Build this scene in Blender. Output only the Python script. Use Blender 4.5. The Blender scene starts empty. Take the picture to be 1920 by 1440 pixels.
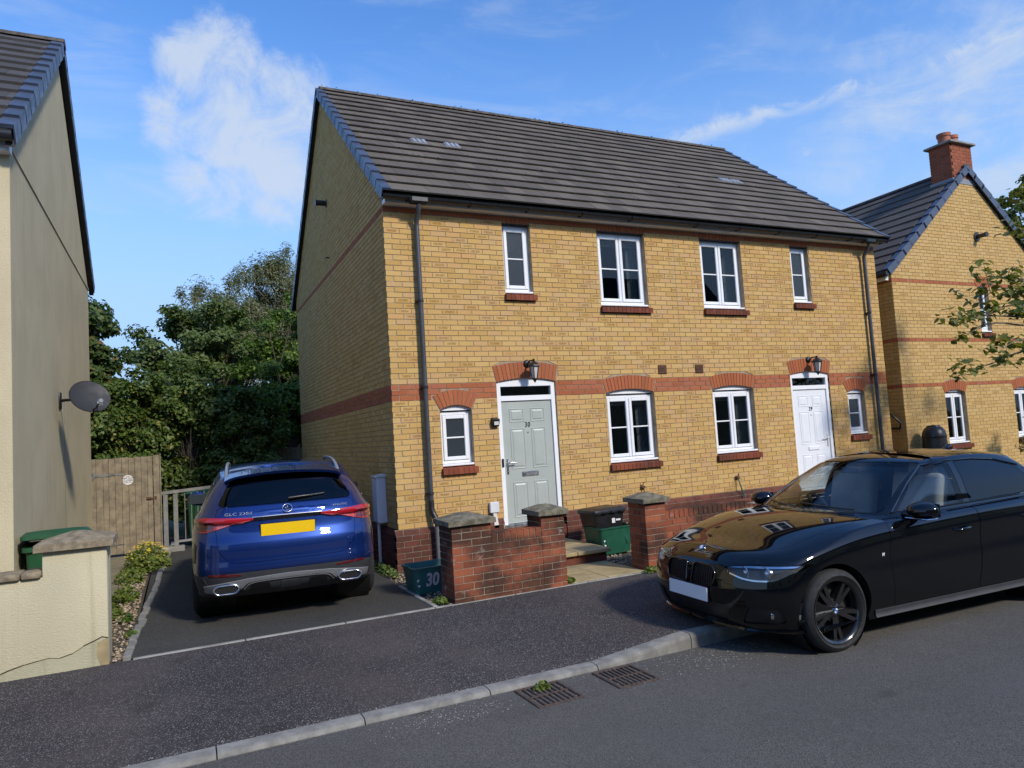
import bpy, bmesh, math, random
import numpy as np
from mathutils import Vector, Matrix, Euler
from mathutils.bvhtree import BVHTree
random.seed(7); RNG = np.random.default_rng(7)
S = bpy.context.scene
COL = S.collection
PI = math.pi
# ------------------------------------------------------------------ camera
CAM_LOC = (-2.612, -9.282, 1.179)
CAM_PITCH, CAM_ROLL, CAM_YAW, CAM_F = 0.07157, -0.06172, 0.44442, 1321.8
_cy, _sy, _cp, _sp = math.cos(CAM_YAW), math.sin(CAM_YAW), math.cos(CAM_PITCH), math.sin(CAM_PITCH)
_f = Vector((_sy*_cp, _cy*_cp, _sp)); _r0 = Vector((_cy, -_sy, 0)); _u0 = _r0.cross(_f)
_r = _r0*math.cos(CAM_ROLL) + _u0*math.sin(CAM_ROLL); _u = -_r0*math.sin(CAM_ROLL) + _u0*math.cos(CAM_ROLL)
cd = bpy.data.cameras.new('camera'); cam = bpy.data.objects.new('camera', cd); COL.objects.link(cam)
cam.matrix_world = Matrix(((_r.x, _u.x, -_f.x, CAM_LOC[0]), (_r.y, _u.y, -_f.y, CAM_LOC[1]), (_r.z, _u.z, -_f.z, CAM_LOC[2]), (0, 0, 0, 1)))
cd.sensor_width = 36; cd.lens = CAM_F*36/1920; cd.clip_end = 3000; cd.clip_start = 0.05
S.camera = cam
# ------------------------------------------------------------------ sky, sun, exposure
SUN_AZ, SUN_EL = math.radians(20), math.radians(36)       # azimuth to the right of the facade normal (towards the camera side)
SUN_DIR = Vector((math.sin(SUN_AZ)*math.cos(SUN_EL), -math.cos(SUN_AZ)*math.cos(SUN_EL), math.sin(SUN_EL)))   # towards the sun
SKY_STRENGTH, SUN_STRENGTH = 0.15, 2.1
S.view_settings.view_transform = 'Standard'; S.view_settings.look = 'None'
S.view_settings.exposure = 0.82; S.view_settings.gamma = 1.0; S.view_settings.use_curve_mapping = False
W = bpy.data.worlds.new('World'); S.world = W; W.use_nodes = True
nt = W.node_tree; nt.nodes.clear()
def N(t, kind, **kw):
    n = t.nodes.new(kind)
    for k, v in kw.items():
        if k == 'inp':
            for i, x in v.items(): n.inputs[i].default_value = x
        else: setattr(n, k, v)
    return n
def L(t, a, b): t.links.new(a, b)
sky = N(nt, 'ShaderNodeTexSky', sky_type='NISHITA', sun_disc=False, sun_elevation=SUN_EL,
        sun_rotation=math.atan2(SUN_DIR.x, SUN_DIR.y), air_density=1.0, dust_density=0.3, ozone_density=2.4, altitude=50)
def mth(t, op, a, b=None, clamp=False, c=None):
    n = N(t, 'ShaderNodeMath', operation=op, use_clamp=clamp)
    for i, v in enumerate((a, b, c)):
        if v is None: continue
        if hasattr(v, 'is_linked'): L(t, v, n.inputs[i])
        else: n.inputs[i].default_value = v
    return n.outputs[0]
def vdot(t, v, d):
    n = N(t, 'ShaderNodeVectorMath', operation='DOT_PRODUCT'); L(t, v, n.inputs[0]); n.inputs[1].default_value = d
    return n.outputs['Value']
def ramp(t, fac, stops, interp='LINEAR'):
    n = N(t, 'ShaderNodeValToRGB'); n.color_ramp.interpolation = interp
    els = n.color_ramp.elements
    while len(els) < len(stops): els.new(0.5)
    for e, (p, c) in zip(els, stops):
        e.position = p; e.color = (c, c, c, 1) if not hasattr(c, '__len__') else (*c, 1)
    if fac is not None: L(t, fac, n.inputs[0])
    return n.outputs[0]
def smooth(t, v, a, b, lo=0.0, hi=1.0):
    n = N(t, 'ShaderNodeMapRange', interpolation_type='SMOOTHSTEP'); L(t, v, n.inputs[0])
    n.inputs[1].default_value = a; n.inputs[2].default_value = b; n.inputs[3].default_value = lo; n.inputs[4].default_value = hi
    return n.outputs[0]
def mixc(t, fac, a, b, blend='MIX'):
    n = N(t, 'ShaderNodeMix', data_type='RGBA', blend_type=blend)
    for i, v in ((0, fac), (6, a), (7, b)):
        if hasattr(v, 'is_linked'): L(t, v, n.inputs[i])
        else: n.inputs[i].default_value = v if i == 0 else ((*v, 1) if len(v) == 3 else v)
    return n.outputs[2]
def noise(t, vec, scale, detail=4, rough=0.55, dist=0.0, dim='3D'):
    n = N(t, 'ShaderNodeTexNoise', noise_dimensions=dim); n.inputs['Scale'].default_value = scale
    n.inputs['Detail'].default_value = detail; n.inputs['Roughness'].default_value = rough; n.inputs['Distortion'].default_value = dist
    if vec is not None: L(t, vec, n.inputs['Vector'])
    return n.outputs[0]
def mapping(t, vec, loc=(0, 0, 0), rot=(0, 0, 0), sc=(1, 1, 1)):
    n = N(t, 'ShaderNodeMapping'); L(t, vec, n.inputs[0])
    n.inputs[1].default_value = loc; n.inputs[2].default_value = rot; n.inputs[3].default_value = sc
    return n.outputs[0]
tc = N(nt, 'ShaderNodeTexCoord'); D = tc.outputs['Generated']
# clouds: cumulus patch, a streak of cirrus and thin high haze everywhere on the dome, strengthened, unseen part included, to lift ambient light
nz1 = noise(nt, D, 5.5, 7, 0.62, 0.35)
def blob(d, sharp, sc=(1, 1, 1)):
    dd = Vector(d).normalized()
    v = vdot(nt, D, dd)
    return smooth(nt, v, math.cos(sharp), 1.0)
cum = None
for d, s, wgt in (((0.05, 0.885, 0.462), 0.085, .95), ((0.075, 0.915, 0.397), 0.11, 1.0), ((0.13, 0.892, 0.432), 0.09, .9), ((.015, .915, .403), .075, .8), ((.12, .925, .355), .10, .9), ((.05, .935, .345), .09, .85)):
    b = mth(nt, 'MULTIPLY', blob(d, s), wgt)
    cum = b if cum is None else mth(nt, 'MAXIMUM', cum, b)
nzc = noise(nt, D, 13, 8, 0.66, 0.5)
cumf = smooth(nt, mth(nt, 'ADD', mth(nt, 'MULTIPLY', cum, 0.62), mth(nt, 'MULTIPLY', nzc, 1.45)), 0.86, 1.42, 0.0, 0.85)
# cirrus streaks, stretched noise in a tilted frame of the dome
st = mapping(nt, D, rot=(0.25, -0.50, 0.35), sc=(1.2, 3.0, 7.5))
nz2 = noise(nt, st, 2.1, 8, 0.62, 0.6)
wid = noise(nt, D, 1.6, 3, 0.5)
cir = mth(nt, 'MULTIPLY', smooth(nt, nz2, 0.44, 0.80), smooth(nt, wid, 0.36, 0.66))
sx = N(nt, 'ShaderNodeSeparateXYZ'); L(nt, D, sx.inputs[0])
A_, B_ = Vector((0.609, 0.701, 0.37)).normalized(), Vector((0.823, 0.415, 0.392)).normalized(); nrm = A_.cross(B_).normalized()
off = mth(nt, 'ADD', vdot(nt, D, nrm), mth(nt, 'MULTIPLY', mth(nt, 'SUBTRACT', nzc, .5), .05))
along = vdot(nt, D, B_)
trail = mth(nt, 'MULTIPLY', smooth(nt, mth(nt, 'ABSOLUTE', off), .018, .0), smooth(nt, along, .86, .95))
east = smooth(nt, vdot(nt, D, Vector((0.84, 0.43, 0.33)).normalized()), 0.955, 1.0)
cir2 = mth(nt, 'MAXIMUM', mth(nt, 'MULTIPLY', trail, smooth(nt, nzc, .3, .62)), mth(nt, 'MULTIPLY', smooth(nt, mth(nt, 'ADD', nz2, mth(nt, 'MULTIPLY', nzc, .45)), 0.58, 1.05), east))
puff = mth(nt, 'MULTIPLY', blob((.722, .612, .322), .020), smooth(nt, noise(nt, D, 45, 6, .65), .38, .75)); cumf = mth(nt, 'MAXIMUM', cumf, mth(nt, 'MULTIPLY', puff, .55))
low = smooth(nt, sx.outputs[2], 0.05, 0.55, 0.95, 0.0)
lowc = mth(nt, 'MULTIPLY', smooth(nt, sx.outputs[2], 0.02, 0.34, 0.30, 0.0), smooth(nt, nz2, 0.25, 0.7))
cl = mth(nt, 'MAXIMUM', mth(nt, 'MAXIMUM', cumf, mth(nt, 'MULTIPLY', cir2, .85)), mth(nt, 'MAXIMUM', mth(nt, 'MULTIPLY', cir, 0.42), lowc), clamp=True)
hsv = N(nt, 'ShaderNodeHueSaturation'); hsv.inputs['Saturation'].default_value = 1.25; hsv.inputs['Hue'].default_value = .508; L(nt, sky.outputs[0], hsv.inputs['Color'])
skyc = mixc(nt, cl, mixc(nt, low, hsv.outputs[0], (1.45, 2.25, 3.55)), (2.35, 2.7, 3.25))
bg = N(nt, 'ShaderNodeBackground'); bg.inputs[1].default_value = SKY_STRENGTH; L(nt, skyc, bg.inputs[0])
out = N(nt, 'ShaderNodeOutputWorld'); L(nt, bg.outputs[0], out.inputs[0])
sd = bpy.data.lights.new('sun', 'SUN'); sd.energy = SUN_STRENGTH; sd.angle = math.radians(6); sd.color = (1.0, 0.93, 0.82)
sun = bpy.data.objects.new('sun', sd); COL.objects.link(sun); sun.rotation_euler = (-SUN_DIR).to_track_quat('-Z', 'Y').to_euler()
# ------------------------------------------------------------------ mesh helpers
class MB:
    """collects pieces; build() links them as one mesh object"""
    def __init__(s): s.v = []; s.f = []; s.uv = []
    def add(s, vs, fs, uvs=None):
        o = len(s.v); s.v += [tuple(p) for p in vs]
        for k, fc in enumerate(fs):
            s.f.append(tuple(o+i for i in fc)); s.uv.append(uvs[k] if uvs else None)
        return s
    def hexa(s, p):      # 8 corners: bottom 4 ccw then top 4
        return s.add(p, [(3, 2, 1, 0), (4, 5, 6, 7), (0, 1, 5, 4), (1, 2, 6, 5), (2, 3, 7, 6), (3, 0, 4, 7)])
    def box(s, x0, x1, y0, y1, z0, z1):
        return s.hexa([(x0, y0, z0), (x1, y0, z0), (x1, y1, z0), (x0, y1, z0), (x0, y0, z1), (x1, y0, z1), (x1, y1, z1), (x0, y1, z1)])
    def bbox(s, x0, x1, y0, y1, z0, z1, b=0.005):
        """box with chamfered edges"""
        bm = bmesh.new(); bmesh.ops.create_cube(bm, size=1)
        for v in bm.verts: v.co = ((x0+x1)/2+v.co.x*(x1-x0), (y0+y1)/2+v.co.y*(y1-y0), (z0+z1)/2+v.co.z*(z1-z0))
        b = min(b, .45*min(x1-x0, y1-y0, z1-z0))
        bmesh.ops.bevel(bm, geom=bm.edges[:], offset=b, segments=1, affect='EDGES', profile=0.5)
        return s.bm(bm)
    def bm(s, bm, M=None):
        bm.verts.index_update()
        s.add([(M @ v.co) if M else v.co.copy() for v in bm.verts], [tuple(v.index for v in f.verts) for f in bm.faces]); bm.free(); return s
    def prism(s, poly, a, b, axis='y'):
        """poly: list of 2d points; axis y -> (x,z), x -> (y,z), z -> (x,y)"""
        n = len(poly)
        if axis == 'y': P = lambda p, t: (p[0], t, p[1])
        elif axis == 'x': P = lambda p, t: (t, p[0], p[1])
        else: P = lambda p, t: (p[0], p[1], t)
        vs = [P(p, a) for p in poly]+[P(p, b) for p in poly]
        fs = [tuple(range(n))[::-1], tuple(range(n, 2*n))]+[(i, (i+1) % n, n+(i+1) % n, n+i) for i in range(n)]
        return s.add(vs, fs)
    def tube(s, path, r, seg=10, caps=True, closed=False):
        path = [Vector(p) for p in path]; rs = r if hasattr(r, '__len__') else [r]*len(path)
        o = len(s.v); up = Vector((0, 0, 1)); prev = None; n = len(path)
        for i, p in enumerate(path):
            if closed: d = path[(i+1) % n]-path[i-1]
            else: d = path[min(i+1, n-1)]-path[max(i-1, 0)]
            d.normalize()
            if prev is None: x = d.orthogonal().normalized()
            else:
                x = prev-d*prev.dot(d); x = x.normalized() if x.length > 1e-6 else d.orthogonal().normalized()
            y = d.cross(x); prev = x
            for k in range(seg):
                a = 2*PI*k/seg; s.v.append(tuple(p+(x*math.cos(a)+y*math.sin(a))*rs[i]))
        m = n if closed else n-1
        for i in range(m):
            j = (i+1) % n
            for k in range(seg):
                s.f.append((o+i*seg+k, o+i*seg+(k+1) % seg, o+j*seg+(k+1) % seg, o+j*seg+k)); s.uv.append(None)
        if caps and not closed:
            s.f.append(tuple(o+k for k in range(seg))[::-1]); s.uv.append(None)
            s.f.append(tuple(o+(n-1)*seg+k for k in range(seg))); s.uv.append(None)
        return s
    def lathe(s, prof, seg=24, M=None, cap=True):
        """profile of (r, h) turned round local z"""
        o = len(s.v); M = M or Matrix()
        for r, h in prof:
            for k in range(seg):
                a = 2*PI*k/seg; s.v.append(tuple(M @ Vector((r*math.cos(a), r*math.sin(a), h))))
        for i in range(len(prof)-1):
            for k in range(seg):
                s.f.append((o+i*seg+k, o+i*seg+(k+1) % seg, o+(i+1)*seg+(k+1) % seg, o+(i+1)*seg+k)); s.uv.append(None)
        if cap:
            s.f.append(tuple(o+k for k in range(seg))[::-1]); s.uv.append(None)
            t = o+(len(prof)-1)*seg; s.f.append(tuple(t+k for k in range(seg))); s.uv.append(None)
        return s
    def mesh(s, name, mat=None, smooth=None):
        me = bpy.data.meshes.new(name); me.from_pydata(s.v, [], s.f)
        if any(u is not None for u in s.uv):
            uvl = me.uv_layers.new(name='UVMap'); flat = []
            for fc, u in zip(s.f, s.uv):
                for k in range(len(fc)): flat += list(u[k]) if u is not None else [0.5, 0.5]
            uvl.data.foreach_set('uv', flat)
        if mat is not None: me.materials.append(M[mat] if isinstance(mat, str) else mat)
        if smooth is not None: shade(me, smooth)
        me.update(); return me
    def build(s, name, mat, parent=None, smooth=None, loc=None):
        return link(name, s.mesh(name, mat, smooth), parent, loc)
def shade(me, ang):
    if ang >= 180: me.polygons.foreach_set('use_smooth', [True]*len(me.polygons)); return
    me.polygons.foreach_set('use_smooth', [True]*len(me.polygons))
    bm = bmesh.new(); bm.from_mesh(me); lim = math.radians(ang)
    for e in bm.edges:
        e.smooth = not (len(e.link_faces) == 2 and e.calc_face_angle(0) > lim)
    bm.to_mesh(me); bm.free()
def link(name, data, parent=None, loc=None):
    o = bpy.data.objects.new(name, data); COL.objects.link(o)
    if parent is not None: o.parent = parent
    if loc is not None: o.location = loc
    return o
def empty(name, loc=(0, 0, 0), rz=0.0, **kw):
    o = link(name, None, None, loc); o.rotation_euler = (0, 0, rz); o.empty_display_size = 0.1
    return tag(o, **kw)
def tag(o, label=None, cat=None, group=None, kind=None):
    if label: o['label'] = label
    if cat: o['category'] = cat
    if group: o['group'] = group
    if kind: o['kind'] = kind
    return o
def copy_tree(o, parent=None):
    c = o.copy(); COL.objects.link(c); c.parent = parent
    for ch in list(o.children): copy_tree(ch, c)
    return c
def bevel_bm(bm, off, seg=2, ang=30):
    es = [e for e in bm.edges if len(e.link_faces) == 2 and e.calc_face_angle(0) > math.radians(ang)]
    bmesh.ops.bevel(bm, geom=es, offset=off, segments=seg, affect='EDGES', profile=0.5, clamp_overlap=True); return bm
def text_mesh(txt, size, mat, depth=0.002, shear=0.0, space=1.0, bold=0.0, sx=1.0):
    cu = bpy.data.curves.new('lettering', 'FONT'); cu.body = txt; cu.size = size; cu.extrude = depth; cu.align_x = 'CENTER'; cu.align_y = 'CENTER'
    cu.shear = shear; cu.space_character = space; cu.offset = bold; cu.resolution_u = 3
    o = bpy.data.objects.new('lettering', cu); COL.objects.link(o)
    dg = bpy.context.evaluated_depsgraph_get(); me = bpy.data.meshes.new_from_object(o.evaluated_get(dg))
    bpy.data.objects.remove(o); me.materials.clear(); me.materials.append(M[mat])
    if sx != 1.0: me.transform(Matrix.Diagonal((sx, 1, 1, 1)))
    return me
def face_y(me, x, y, z, rx=PI/2, rz=0.0):
    """lettering mesh stood up facing -y"""
    me.transform(Matrix.Translation((x, y, z)) @ Euler((rx, 0, rz)).to_matrix().to_4x4()); return me
# ------------------------------------------------------------------ materials
M = {}
def newmat(name):
    m = bpy.data.materials.new(name); m.use_nodes = True; t = m.node_tree; t.nodes.clear()
    p = N(t, 'ShaderNodeBsdfPrincipled'); o = N(t, 'ShaderNodeOutputMaterial'); L(t, p.outputs[0], o.inputs[0]); M[name] = m
    return m, t, p
def bump(t, p, h, strength=0.3, dist=0.01):
    b = N(t, 'ShaderNodeBump'); b.inputs['Strength'].default_value = strength; b.inputs['Distance'].default_value = dist
    L(t, h, b.inputs['Height']); L(t, b.outputs[0], p.inputs['Normal'])
def setc(t, sock, v):
    if hasattr(v, 'is_linked'): L(t, v, sock)
    else: sock.default_value = (*v, 1) if hasattr(v, '__len__') else v
def pos(t): return N(t, 'ShaderNodeNewGeometry').outputs['Position']
def plain(name, col, rough=0.5, metal=0.0, var=0.12, scale=6.0, bmp=0.0, bscale=80, coat=0.0, spec=0.5, grime=0.0):
    m, t, p = newmat(name); ps = pos(t)
    n = noise(t, ps, scale, 5, 0.6)
    a = tuple(c*(1-var) for c in col); b = tuple(min(1, c*(1+var)) for c in col)
    c = mixc(t, smooth(t, n, 0.3, 0.7), a, b)
    if grime:
        g = smooth(t, noise(t, ps, scale*.35, 7, 0.7), .5, .75)
        c = mixc(t, mth(t, 'MULTIPLY', g, grime), c, tuple(x*.35+.01 for x in col))
    L(t, c, p.inputs['Base Color'])
    rn = smooth(t, noise(t, ps, scale*2.3, 4), .3, .7, max(.02, rough-.08), min(1, rough+.08)); L(t, rn, p.inputs['Roughness'])
    p.inputs['Metallic'].default_value = metal; p.inputs['Coat Weight'].default_value = coat; p.inputs['Specular IOR Level'].default_value = spec
    if bmp: bump(t, p, noise(t, ps, bscale, 4), bmp, 0.004)
    return m
def rnd(t):
    """one number per piece: works for separate objects and for islands of a joined mesh"""
    oi = N(t, 'ShaderNodeObjectInfo').outputs['Random']; gi = N(t, 'ShaderNodeNewGeometry').outputs['Random Per Island']
    return mth(t, 'FRACT', mth(t, 'ADD', mth(t, 'MULTIPLY', oi, 7.31), mth(t, 'MULTIPLY', gi, 5.77)))
def brickmat(name, stops, smudge=0.0, smudge_col=(.2, .1, .04), soot=0.0, white=0.0, streak=0.0, rough=.85, moss=0.0):
    m, t, p = newmat(name); ps = pos(t); r = rnd(t)
    c = ramp(t, r, stops, 'LINEAR')
    n = noise(t, ps, 38, 5, .65)
    c = mixc(t, smooth(t, n, .3, .75, 0, .35), c, mixc(t, 1.0, c, (.62, .55, .48), 'MULTIPLY'))
    r2 = mth(t, 'FRACT', mth(t, 'MULTIPLY', r, 17.3))
    if smudge:
        uv = N(t, 'ShaderNodeUVMap', uv_map='UVMap').outputs[0]; sp = N(t, 'ShaderNodeSeparateXYZ'); L(t, uv, sp.inputs[0])
        du = mth(t, 'ABSOLUTE', mth(t, 'SUBTRACT', sp.outputs[0], .5)); dv = mth(t, 'ABSOLUTE', mth(t, 'SUBTRACT', sp.outputs[1], .5))
        mk = mth(t, 'MULTIPLY', smooth(t, du, .42, .24), smooth(t, dv, .40, .14))
        mk = mth(t, 'MULTIPLY', mk, smooth(t, noise(t, ps, 30, 3), .28, .55))
        sel = smooth(t, r2, 1-smudge, 1-smudge+.12)
        c = mixc(t, mth(t, 'MULTIPLY', mth(t, 'MULTIPLY', mk, sel), .62), c, smudge_col)
    if streak:   # rain streaks and grime down the face
        s = mapping(t, ps, sc=(2.2, 2.2, .16)); g = smooth(t, noise(t, s, 2.4, 6, .62), .54, .76)
        c = mixc(t, mth(t, 'MULTIPLY', g, streak), c, (.085, .072, .05))
    if soot:
        g = smooth(t, noise(t, mapping(t, ps, loc=(.55, 0, .12), sc=(1.0, 1.0, 1.25)), 1.35, 5, .6), .42, .58)
        c = mixc(t, mth(t, 'MULTIPLY', g, soot), c, (.035, .024, .018))
    if white:    # salts blooming on the face
        g = smooth(t, noise(t, mapping(t, ps, sc=(3.2, 3.2, 3.8)), 1.7, 7, .68), .60, .76)
        c = mixc(t, mth(t, 'MULTIPLY', g, white), c, (.55, .50, .46))
    if moss:
        g = smooth(t, noise(t, ps, 5, 6, .7), .58, .72)
        c = mixc(t, mth(t, 'MULTIPLY', g, moss), c, (.07, .075, .025))
    L(t, c, p.inputs['Base Color']); p.inputs['Roughness'].default_value = rough; p.inputs['Specular IOR Level'].default_value = .25
    bump(t, p, noise(t, ps, 130, 3, .6), .35, .004)
    return m
brickmat('buff', [(0, (.50, .305, .10)), (.25, (.555, .355, .122)), (.45, (.585, .385, .145)), (.65, (.555, .33, .125)), (.85, (.535, .345, .16)), (1, (.59, .395, .145))], smudge=.27, smudge_col=(.21, .105, .03), white=.10, streak=.14)
brickmat('buff_gable', [(0, (.51, .315, .105)), (.5, (.56, .36, .125)), (1, (.58, .39, .155))], smudge=.12, streak=.28, white=.16)
brickmat('buff_far', [(0, (.50, .315, .11)), (.4, (.56, .365, .135)), (1, (.58, .39, .16))], smudge=.16, smudge_col=(.24, .13, .05), streak=.18)
brickmat('red', [(0, (.34, .105, .045)), (.5, (.41, .135, .056)), (1, (.37, .13, .07))], white=.25)
brickmat('red_arch', [(0, (.33, .105, .042)), (.6, (.42, .135, .055)), (1, (.37, .11, .05))])
brickmat('plinth', [(0, (.13, .042, .028)), (.5, (.17, .055, .036)), (1, (.12, .036, .026))], soot=.55, white=.25, moss=.35)
brickmat('gardenred', [(0, (.21, .062, .034)), (.4, (.30, .090, .042)), (.8, (.25, .080, .046)), (1, (.36, .115, .052))], soot=.86, white=.55, moss=.12)
brickmat('sillred', [(0, (.22, .058, .03)), (.6, (.28, .078, .04)), (1, (.17, .05, .032))], white=.3, soot=.45)
brickmat('chimneyred', [(0, (.26, .075, .035)), (1, (.34, .10, .05))])
plain('mortar', (.32, .25, .165), .95, var=.25, scale=9, bmp=.3, bscale=200)
plain('mortar_red', (.29, .24, .175), .95, var=.3, scale=7, bmp=.3, bscale=200, grime=.5)
def tilemat(name, col, var, lichen):
    m, t, p = newmat(name); ps = pos(t); r = rnd(t)
    c = mixc(t, r, tuple(x*(1-var) for x in col), tuple(x*(1+var) for x in col))
    n = noise(t, ps, 1.6, 6, .65); c = mixc(t, smooth(t, n, .4, .7, 0, .5), c, tuple(x*.6 for x in col))
    c = mixc(t, smooth(t, noise(t, ps, 55, 4, .7), .62, .74, 0, lichen), c, (.20, .19, .16))
    c = mixc(t, smooth(t, noise(t, ps, 9, 6, .75), .66, .76, 0, lichen*.8), c, (.03, .027, .02))
    L(t, c, p.inputs['Base Color']); p.inputs['Roughness'].default_value = .82; bump(t, p, noise(t, ps, 160, 3), .4, .004); return m
tilemat('tile', (.108, .088, .066), .24, .6)
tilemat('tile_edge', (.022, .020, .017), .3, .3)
tilemat('tile_far', (.09, .078, .066), .12, .2)
tilemat('tile_slate', (.062, .058, .056), .2, .3)
plain('verge', (.058, .075, .115), .42, var=.18, scale=3)
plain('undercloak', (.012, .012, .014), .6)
plain('ridge', (.075, .062, .05), .85, var=.5, scale=11, bmp=.3)
plain('upvc', (.80, .81, .82), .28, var=.03, scale=2, grime=.04)
plain('upvc_grime', (.62, .60, .56), .5, var=.1, scale=4, grime=.35)
plain('fascia', (.80, .79, .76), .4, var=.04, scale=3, grime=.10)
plain('black_plastic', (.018, .019, .021), .38, var=.2, scale=8)
plain('pipe_grey', (.052, .056, .064), .42, var=.2, scale=5)
plain('pipe_grey_light', (.16, .165, .175), .5, var=.15, scale=7)
plain('door_sage', (.37, .40, .365), .42, var=.035, scale=3)
plain('door_white', (.74, .76, .79), .35, var=.03, scale=3)
plain('chrome', (.62, .62, .63), .2, metal=1.0, var=.05)
plain('steel', (.42, .43, .44), .38, metal=1.0, var=.12)
plain('black_iron', (.010, .010, .011), .45, var=.2)
plain('interior', (.09, .085, .08), .9)
plain('interior_dark', (.022, .021, .02), .9)
plain('curtain', (.42, .41, .39), .9, var=.2, scale=20)
plain('curtain_grey', (.20, .205, .22), .9, var=.2, scale=20)
plain('number_black', (.02, .02, .022), .4)
plain('meter_grey', (.66, .67, .69), .45, var=.05, scale=3, grime=.15)
plain('conduit_white', (.60, .61, .62), .5, var=.08)
plain('stone_cap', (.155, .138, .095), .95, var=.45, scale=13, bmp=.6, bscale=60, grime=.6)
plain('lead', (.24, .26, .29), .55, var=.15, scale=5)
plain('terracotta', (.36, .13, .07), .8, var=.2, scale=5)
def glassmat(name, tint, refl_rough=0.0, ior=1.5, boost=1.0):
    m = bpy.data.materials.new(name); m.use_nodes = True; t = m.node_tree; t.nodes.clear(); M[name] = m
    tr = N(t, 'ShaderNodeBsdfTransparent'); tr.inputs[0].default_value = (*tint, 1)
    gl = N(t, 'ShaderNodeBsdfGlossy'); gl.inputs['Roughness'].default_value = refl_rough
    lw = N(t, 'ShaderNodeLayerWeight'); lw.inputs[0].default_value = .5   # facing term is the same on both sides of a pane
    f0 = ((ior-1)/(ior+1))**2; fz = mth(t, 'ADD', mth(t, 'MULTIPLY', mth(t, 'POWER', lw.outputs['Facing'], 5.0), 1-f0), f0)
    mx = N(t, 'ShaderNodeMixShader'); L(t, mth(t, 'MULTIPLY', fz, boost, clamp=True), mx.inputs[0]); L(t, tr.outputs[0], mx.inputs[1]); L(t, gl.outputs[0], mx.inputs[2])
    o = N(t, 'ShaderNodeOutputMaterial'); L(t, mx.outputs[0], o.inputs[0]); return m
glassmat('glass', (.72, .76, .76), 0.003, 1.5, .9)
glassmat('glass_tint', (.80, .83, .83), 0.002, 1.52, 1.0)
glassmat('glass_privacy', (.025, .027, .03), 0.002, 1.52, 1.3)
def obscure(name):
    m, t, p = newmat(name); ps = pos(t); p.inputs['Base Color'].default_value = (.035, .042, .048, 1); p.inputs['Roughness'].default_value = .16
    bump(t, p, noise(t, ps, 60, 3), .5, .006); return m
obscure('glass_obscure')
plain('lamp_glass', (.55, .54, .50), .35, var=.05)
# ---- ground
def asphalt(name, base, spk, speckcol, sp_dens, patch, patchcol, sc=260, rough=.9):
    m, t, p = newmat(name); ps = pos(t)
    v = N(t, 'ShaderNodeTexVoronoi'); v.inputs['Scale'].default_value = sc; L(t, ps, v.inputs['Vector'])
    vr = N(t, 'ShaderNodeSeparateColor'); L(t, v.outputs['Color'], vr.inputs[0])
    c = mixc(t, smooth(t, vr.outputs[0], 0, 1), tuple(x*.55 for x in base), tuple(x*1.5 for x in base))
    sel = smooth(t, vr.outputs[1], 1-sp_dens, 1-sp_dens+.03); sh = smooth(t, v.outputs['Distance'], .62, .40)
    c = mixc(t, mth(t, 'MULTIPLY', mth(t, 'MULTIPLY', sel, sh), spk), c, speckcol)
    v2 = N(t, 'ShaderNodeTexVoronoi'); v2.inputs['Scale'].default_value = sc*.37; L(t, ps, v2.inputs['Vector'])
    v2r = N(t, 'ShaderNodeSeparateColor'); L(t, v2.outputs['Color'], v2r.inputs[0])
    c = mixc(t, mth(t, 'MULTIPLY', mth(t, 'MULTIPLY', smooth(t, v2r.outputs[1], 1-sp_dens*.5, 1-sp_dens*.5+.02), smooth(t, v2.outputs['Distance'], .42, .25)), spk*.8), c, tuple(x*.8 for x in speckcol))
    n = noise(t, ps, .9, 6, .62); c = mixc(t, smooth(t, n, .42, .72, 0, patch), c, patchcol)
    n2 = noise(t, ps, .35, 5, .6); c = mixc(t, smooth(t, n2, .35, .7, 0, .45), c, mixc(t, 1.0, c, (.62, .60, .60), 'MULTIPLY'))
    n4 = noise(t, mapping(t, ps, sc=(.12, 1.0, 1.0)), 2.2, 4, .6); c = mixc(t, smooth(t, n4, .45, .7, 0, .30), c, mixc(t, 1.0, c, (.70, .69, .68), 'MULTIPLY'))
    n5 = noise(t, ps, 2.6, 2, .4); c = mixc(t, smooth(t, n5, .70, .76, 0, .40), c, tuple(x*.45 for x in base))
    n3 = noise(t, ps, 4.5, 5, .7); c = mixc(t, smooth(t, n3, .55, .8, 0, .35), c, tuple(x*1.7 for x in base))
    L(t, c, p.inputs['Base Color']); p.inputs['Roughness'].default_value = rough; p.inputs['Specular IOR Level'].default_value = .3
    bump(t, p, v.outputs['Distance'], .55, .004); return m
asphalt('pavement', (.046, .041, .041), .9, (.34, .31, .29), .14, .5, (.105, .085, .075), 150)
asphalt('drive', (.052, .050, .045), .6, (.20, .20, .19), .07, .3, (.075, .072, .06), 170)
asphalt('road', (.098, .092, .083), .5, (.24, .235, .225), .07, .45, (.095, .092, .088), 210)
plain('concrete', (.26, .25, .22), .92, var=.22, scale=7, bmp=.35, bscale=120, grime=.35)
plain('kerbstone', (.215, .207, .187), .92, var=.22, scale=10, bmp=.4, bscale=140, grime=.4)
plain('slab_buff', (.33, .26, .135), .92, var=.2, scale=5, bmp=.3, bscale=120, grime=.35)
plain('slab_grey', (.19, .165, .105), .92, var=.2, scale=6, bmp=.3, bscale=120, grime=.4)
plain('soil', (.06, .048, .03), 1.0, var=.5, scale=14, bmp=.6, bscale=40)
plain('grass_ground', (.05, .07, .02), 1.0, var=.5, scale=4, bmp=.5, bscale=30)
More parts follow.
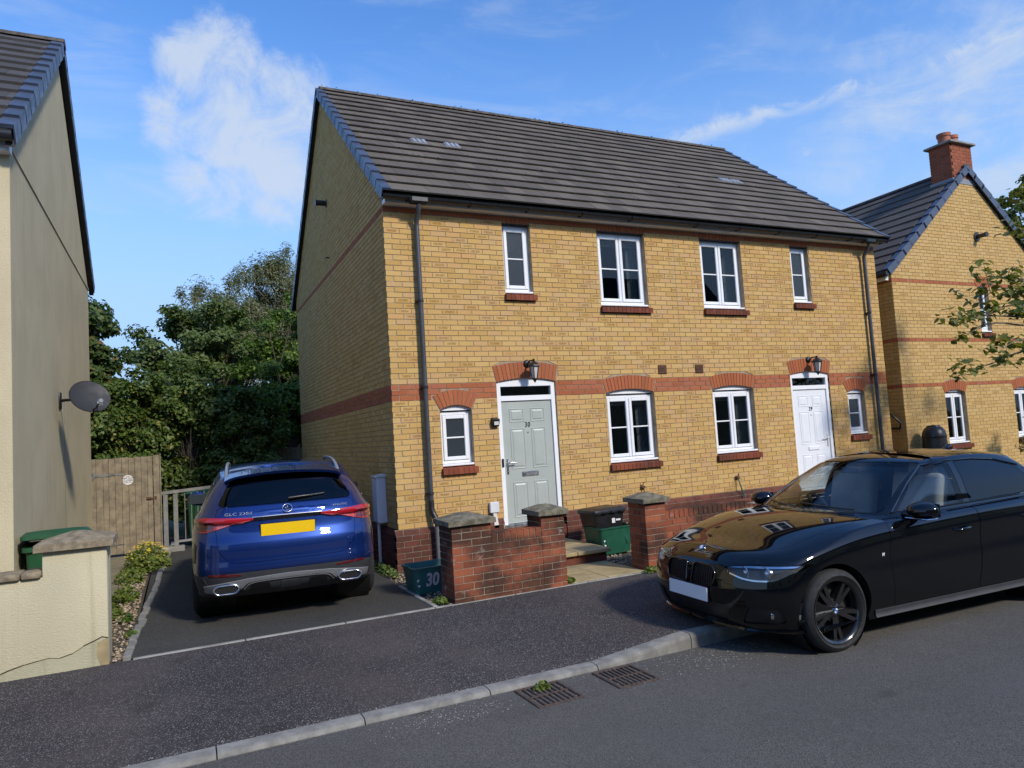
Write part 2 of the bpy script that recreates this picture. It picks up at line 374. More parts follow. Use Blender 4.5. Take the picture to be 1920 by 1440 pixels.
def render_wall(name, col, dark, streak):
    m, t, p = newmat(name); ps = pos(t)
    c = mixc(t, smooth(t, noise(t, ps, 1.3, 6, .6), .3, .7), tuple(x*.92 for x in col), tuple(x*1.05 for x in col))
    s = mapping(t, ps, sc=(3, 3, .14)); c = mixc(t, smooth(t, noise(t, s, 2.5, 5, .6), .52, .75, 0, streak), c, dark)
    c = mixc(t, smooth(t, noise(t, ps, 3.5, 7, .7), .60, .78, 0, .35), c, dark)
    L(t, c, p.inputs['Base Color']); p.inputs['Roughness'].default_value = .95; p.inputs['Specular IOR Level'].default_value = .2
    bump(t, p, noise(t, mapping(t, ps, sc=(1, 1, 1.8)), 48, 4, .65), .55, .012); return m
render_wall('render_cream', (.54, .485, .33), (.27, .25, .15), .35)
render_wall('render_house', (.55, .475, .31), (.30, .275, .205), .28)
def leafmat(name, stops, trans=.35):
    m, t, p = newmat(name); r = N(t, 'ShaderNodeNewGeometry').outputs['Random Per Island']
    c = ramp(t, r, [(k, tuple(min(.3, 1.3*x) for x in col)) for k, col in stops]); L(t, c, p.inputs['Base Color']); p.inputs['Roughness'].default_value = .5; p.inputs['Specular IOR Level'].default_value = .4
    tr = N(t, 'ShaderNodeBsdfTranslucent'); L(t, mixc(t, 1.0, c, (1.25, 1.3, .55), 'MULTIPLY'), tr.inputs[0])
    mx = N(t, 'ShaderNodeMixShader'); mx.inputs[0].default_value = trans
    o = [n for n in t.nodes if n.type == 'OUTPUT_MATERIAL'][0]; L(t, p.outputs[0], mx.inputs[1]); L(t, tr.outputs[0], mx.inputs[2]); L(t, mx.outputs[0], o.inputs[0]); return m
leafmat('leaf_sycamore', [(0, (.035, .06, .014)), (.6, (.06, .095, .022)), (.93, (.085, .115, .03)), (1, (.18, .10, .025))])
leafmat('leaf_oak', [(0, (.05, .08, .018)), (.6, (.08, .115, .028)), (1, (.12, .145, .045))])
leafmat('leaf_willow', [(0, (.09, .10, .045)), (.6, (.14, .145, .07)), (1, (.20, .195, .11))])
leafmat('leaf_ash', [(0, (.055, .10, .016)), (.6, (.09, .15, .025)), (1, (.14, .20, .035))])
leafmat('leaf_hazel', [(0, (.035, .06, .012)), (.55, (.075, .115, .022)), (.92, (.12, .165, .035)), (1, (.24, .19, .04))])
leafmat('leaf_street', [(0, (.06, .085, .016)), (.6, (.11, .13, .026)), (1, (.17, .16, .04))])
leafmat('leaf_weed', [(0, (.05, .085, .012)), (.6, (.10, .14, .02)), (1, (.17, .17, .03))])
plain('petal_yellow', (.52, .38, .02), .6, var=.2)
plain('bark', (.085, .07, .055), .95, var=.35, scale=14, bmp=.7, bscale=50)
plain('bark_light', (.16, .135, .10), .95, var=.35, scale=14, bmp=.7, bscale=50)
plain('wood_gate', (.215, .175, .118), .9, var=.3, scale=7, bmp=.3, bscale=60, grime=.25)
plain('wood_grey', (.19, .185, .175), .9, var=.22, scale=6, bmp=.3, bscale=60, grime=.3)
plain('rust', (.10, .045, .022), .85, var=.4, scale=30)
plain('grate_iron', (.062, .040, .030), .8, var=.45, scale=30, bmp=.3)
plain('void_dark', (.008, .008, .008), 1.0)
plain('box_teal', (.026, .115, .105), .42, var=.12, scale=5, grime=.25)
plain('box_green', (.014, .085, .050), .4, var=.12, scale=5, grime=.2)
plain('box_black', (.012, .012, .014), .4, var=.2, scale=5)
plain('bin_green', (.016, .075, .028), .42, var=.12, scale=4, grime=.2)
plain('white_print', (.70, .68, .66), .6, var=.08)
plain('pink_print', (.62, .50, .50), .6, var=.1)
# ------------------------------------------------------------------ ground, road, pavement, drive
G = -0.55                                   # back of the footway
KB, KF = -4.32, -4.45                       # kerb back and front
def sheet(name, mat, xs, ys, zf, parent=None):
    b = MB(); nx, ny = len(xs), len(ys)
    b.v = [(x, y, zf(x, y)) for y in ys for x in xs]
    for j in range(ny-1):
        for i in range(nx-1): b.f.append((j*nx+i, j*nx+i+1, (j+1)*nx+i+1, (j+1)*nx+i)); b.uv.append(None)
    return b.build(name, mat, parent)
def lerp(a, b, t): return a+(b-a)*max(0, min(1, t))
def kerb_top(x): return lerp(-0.645, -0.562, (x-0.28)/0.91)
def pave_z(x, y): return lerp(kerb_top(x)-.004, G, (y-KB)/(-2.21-KB))
def road_z(x, y): return -0.68+0.02*max(0, min(1, (-4.5-y)/3.0))
tag(sheet('ground', 'grass_ground', np.linspace(-400, 400, 9), np.linspace(-400, 400, 9), lambda x, y: -0.80), kind='structure')
tag(sheet('road', 'road', list(np.linspace(-70, 90, 41)), [-13, -11, -9, -7.5, -6, -5.2, -4.5, KF-.0], road_z), kind='structure')
xs = [-60, -30, -12, -6, -4, -3, -2, -1, 0, .28, .5, .75, 1.0, 1.19, 2, 4, 8, 14, 30, 80]
tag(sheet('pavement', 'pavement', xs, list(np.linspace(KB, -2.215, 8)), pave_z), kind='structure')
tag(sheet('far_pavement', 'pavement', [-60, 0, 80], [-16, -13.1], lambda x, y: -.6), kind='structure')
tag(sheet('hills', 'grass_ground', np.linspace(-120, 160, 29), [24, 32, 45, 70, 120], lambda x, y: -.8+(y-24)*.085*(1+.3*math.sin(x*.05))), kind='structure')
# kerb stones
kb = empty('kerb'); tag(kb, kind='structure')
def kerbstone(x0, x1):
    b = MB(); g = .004; n = 5; prof = []
    for i in range(n+1):
        x = x0+g+(x1-x0-2*g)*i/n; zt = kerb_top(x); zb = -.80; h = zt+.68; sp = .028 if h > .06 else .012
        prof.append([(x, KB, zb), (x, KB, zt), (x, KF+.035, zt), (x, KF+.018, zt-.006), (x, KF+.004, zt-min(h, .03)), (x, KF-.004, zb)])
    m = len(prof[0])
    for pr in prof: b.v += pr
    for i in range(n):
        for k in range(m): b.f.append((i*m+k, (i+1)*m+k, (i+1)*m+(k+1) % m, i*m+(k+1) % m)); b.uv.append(None)
    b.f += [tuple(range(m)), tuple(range(n*m, n*m+m))[::-1]]; b.uv += [None, None]
    return b.build('kerb_stone', 'kerbstone', kb, smooth=25)
for k in range(-14, 22): kerbstone(.28+.91*k, .28+.91*(k+1))
b = MB(); b.box(-60, 80, KB-.004+.0, KB+.006, -.9, -.70); b.build('bedding', 'concrete', kb)
# gravel specks washed along the kerb
def scatter(name, n, fx, mat, s0, s1, seed=3, label=None):
    """small stones as one stuff mesh: squashed octahedra"""
    R = np.random.default_rng(seed); P = np.array([fx(R) for _ in range(n)]); sz = R.uniform(s0, s1, n)
    base = np.array([(1, 0, 0), (0, 1, 0), (-1, 0, 0), (0, -1, 0), (0, 0, .7), (0, 0, -.7)], float)
    F = np.array([(0, 1, 4), (1, 2, 4), (2, 3, 4), (3, 0, 4), (1, 0, 5), (2, 1, 5), (3, 2, 5), (0, 3, 5)])
    a = R.uniform(0, 2*PI, n); V = base[None]*R.uniform(.6, 1.3, (n, 6, 1))*sz[:, None, None]
    c, s = np.cos(a)[:, None], np.sin(a)[:, None]; x = V[..., 0]*c-V[..., 1]*s; y = V[..., 0]*s+V[..., 1]*c
    V = np.stack([x, y, V[..., 2]], -1)+P[:, None]
    me = bpy.data.meshes.new(name); me.from_pydata(V.reshape(-1, 3).tolist(), [], (F[None]+6*np.arange(n)[:, None, None]).reshape(-1, 3).tolist())
    me.materials.append(M[mat]); o = link(name, me); tag(o, label, kind='stuff'); return o
def stonemat(name, stops):
    m, t, p = newmat(name); c = ramp(t, N(t, 'ShaderNodeNewGeometry').outputs['Random Per Island'], stops); L(t, c, p.inputs['Base Color']); p.inputs['Roughness'].default_value = .85; return m
stonemat('gravel', [(0, (.13, .10, .06)), (.3, (.30, .23, .14)), (.6, (.42, .34, .22)), (.85, (.24, .16, .10)), (1, (.55, .50, .42))])
stonemat('grit', [(0, (.12, .11, .10)), (.5, (.26, .25, .23)), (1, (.40, .38, .35))])
# pin kerb between footway and plots (concrete edging, piece by piece)
ed = empty('path_edging'); tag(ed, kind='structure')
x = -3.02
while x < 12:
    if not (x > 9.5): MB().bbox(x+.003, x+.912, -2.222, -2.172, G-.15, G+.008, .006).build('edging_strip', 'concrete', ed)
    x += .915
# drive
def drive_z(x, y): return G+.002
tag(sheet('driveway', 'drive', list(np.linspace(-3.03, -.27, 6)), list(np.linspace(-2.172, 7.6, 14)), drive_z), kind='structure')
# edging stones on the left of the drive, leaning and uneven
de = empty('driveway_edging'); tag(de, kind='structure')
y = -2.16; k = 0
while y < 6.2:
    ln = .30 if y < 1.2 else .45; xx = -3.06+.035*(y+2.2)*1.0+random.uniform(-.012, .012)
    b = MB(); b.bbox(-.035, .035, -.5*ln+.006, .5*ln-.006, -.15, .035, .010)
    o = b.build('edging_stone', 'kerbstone', de); o.location = (xx, y+ln/2, G+random.uniform(-.01, .012)); o.rotation_euler = (random.uniform(-.02, .02), random.uniform(-.06, .06), -.035+random.uniform(-.05, .05))
    y += ln; k += 1
# edging on the right of the drive
y = -2.17
for ln in (.62, .66):
    b = MB(); b.bbox(-.025, .025, .003, ln-.003, -.12, .015, .006); o = b.build('edging_stone', 'concrete', de); o.location = (-.255, y, G); o.rotation_euler = (0, 0, .02); y += ln
# beds
tag(sheet('soil_strip', 'soil', [-.27, -.18, -.09, 0.02], list(np.linspace(-.9, 7.8, 12)), lambda x, y: G-.015-.05*max(0, (x+.2))/.2), kind='structure')
tag(sheet('gravel_bed', 'soil', list(np.linspace(-.25, 4.9, 12)), list(np.linspace(-2.17, .02, 7)), lambda x, y: G-.012), kind='structure')
tag(sheet('neighbour_bed', 'soil', list(np.linspace(5.0, 11, 6)), list(np.linspace(-2.17, .6, 4)), lambda x, y: G-.01), kind='structure')
tag(sheet('weed_bed', 'soil', [-3.42, -3.3, -3.2, -3.05], list(np.linspace(-2.17, 6.5, 14)), lambda x, y: G-.01+.01*math.sin(y*7)), kind='structure')
tag(sheet('concrete_path', 'slab_grey', [-4.05, -3.7, -3.40], list(np.linspace(-2.0, 7.4, 12)), lambda x, y: G+.004), kind='structure')
tag(sheet('front_plot', 'slab_grey', [-14, -8, -4.06], [-2.1, -1.6, -1.0], lambda x, y: G-.004), kind='structure')
scatter('gravel', 5200, lambda R: (R.uniform(-.22, 2.9), R.uniform(-2.15, -.02), G+R.uniform(-.012, .008)), 'gravel', .008, .019, 4, 'buff gravel between garden wall and house')
scatter('loose_stones', 1500, lambda R: (R.uniform(-3.38, -3.08)+.0, R.uniform(-2.15, 5.6), G+R.uniform(-.012, .012)), 'gravel', .008, .024, 5, 'loose stones in the weedy strip beside the drive')
def gritpos(R):
    c = R.integers(0, 4)
    if c == 0: return (R.uniform(-.4, 1.9), KF-.02-abs(R.normal(0, .25)), -.678)
    if c == 1: x = R.uniform(-3, 1.2); return (x, KB+abs(R.normal(0, .06)), pave_z(x, KB)+.002)
    if c == 2: x = R.normal(1.15, .28); return (x, KF-.35+R.normal(0, .13), -.676)
    x = R.normal(-1.0, .25); return (x, KF-.18+R.normal(0, .10), -.677)
scatter('road_grit', 1500, gritpos, 'grit', .002, .006, 6, 'pale grit washed along the kerb')
# gully gratings in the channel
def grate(x0, x1, y0, y1, name, label, jit):
    e = empty(name, ((x0+x1)/2, (y0+y1)/2, -.672), jit, label=label, cat='drain grate', group='cast iron drain grates at the kerb')
    w, d = (x1-x0)/2, (y1-y0)/2
    b = MB(); fr = .022
    b.bbox(-w, w, -d, -d+fr, -.05, .004, .004).bbox(-w, w, d-fr, d, -.05, .004, .004).bbox(-w, -w+fr, -d+fr, d-fr, -.05, .004, .004).bbox(w-fr, w, -d+fr, d-fr, -.05, .004, .004)
    b.build('frame', 'grate_iron', e)
    MB().bbox(-w+fr, w-fr, -.010, .010, -.04, .0035, .003).build('cross_bar', 'grate_iron', e)
    n = 8
    for k in range(1, n):
        xx = -w+fr+(2*w-2*fr)*k/n
        MB().bbox(xx-.007, xx+.007, -d+fr, d-fr, -.04, .003, .003).build('bar', 'grate_iron', e)
    MB().box(-w+.004, w-.004, -d+.004, d-.004, -.12, -.05).build('pit', 'void_dark', e)
grate(-.46, -.10, -4.87, -4.475, 'drain_grate', 'rusty drain grate with a weed growing through it, left of the two', .01)
grate(.19, .54, -4.88, -4.49, 'drain_grate', 'rusty drain grate beside the sloping kerb stone, right of the two', -.01)
# ------------------------------------------------------------------ brickwork
CH, BL, JT = .075, .225, .010
def brick_geo(b, O, U, Nn, u0a, u1a, u0b, u1b, z0, z1, dep, proud=0.0):
    """one brick: lower edge u0a..u1a, upper edge u0b..u1b (trapezoids at cuts); O origin, U along, Nn outward"""
    def P(u, z, d): return (O[0]+U[0]*u+Nn[0]*d, O[1]+U[1]*u+Nn[1]*d, O[2]+z)
    p = [P(u0a, z0, proud), P(u1a, z0, proud), P(u1b, z1, proud), P(u0b, z1, proud), P(u0a, z0, -dep), P(u1a, z0, -dep), P(u1b, z1, -dep), P(u0b, z1, -dep)]
    w = max(.2, min(1., (u1a-u0a)/.215)); q = [(.5-.5*w, 0), (.5+.5*w, 0), (.5+.5*w, 1), (.5-.5*w, 1)]; e = [(.0, .0)]*4
    fl = (U[0]*Nn[1]-U[1]*Nn[0]) > 0
    fs = [(0, 1, 2, 3), (1, 5, 6, 2), (5, 4, 7, 6), (4, 0, 3, 7), (3, 2, 6, 7), (4, 5, 1, 0)]; us = [q, e, e, e, e, e]
    if fl: fs = [f[::-1] for f in fs]; us = [u[::-1] for u in us]
    b.add(p, fs, us)
def lay(length, z0, n, clsf, parity, holes, limit=None, first=0.0, lead=None):
    """bricks of a stretcher bond wall as tuples; holes: functions z -> (u0,u1) or None"""
    out = []
    for k in range(n):
        za, zb = z0+k*CH+JT/2, z0+(k+1)*CH-JT/2; zm = (za+zb)/2
        edges = []; u = -BL if ((k+parity) % 2 == 0) else -BL/2
        while u < length+BL: edges.append((u+JT/2, u+BL-JT/2)); u += BL
        st = lead(k) if lead else 0.0
        lo = [max(0, st)]*2; hi = [length]*2
        if limit:
            la, lb = limit(za), limit(zb)
            if lb is None: continue
            lo = [max(lo[0], la[0]), max(lo[1], lb[0])]; hi = [min(hi[0], la[1]), min(hi[1], lb[1])]
        for (a, c) in edges:
            segs = [[max(a, lo[0]), min(c, hi[0]), max(a, lo[1]), min(c, hi[1])]]
            for h in holes:
                ha, hb, hm = h(za), h(zb), h(zm)
                if hm is None: continue
                ha = ha or hm; hb = hb or hm; ns = []
                for s in segs:
                    if s[1] <= hm[0] or s[0] >= hm[1]: ns.append(s); continue
                    if s[0] < hm[0]-.01: ns.append([s[0], min(s[1], ha[0]-.004), s[2], min(s[3], hb[0]-.004)])
                    if s[1] > hm[1]+.01: ns.append([max(s[0], ha[1]+.004), s[1], max(s[2], hb[1]+.004), s[3]])
                segs = ns
            for s in segs:
                if min(s[1]-s[0], s[3]-s[2]) < .012:
                    if max(s[1]-s[0], s[3]-s[2]) < .03: continue
                    s = [s[0], max(s[1], s[0]+.004), s[2], max(s[3], s[2]+.004)]
                out.append((s[0], s[1], s[2], s[3], za, zb, clsf(k)))
    return out
def rect_hole(u0, u1, z0, z1): return lambda z: (u0, u1) if z0 < z < z1 else None
def arch_geom(u0, u1, spring, rise, vh, splay):
    """segmental arch: centre and radii from span and rise"""
    c = (u0+u1)/2; h = (u1-u0)/2; R = (h*h+rise*rise)/(2*rise); zc = spring+rise-R; a = math.asin(h/R)
    return c, zc, R, a
def arch_hole(u0, u1, spring, rise, vh):
    c, zc, R, a = arch_geom(u0, u1, spring, rise, vh, 0); Ro = R+vh+.006; h = (u1-u0)/2
    def f(z):
        # outer boundary: the extrados between the skewbacks, the skewback line below
        if z < spring-.002 or z > zc+Ro: return None
        t = math.tan(a); zs = zc+Ro*math.cos(a)
        if z <= zs: w = h+(z-spring)*t+.006
        else: w = math.sqrt(max(0, Ro*Ro-(z-zc)**2))
        return (c-w, c+w)
    return f
def voussoirs(parent, O, y, u0, u1, spring, rise, vh, n, mat='red_arch', dep=.1):
    c, zc, R, a = arch_geom(u0, u1, spring, rise, vh, 0)
    for k in range(n):
        t0 = -a+2*a*k/n; t1 = -a+2*a*(k+1)/n; g = .0045/R; g2 = .0045/(R+vh)
        def P(r, t): return (c+r*math.sin(t), zc+r*math.cos(t))
        poly = [P(R, t0+g), P(R, t1-g), P(R+vh, t1-g2), P(R+vh, t0+g2)]
        b = MB(); b.prism([(O[0]+p[0], O[2]+p[1]) for p in poly], y-.002, y+dep, 'y'); b.build('arch_brick', mat, parent)
    # mortar bed behind the arch
    seg = 14; ts = [-a-.006+(2*a+.012)*i/seg for i in range(seg+1)]
    poly = [(O[0]+c+R*math.sin(t), O[2]+zc+R*math.cos(t)) for t in ts]+[(O[0]+c+(R+vh+.008)*math.sin(t), O[2]+zc+(R+vh+.008)*math.cos(t)) for t in ts[::-1]]
    b = MB()
    for i in range(seg): b.prism([poly[i], poly[i+1], poly[2*seg-i], poly[2*seg+1-i]], y+.006, y+dep-.004, 'y')
    b.build('arch_mortar', 'mortar_red', parent)
CAMV = Vector(CAM_LOC)
def put_bricks(parent, bricks, O, U, Nn, dep, mats, singles, nm='brick', stuffname='brickwork'):
    """the nearest `singles` whole bricks become parts of their own (shared meshes), the rest one stuff part per colour"""
    def cen(t): return Vector((O[0]+U[0]*(t[0]+t[1])/2, O[1]+U[1]*(t[0]+t[1])/2, O[2]+t[4]))
    cand = sorted((i for i, t in enumerate(bricks) if abs(t[0]-t[2]) < 1e-5 and abs(t[1]-t[3]) < 1e-5 and t[1]-t[0] > .09), key=lambda i: (cen(bricks[i])-CAMV).length)
    sel = set(cand[:singles]); cache = {}; rest = {}
    for i, t in enumerate(bricks):
        if i in sel:
            key = (t[6], round(t[1]-t[0], 3))
            if key not in cache:
                b = MB(); brick_geo(b, (0, 0, 0), U, Nn, 0, t[1]-t[0], 0, t[1]-t[0], 0, t[5]-t[4], dep); cache[key] = b.mesh(nm, mats[t[6]])
            o = link(nm, cache[key], parent, (O[0]+U[0]*t[0], O[1]+U[1]*t[0], O[2]+t[4]))
        else:
            brick_geo(rest.setdefault(t[6], MB()), O, U, Nn, *t[:6], dep, random.uniform(-.0012, .0012))
    for c, b in rest.items(): tag(b.build(stuffname, mats[c], parent), kind='stuff')
def slab_with_holes(parent, name, mat, O, u0, u1, z0, z1, y0, y1, holes):
    """wall core along x, holes as rectangles (u0,u1,z0,z1), built as non-overlapping boxes"""
    us = sorted({u0, u1, *[h[0] for h in holes], *[h[1] for h in holes]}); b = MB()
    for a, c in zip(us[:-1], us[1:]):
        m = (a+c)/2; hs = sorted((h[2], h[3]) for h in holes if h[0] < m < h[1]); z = z0
        for ha, hb in hs:
            if ha > z: b.box(O[0]+a, O[0]+c, y0, y1, z, ha)
            z = max(z, hb)
        if z < z1: b.box(O[0]+a, O[0]+c, y0, y1, z, z1)
    return b.build(name, mat, parent)
# ------------------------------------------------------------------ windows and doors
FY = .085                                                            # frame plane behind the brick face
def window(house, x0, x1, z0, z1, lights, rise=0.0, spring=None, obscure=False, curtain=None, blind=0.0):
    """uPVC casement: frame > sash, pane, glazing bar, cill; brick sill below"""
    b = MB(); f = .045; top = z1
    b.bbox(x0, x0+f, FY, FY+.07, z0, top, .004).bbox(x1-f, x1, FY, FY+.07, z0, top, .004).bbox(x0+f, x1-f, FY+.001, FY+.069, top-f, top, .004).bbox(x0+f, x1-f, FY+.001, FY+.069, z0, z0+f, .004)
    win = b.build('window', 'upvc', house)
    w = (x1-x0-2*f)/lights
    if lights == 2: MB().box(x0+f+w-.012, x0+f+w+.012, FY+.004, FY+.06, z0+f, top-f).build('mullion', 'upvc', win)
    for k in range(lights):
        a, c = x0+f+w*k+(.003 if k == 0 else .006), x0+f+w*(k+1)-(.003 if k == lights-1 else .006); za, zb = z0+f+.003, top-f-.003; s = .052
        sb = MB(); y0, y1 = FY-.016, FY+.03
        for (p, q, r, t) in ((a, a+s, za, zb), (c-s, c, za, zb), (a+s, c-s, za, za+s), (a+s, c-s, zb-s, zb)): sb.bbox(p, q, y0+(0 if p == a or q == c else .0005), y1, r, t, .007)
        sb.build('sash', 'upvc', win)
        zm = (za+zb)/2-.0
        MB().bbox(a+s, c-s, FY-.004, FY+.018, zm-.011, zm+.011, .004).build('glazing_bar', 'upvc', win)
        for (r, t) in ((za+s, zm-.011), (zm+.011, zb-s)):
            MB().box(a+s-.003, c-s+.003, FY+.008, FY+.013, r, t).build('pane', 'glass_obscure' if obscure else 'glass', win)
    MB().bbox(x0-.012, x1+.03, FY-.075, FY+.0, z0-.032, z0-.001, .006).build('cill', 'upvc', win)
    if rise:     # arched head filler
        n = 12; c, zc, R, a = arch_geom(x0, x1, spring or z1, rise, 0, 0)
        poly = [(x0, z1+.018)]+[(c+R*math.sin(-a+2*a*i/n), zc+R*math.cos(-a+2*a*i/n)+.012) for i in range(n+1)]+[(x1, z1+.018)]
        MB().prism(poly, FY-.035, FY+.05, 'y').build('arched_head', 'upvc', win)
        MB().box(x0, x1, FY+.03, FY+.05, z1, z1+.018).build('head_joint', 'undercloak', win)
    # brick on edge sill, sloping and projecting
    n = max(4, round((x1-x0+.04)/.072)); sw = (x1-x0+.06)/n
    for k in range(n):
        a = x0-.02+sw*k; bb = MB()
        y = -.055; bb.hexa([(a+.003, y, z0-.145), (a+sw-.003, y, z0-.145), (a+sw-.003, .09, z0-.125), (a+.003, .09, z0-.125), (a+.003, y-.004, z0-.062), (a+sw-.003, y-.004, z0-.062), (a+sw-.003, .09, z0-.036), (a+.003, .09, z0-.036)])
        bb.build('sill_brick', 'sillred', win)
    MB().hexa([(x0-.016, -.048, z0-.140), (x1+.034, -.048, z0-.140), (x1+.034, .088, z0-.126), (x0-.016, .088, z0-.126), (x0-.016, -.050, z0-.068), (x1+.034, -.050, z0-.068), (x1+.034, .088, z0-.042), (x0-.016, .088, z0-.042)]).build('sill_mortar', 'mortar', win)
    if curtain:
        for side in curtain:
            cb = MB(); n = 9; wd = .24*(x1-x0); xa = x0 if side == 'l' else x1-wd
            for i in range(n):
                u0_, u1_ = xa+wd*i/n, xa+wd*(i+1)/n; yy = FY+.16+(.02 if i % 2 else 0.0); y2 = FY+.16+(.02 if (i+1) % 2 else 0.0)
                cb.add([(u0_, yy, z0-.05), (u1_, y2, z0-.05), (u1_, y2, z1), (u0_, yy, z1)], [(0, 1, 2, 3)])
            cb.build('curtain', 'curtain_grey' if side == 'r' else 'curtain', win)
    if blind: MB().box(x0+.02, x1-.02, FY+.12, FY+.125, z1-blind, z1).build('blind', 'curtain', win)
    return win
def six_panel(parent, x0, x1, z0, z1, y, mat):
    """door leaf with six raised panels"""
    d = MB().bbox(x0, x1, y, y+.045, z0, z1, .003).build('door', mat, parent)
    w = x1-x0; h = z1-z0; sx = .115*w/.78; pw = (w-2*sx-.11)/2
    rows = ((.105*h, .36*h), (.475*h, .775*h), (.83*h, .925*h)); rows = ((.045*h, .335*h), (.44*h, .775*h), (.825*h, .94*h))
    for r0, r1 in rows:
        for c in (0, 1):
            a = x0+sx+c*(pw+.11); bx0, bx1, bz0, bz1 = a, a+pw, z0+r0, z0+r1
            pb = MB(); t = .012
            # sunk moulding ring and raised field
            def fr(i, yy): return [(bx0+i, yy, bz0+i), (bx1-i, yy, bz0+i), (bx1-i, yy, bz1-i), (bx0+i, yy, bz1-i)]
            rings = [fr(0, y-.0015), fr(.008, y-.007), fr(.018, y-.001), fr(.030, y-.001), fr(.048, y-.008)]
            vs = [p for r in rings for p in r]; fs = []
            for i in range(len(rings)-1):
                for k in range(4): fs.append((i*4+k, i*4+(k+1) % 4, (i+1)*4+(k+1) % 4, (i+1)*4+k))
            fs.append(tuple(len(vs)-4+k for k in range(4))); pb.add(vs, fs).build('door_panel', mat, d)
    return d
def front_door(house, x0, x1, z0, z1, mat, number, hinge_right, letter):
    b = MB(); f = .07
    b.bbox(x0, x0+f, .03, .11, z0, z1, .004).bbox(x1-f, x1, .03, .11, z0, z1, .004).bbox(x0+f, x1-f, .031, .109, z1-f, z1, .004)
    zt = z1-f-.135; b.bbox(x0+f, x1-f, .031, .109, zt-.075, zt, .004)
    fr = b.build('door_frame', 'upvc', house)
    MB().box(x0+f-.002, x1-f+.002, .065, .070, zt-.002, z1-f+.002).build('fanlight_pane', 'glass', fr)
    n = 12; c, zc, R, a = arch_geom(x0, x1, z1, .055, 0, 0)
    MB().prism([(x0, z1+.001)]+[(c+R*math.sin(-a+2*a*i/n), zc+R*math.cos(-a+2*a*i/n)+.012) for i in range(n+1)]+[(x1, z1+.001)], .035, .09, 'y').build('arched_head', 'upvc', fr)
    lx0, lx1, lz0, lz1 = x0+f+.004, x1-f-.004, z0+.05, zt-.079
    d = six_panel(house, lx0, lx1, lz0, lz1, .055, mat)
    MB().bbox(x0, x1, .0, .11, z0-.03, z0+.045, .006).build('threshold', 'steel' if mat == 'door_sage' else 'upvc', fr)
    cx = (lx0+lx1)/2; hz = lz0+.47*(lz1-lz0)
    hx = lx0+.05 if hinge_right else lx1-.05; s = 1 if hinge_right else -1
    hb = MB().bbox(hx-.016, hx+.016, .043, .056, hz-.12, hz+.10, .006); hb.tube([(hx, .05, hz+.045), (hx, .0, hz+.045), (hx+s*.02, -.005, hz+.045), (hx+s*.125, -.005, hz+.043)], .010, 10)
    hb.build('door_handle', 'chrome' if mat == 'door_sage' else 'upvc_grime', d, 40)
    lz = lz0+.395*(lz1-lz0)
    MB().bbox(cx-.135, cx+.135, .040, .056, lz-.035, lz+.035, .008).build('letter_plate', 'steel' if letter else 'door_white', d)
    me = text_mesh(number, .105, 'number_black', .003, space=1.15, sx=.8); face_y(me, cx, .050, lz0+.80*(lz1-lz0)); link('door_number', me, d)
    MB().lathe([(.009, 0), (.009, .006)], 12, Matrix.Translation((cx, .055, lz0+.735*(lz1-lz0))) @ Matrix.Rotation(PI/2, 4, 'X')).build('spyhole', 'number_black', d)
    return d
def lantern(x, y, z, label):
    e = empty('wall_lantern', (x, y, z), label=label, cat='lantern', group='black coach lanterns over the front doors')
    M0 = Matrix.Translation((-.03, 0, .10)) @ Matrix.Rotation(PI/2, 4, 'X')
    MB().lathe([(.062, 0), (.062, .012), (.045, .03), (.02, .04)], 8, M0).build('wall_plate', 'black_iron', e)
    MB().tube([(-.03, -.03, .10), (-.02, -.08, .135), (.0, -.14, .135), (.0, -.17, .10), (0, -.17, .085)], .012, 8).build('arm', 'black_iron', e, 60)
    T = Matrix.Translation((0, -.17, 0))
    MB().lathe([(.012, .155), (.022, .14), (.014, .125), (.035, .105), (.095, .06), (.100, .045), (.088, .04)], 6, T).build('roof', 'black_iron', e)
    MB().lathe([(.070, .038), (.038, -.135)], 6, T, False).build('glass', 'lamp_glass', e)
    for k in range(6):
        a = 2*PI*k/6; c, s = math.cos(a), math.sin(a)
        MB().tube([(.076*c, -.17+.076*s, .045), (.042*c, -.17+.042*s, -.14)], .0055, 6).build('glazing_rib', 'black_iron', e)
    MB().lathe([(.045, -.13), (.046, -.145), (.028, -.16), (.012, -.185), (.002, -.20)], 6, T).build('base', 'black_iron', e)
def downpipe(house, x, zt, zb, y=-.075, swan=True, bottom='shoe'):
    r = .034; p = MB(); p.tube([(x, -.215, zt+.02), (x, -.215, zt-.04), (x, -.17, zt-.12), (x, y, zt-.24), (x, y, zt-.34)] if swan else [(x, y-.02, zt), (x, y, zt-.05)], r, 12); dp = p.build('downpipe', 'pipe_grey', house, 50)
    q = MB(); q.tube([(x, y, zt-.30 if swan else zt-.04), (x, y, zb)], r, 12); q.build('pipe_length', 'pipe_grey', dp, 50)
    for z in (zt-1.35, zt-2.55, zb+.12):
        if z < zb: continue
        MB().tube([(x, y, z-.018), (x, y, z+.018)], r+.007, 12).bbox(x-.055, x+.055, y+.02, .0, z-.012, z+.012, .004).build('bracket', 'black_plastic', dp, 40)
    if bottom == 'bend':
        MB().tube([(x, y, zb+.03), (x, y, zb-.09), (x+.015, y-.015, zb-.15), (x+.045, y-.05, zb-.24), (x+.055, y-.06, zb-.30), (x+.055, y-.06, zb-.34)], r+.006, 12).build('offset_bend', 'black_plastic', dp, 50)
        MB().tube([(x+.055, y-.06, zb-.32), (x+.06, y-.06, -.62)], r+.012, 12).build('ground_pipe', 'pipe_grey_light', dp, 50)
    return dp
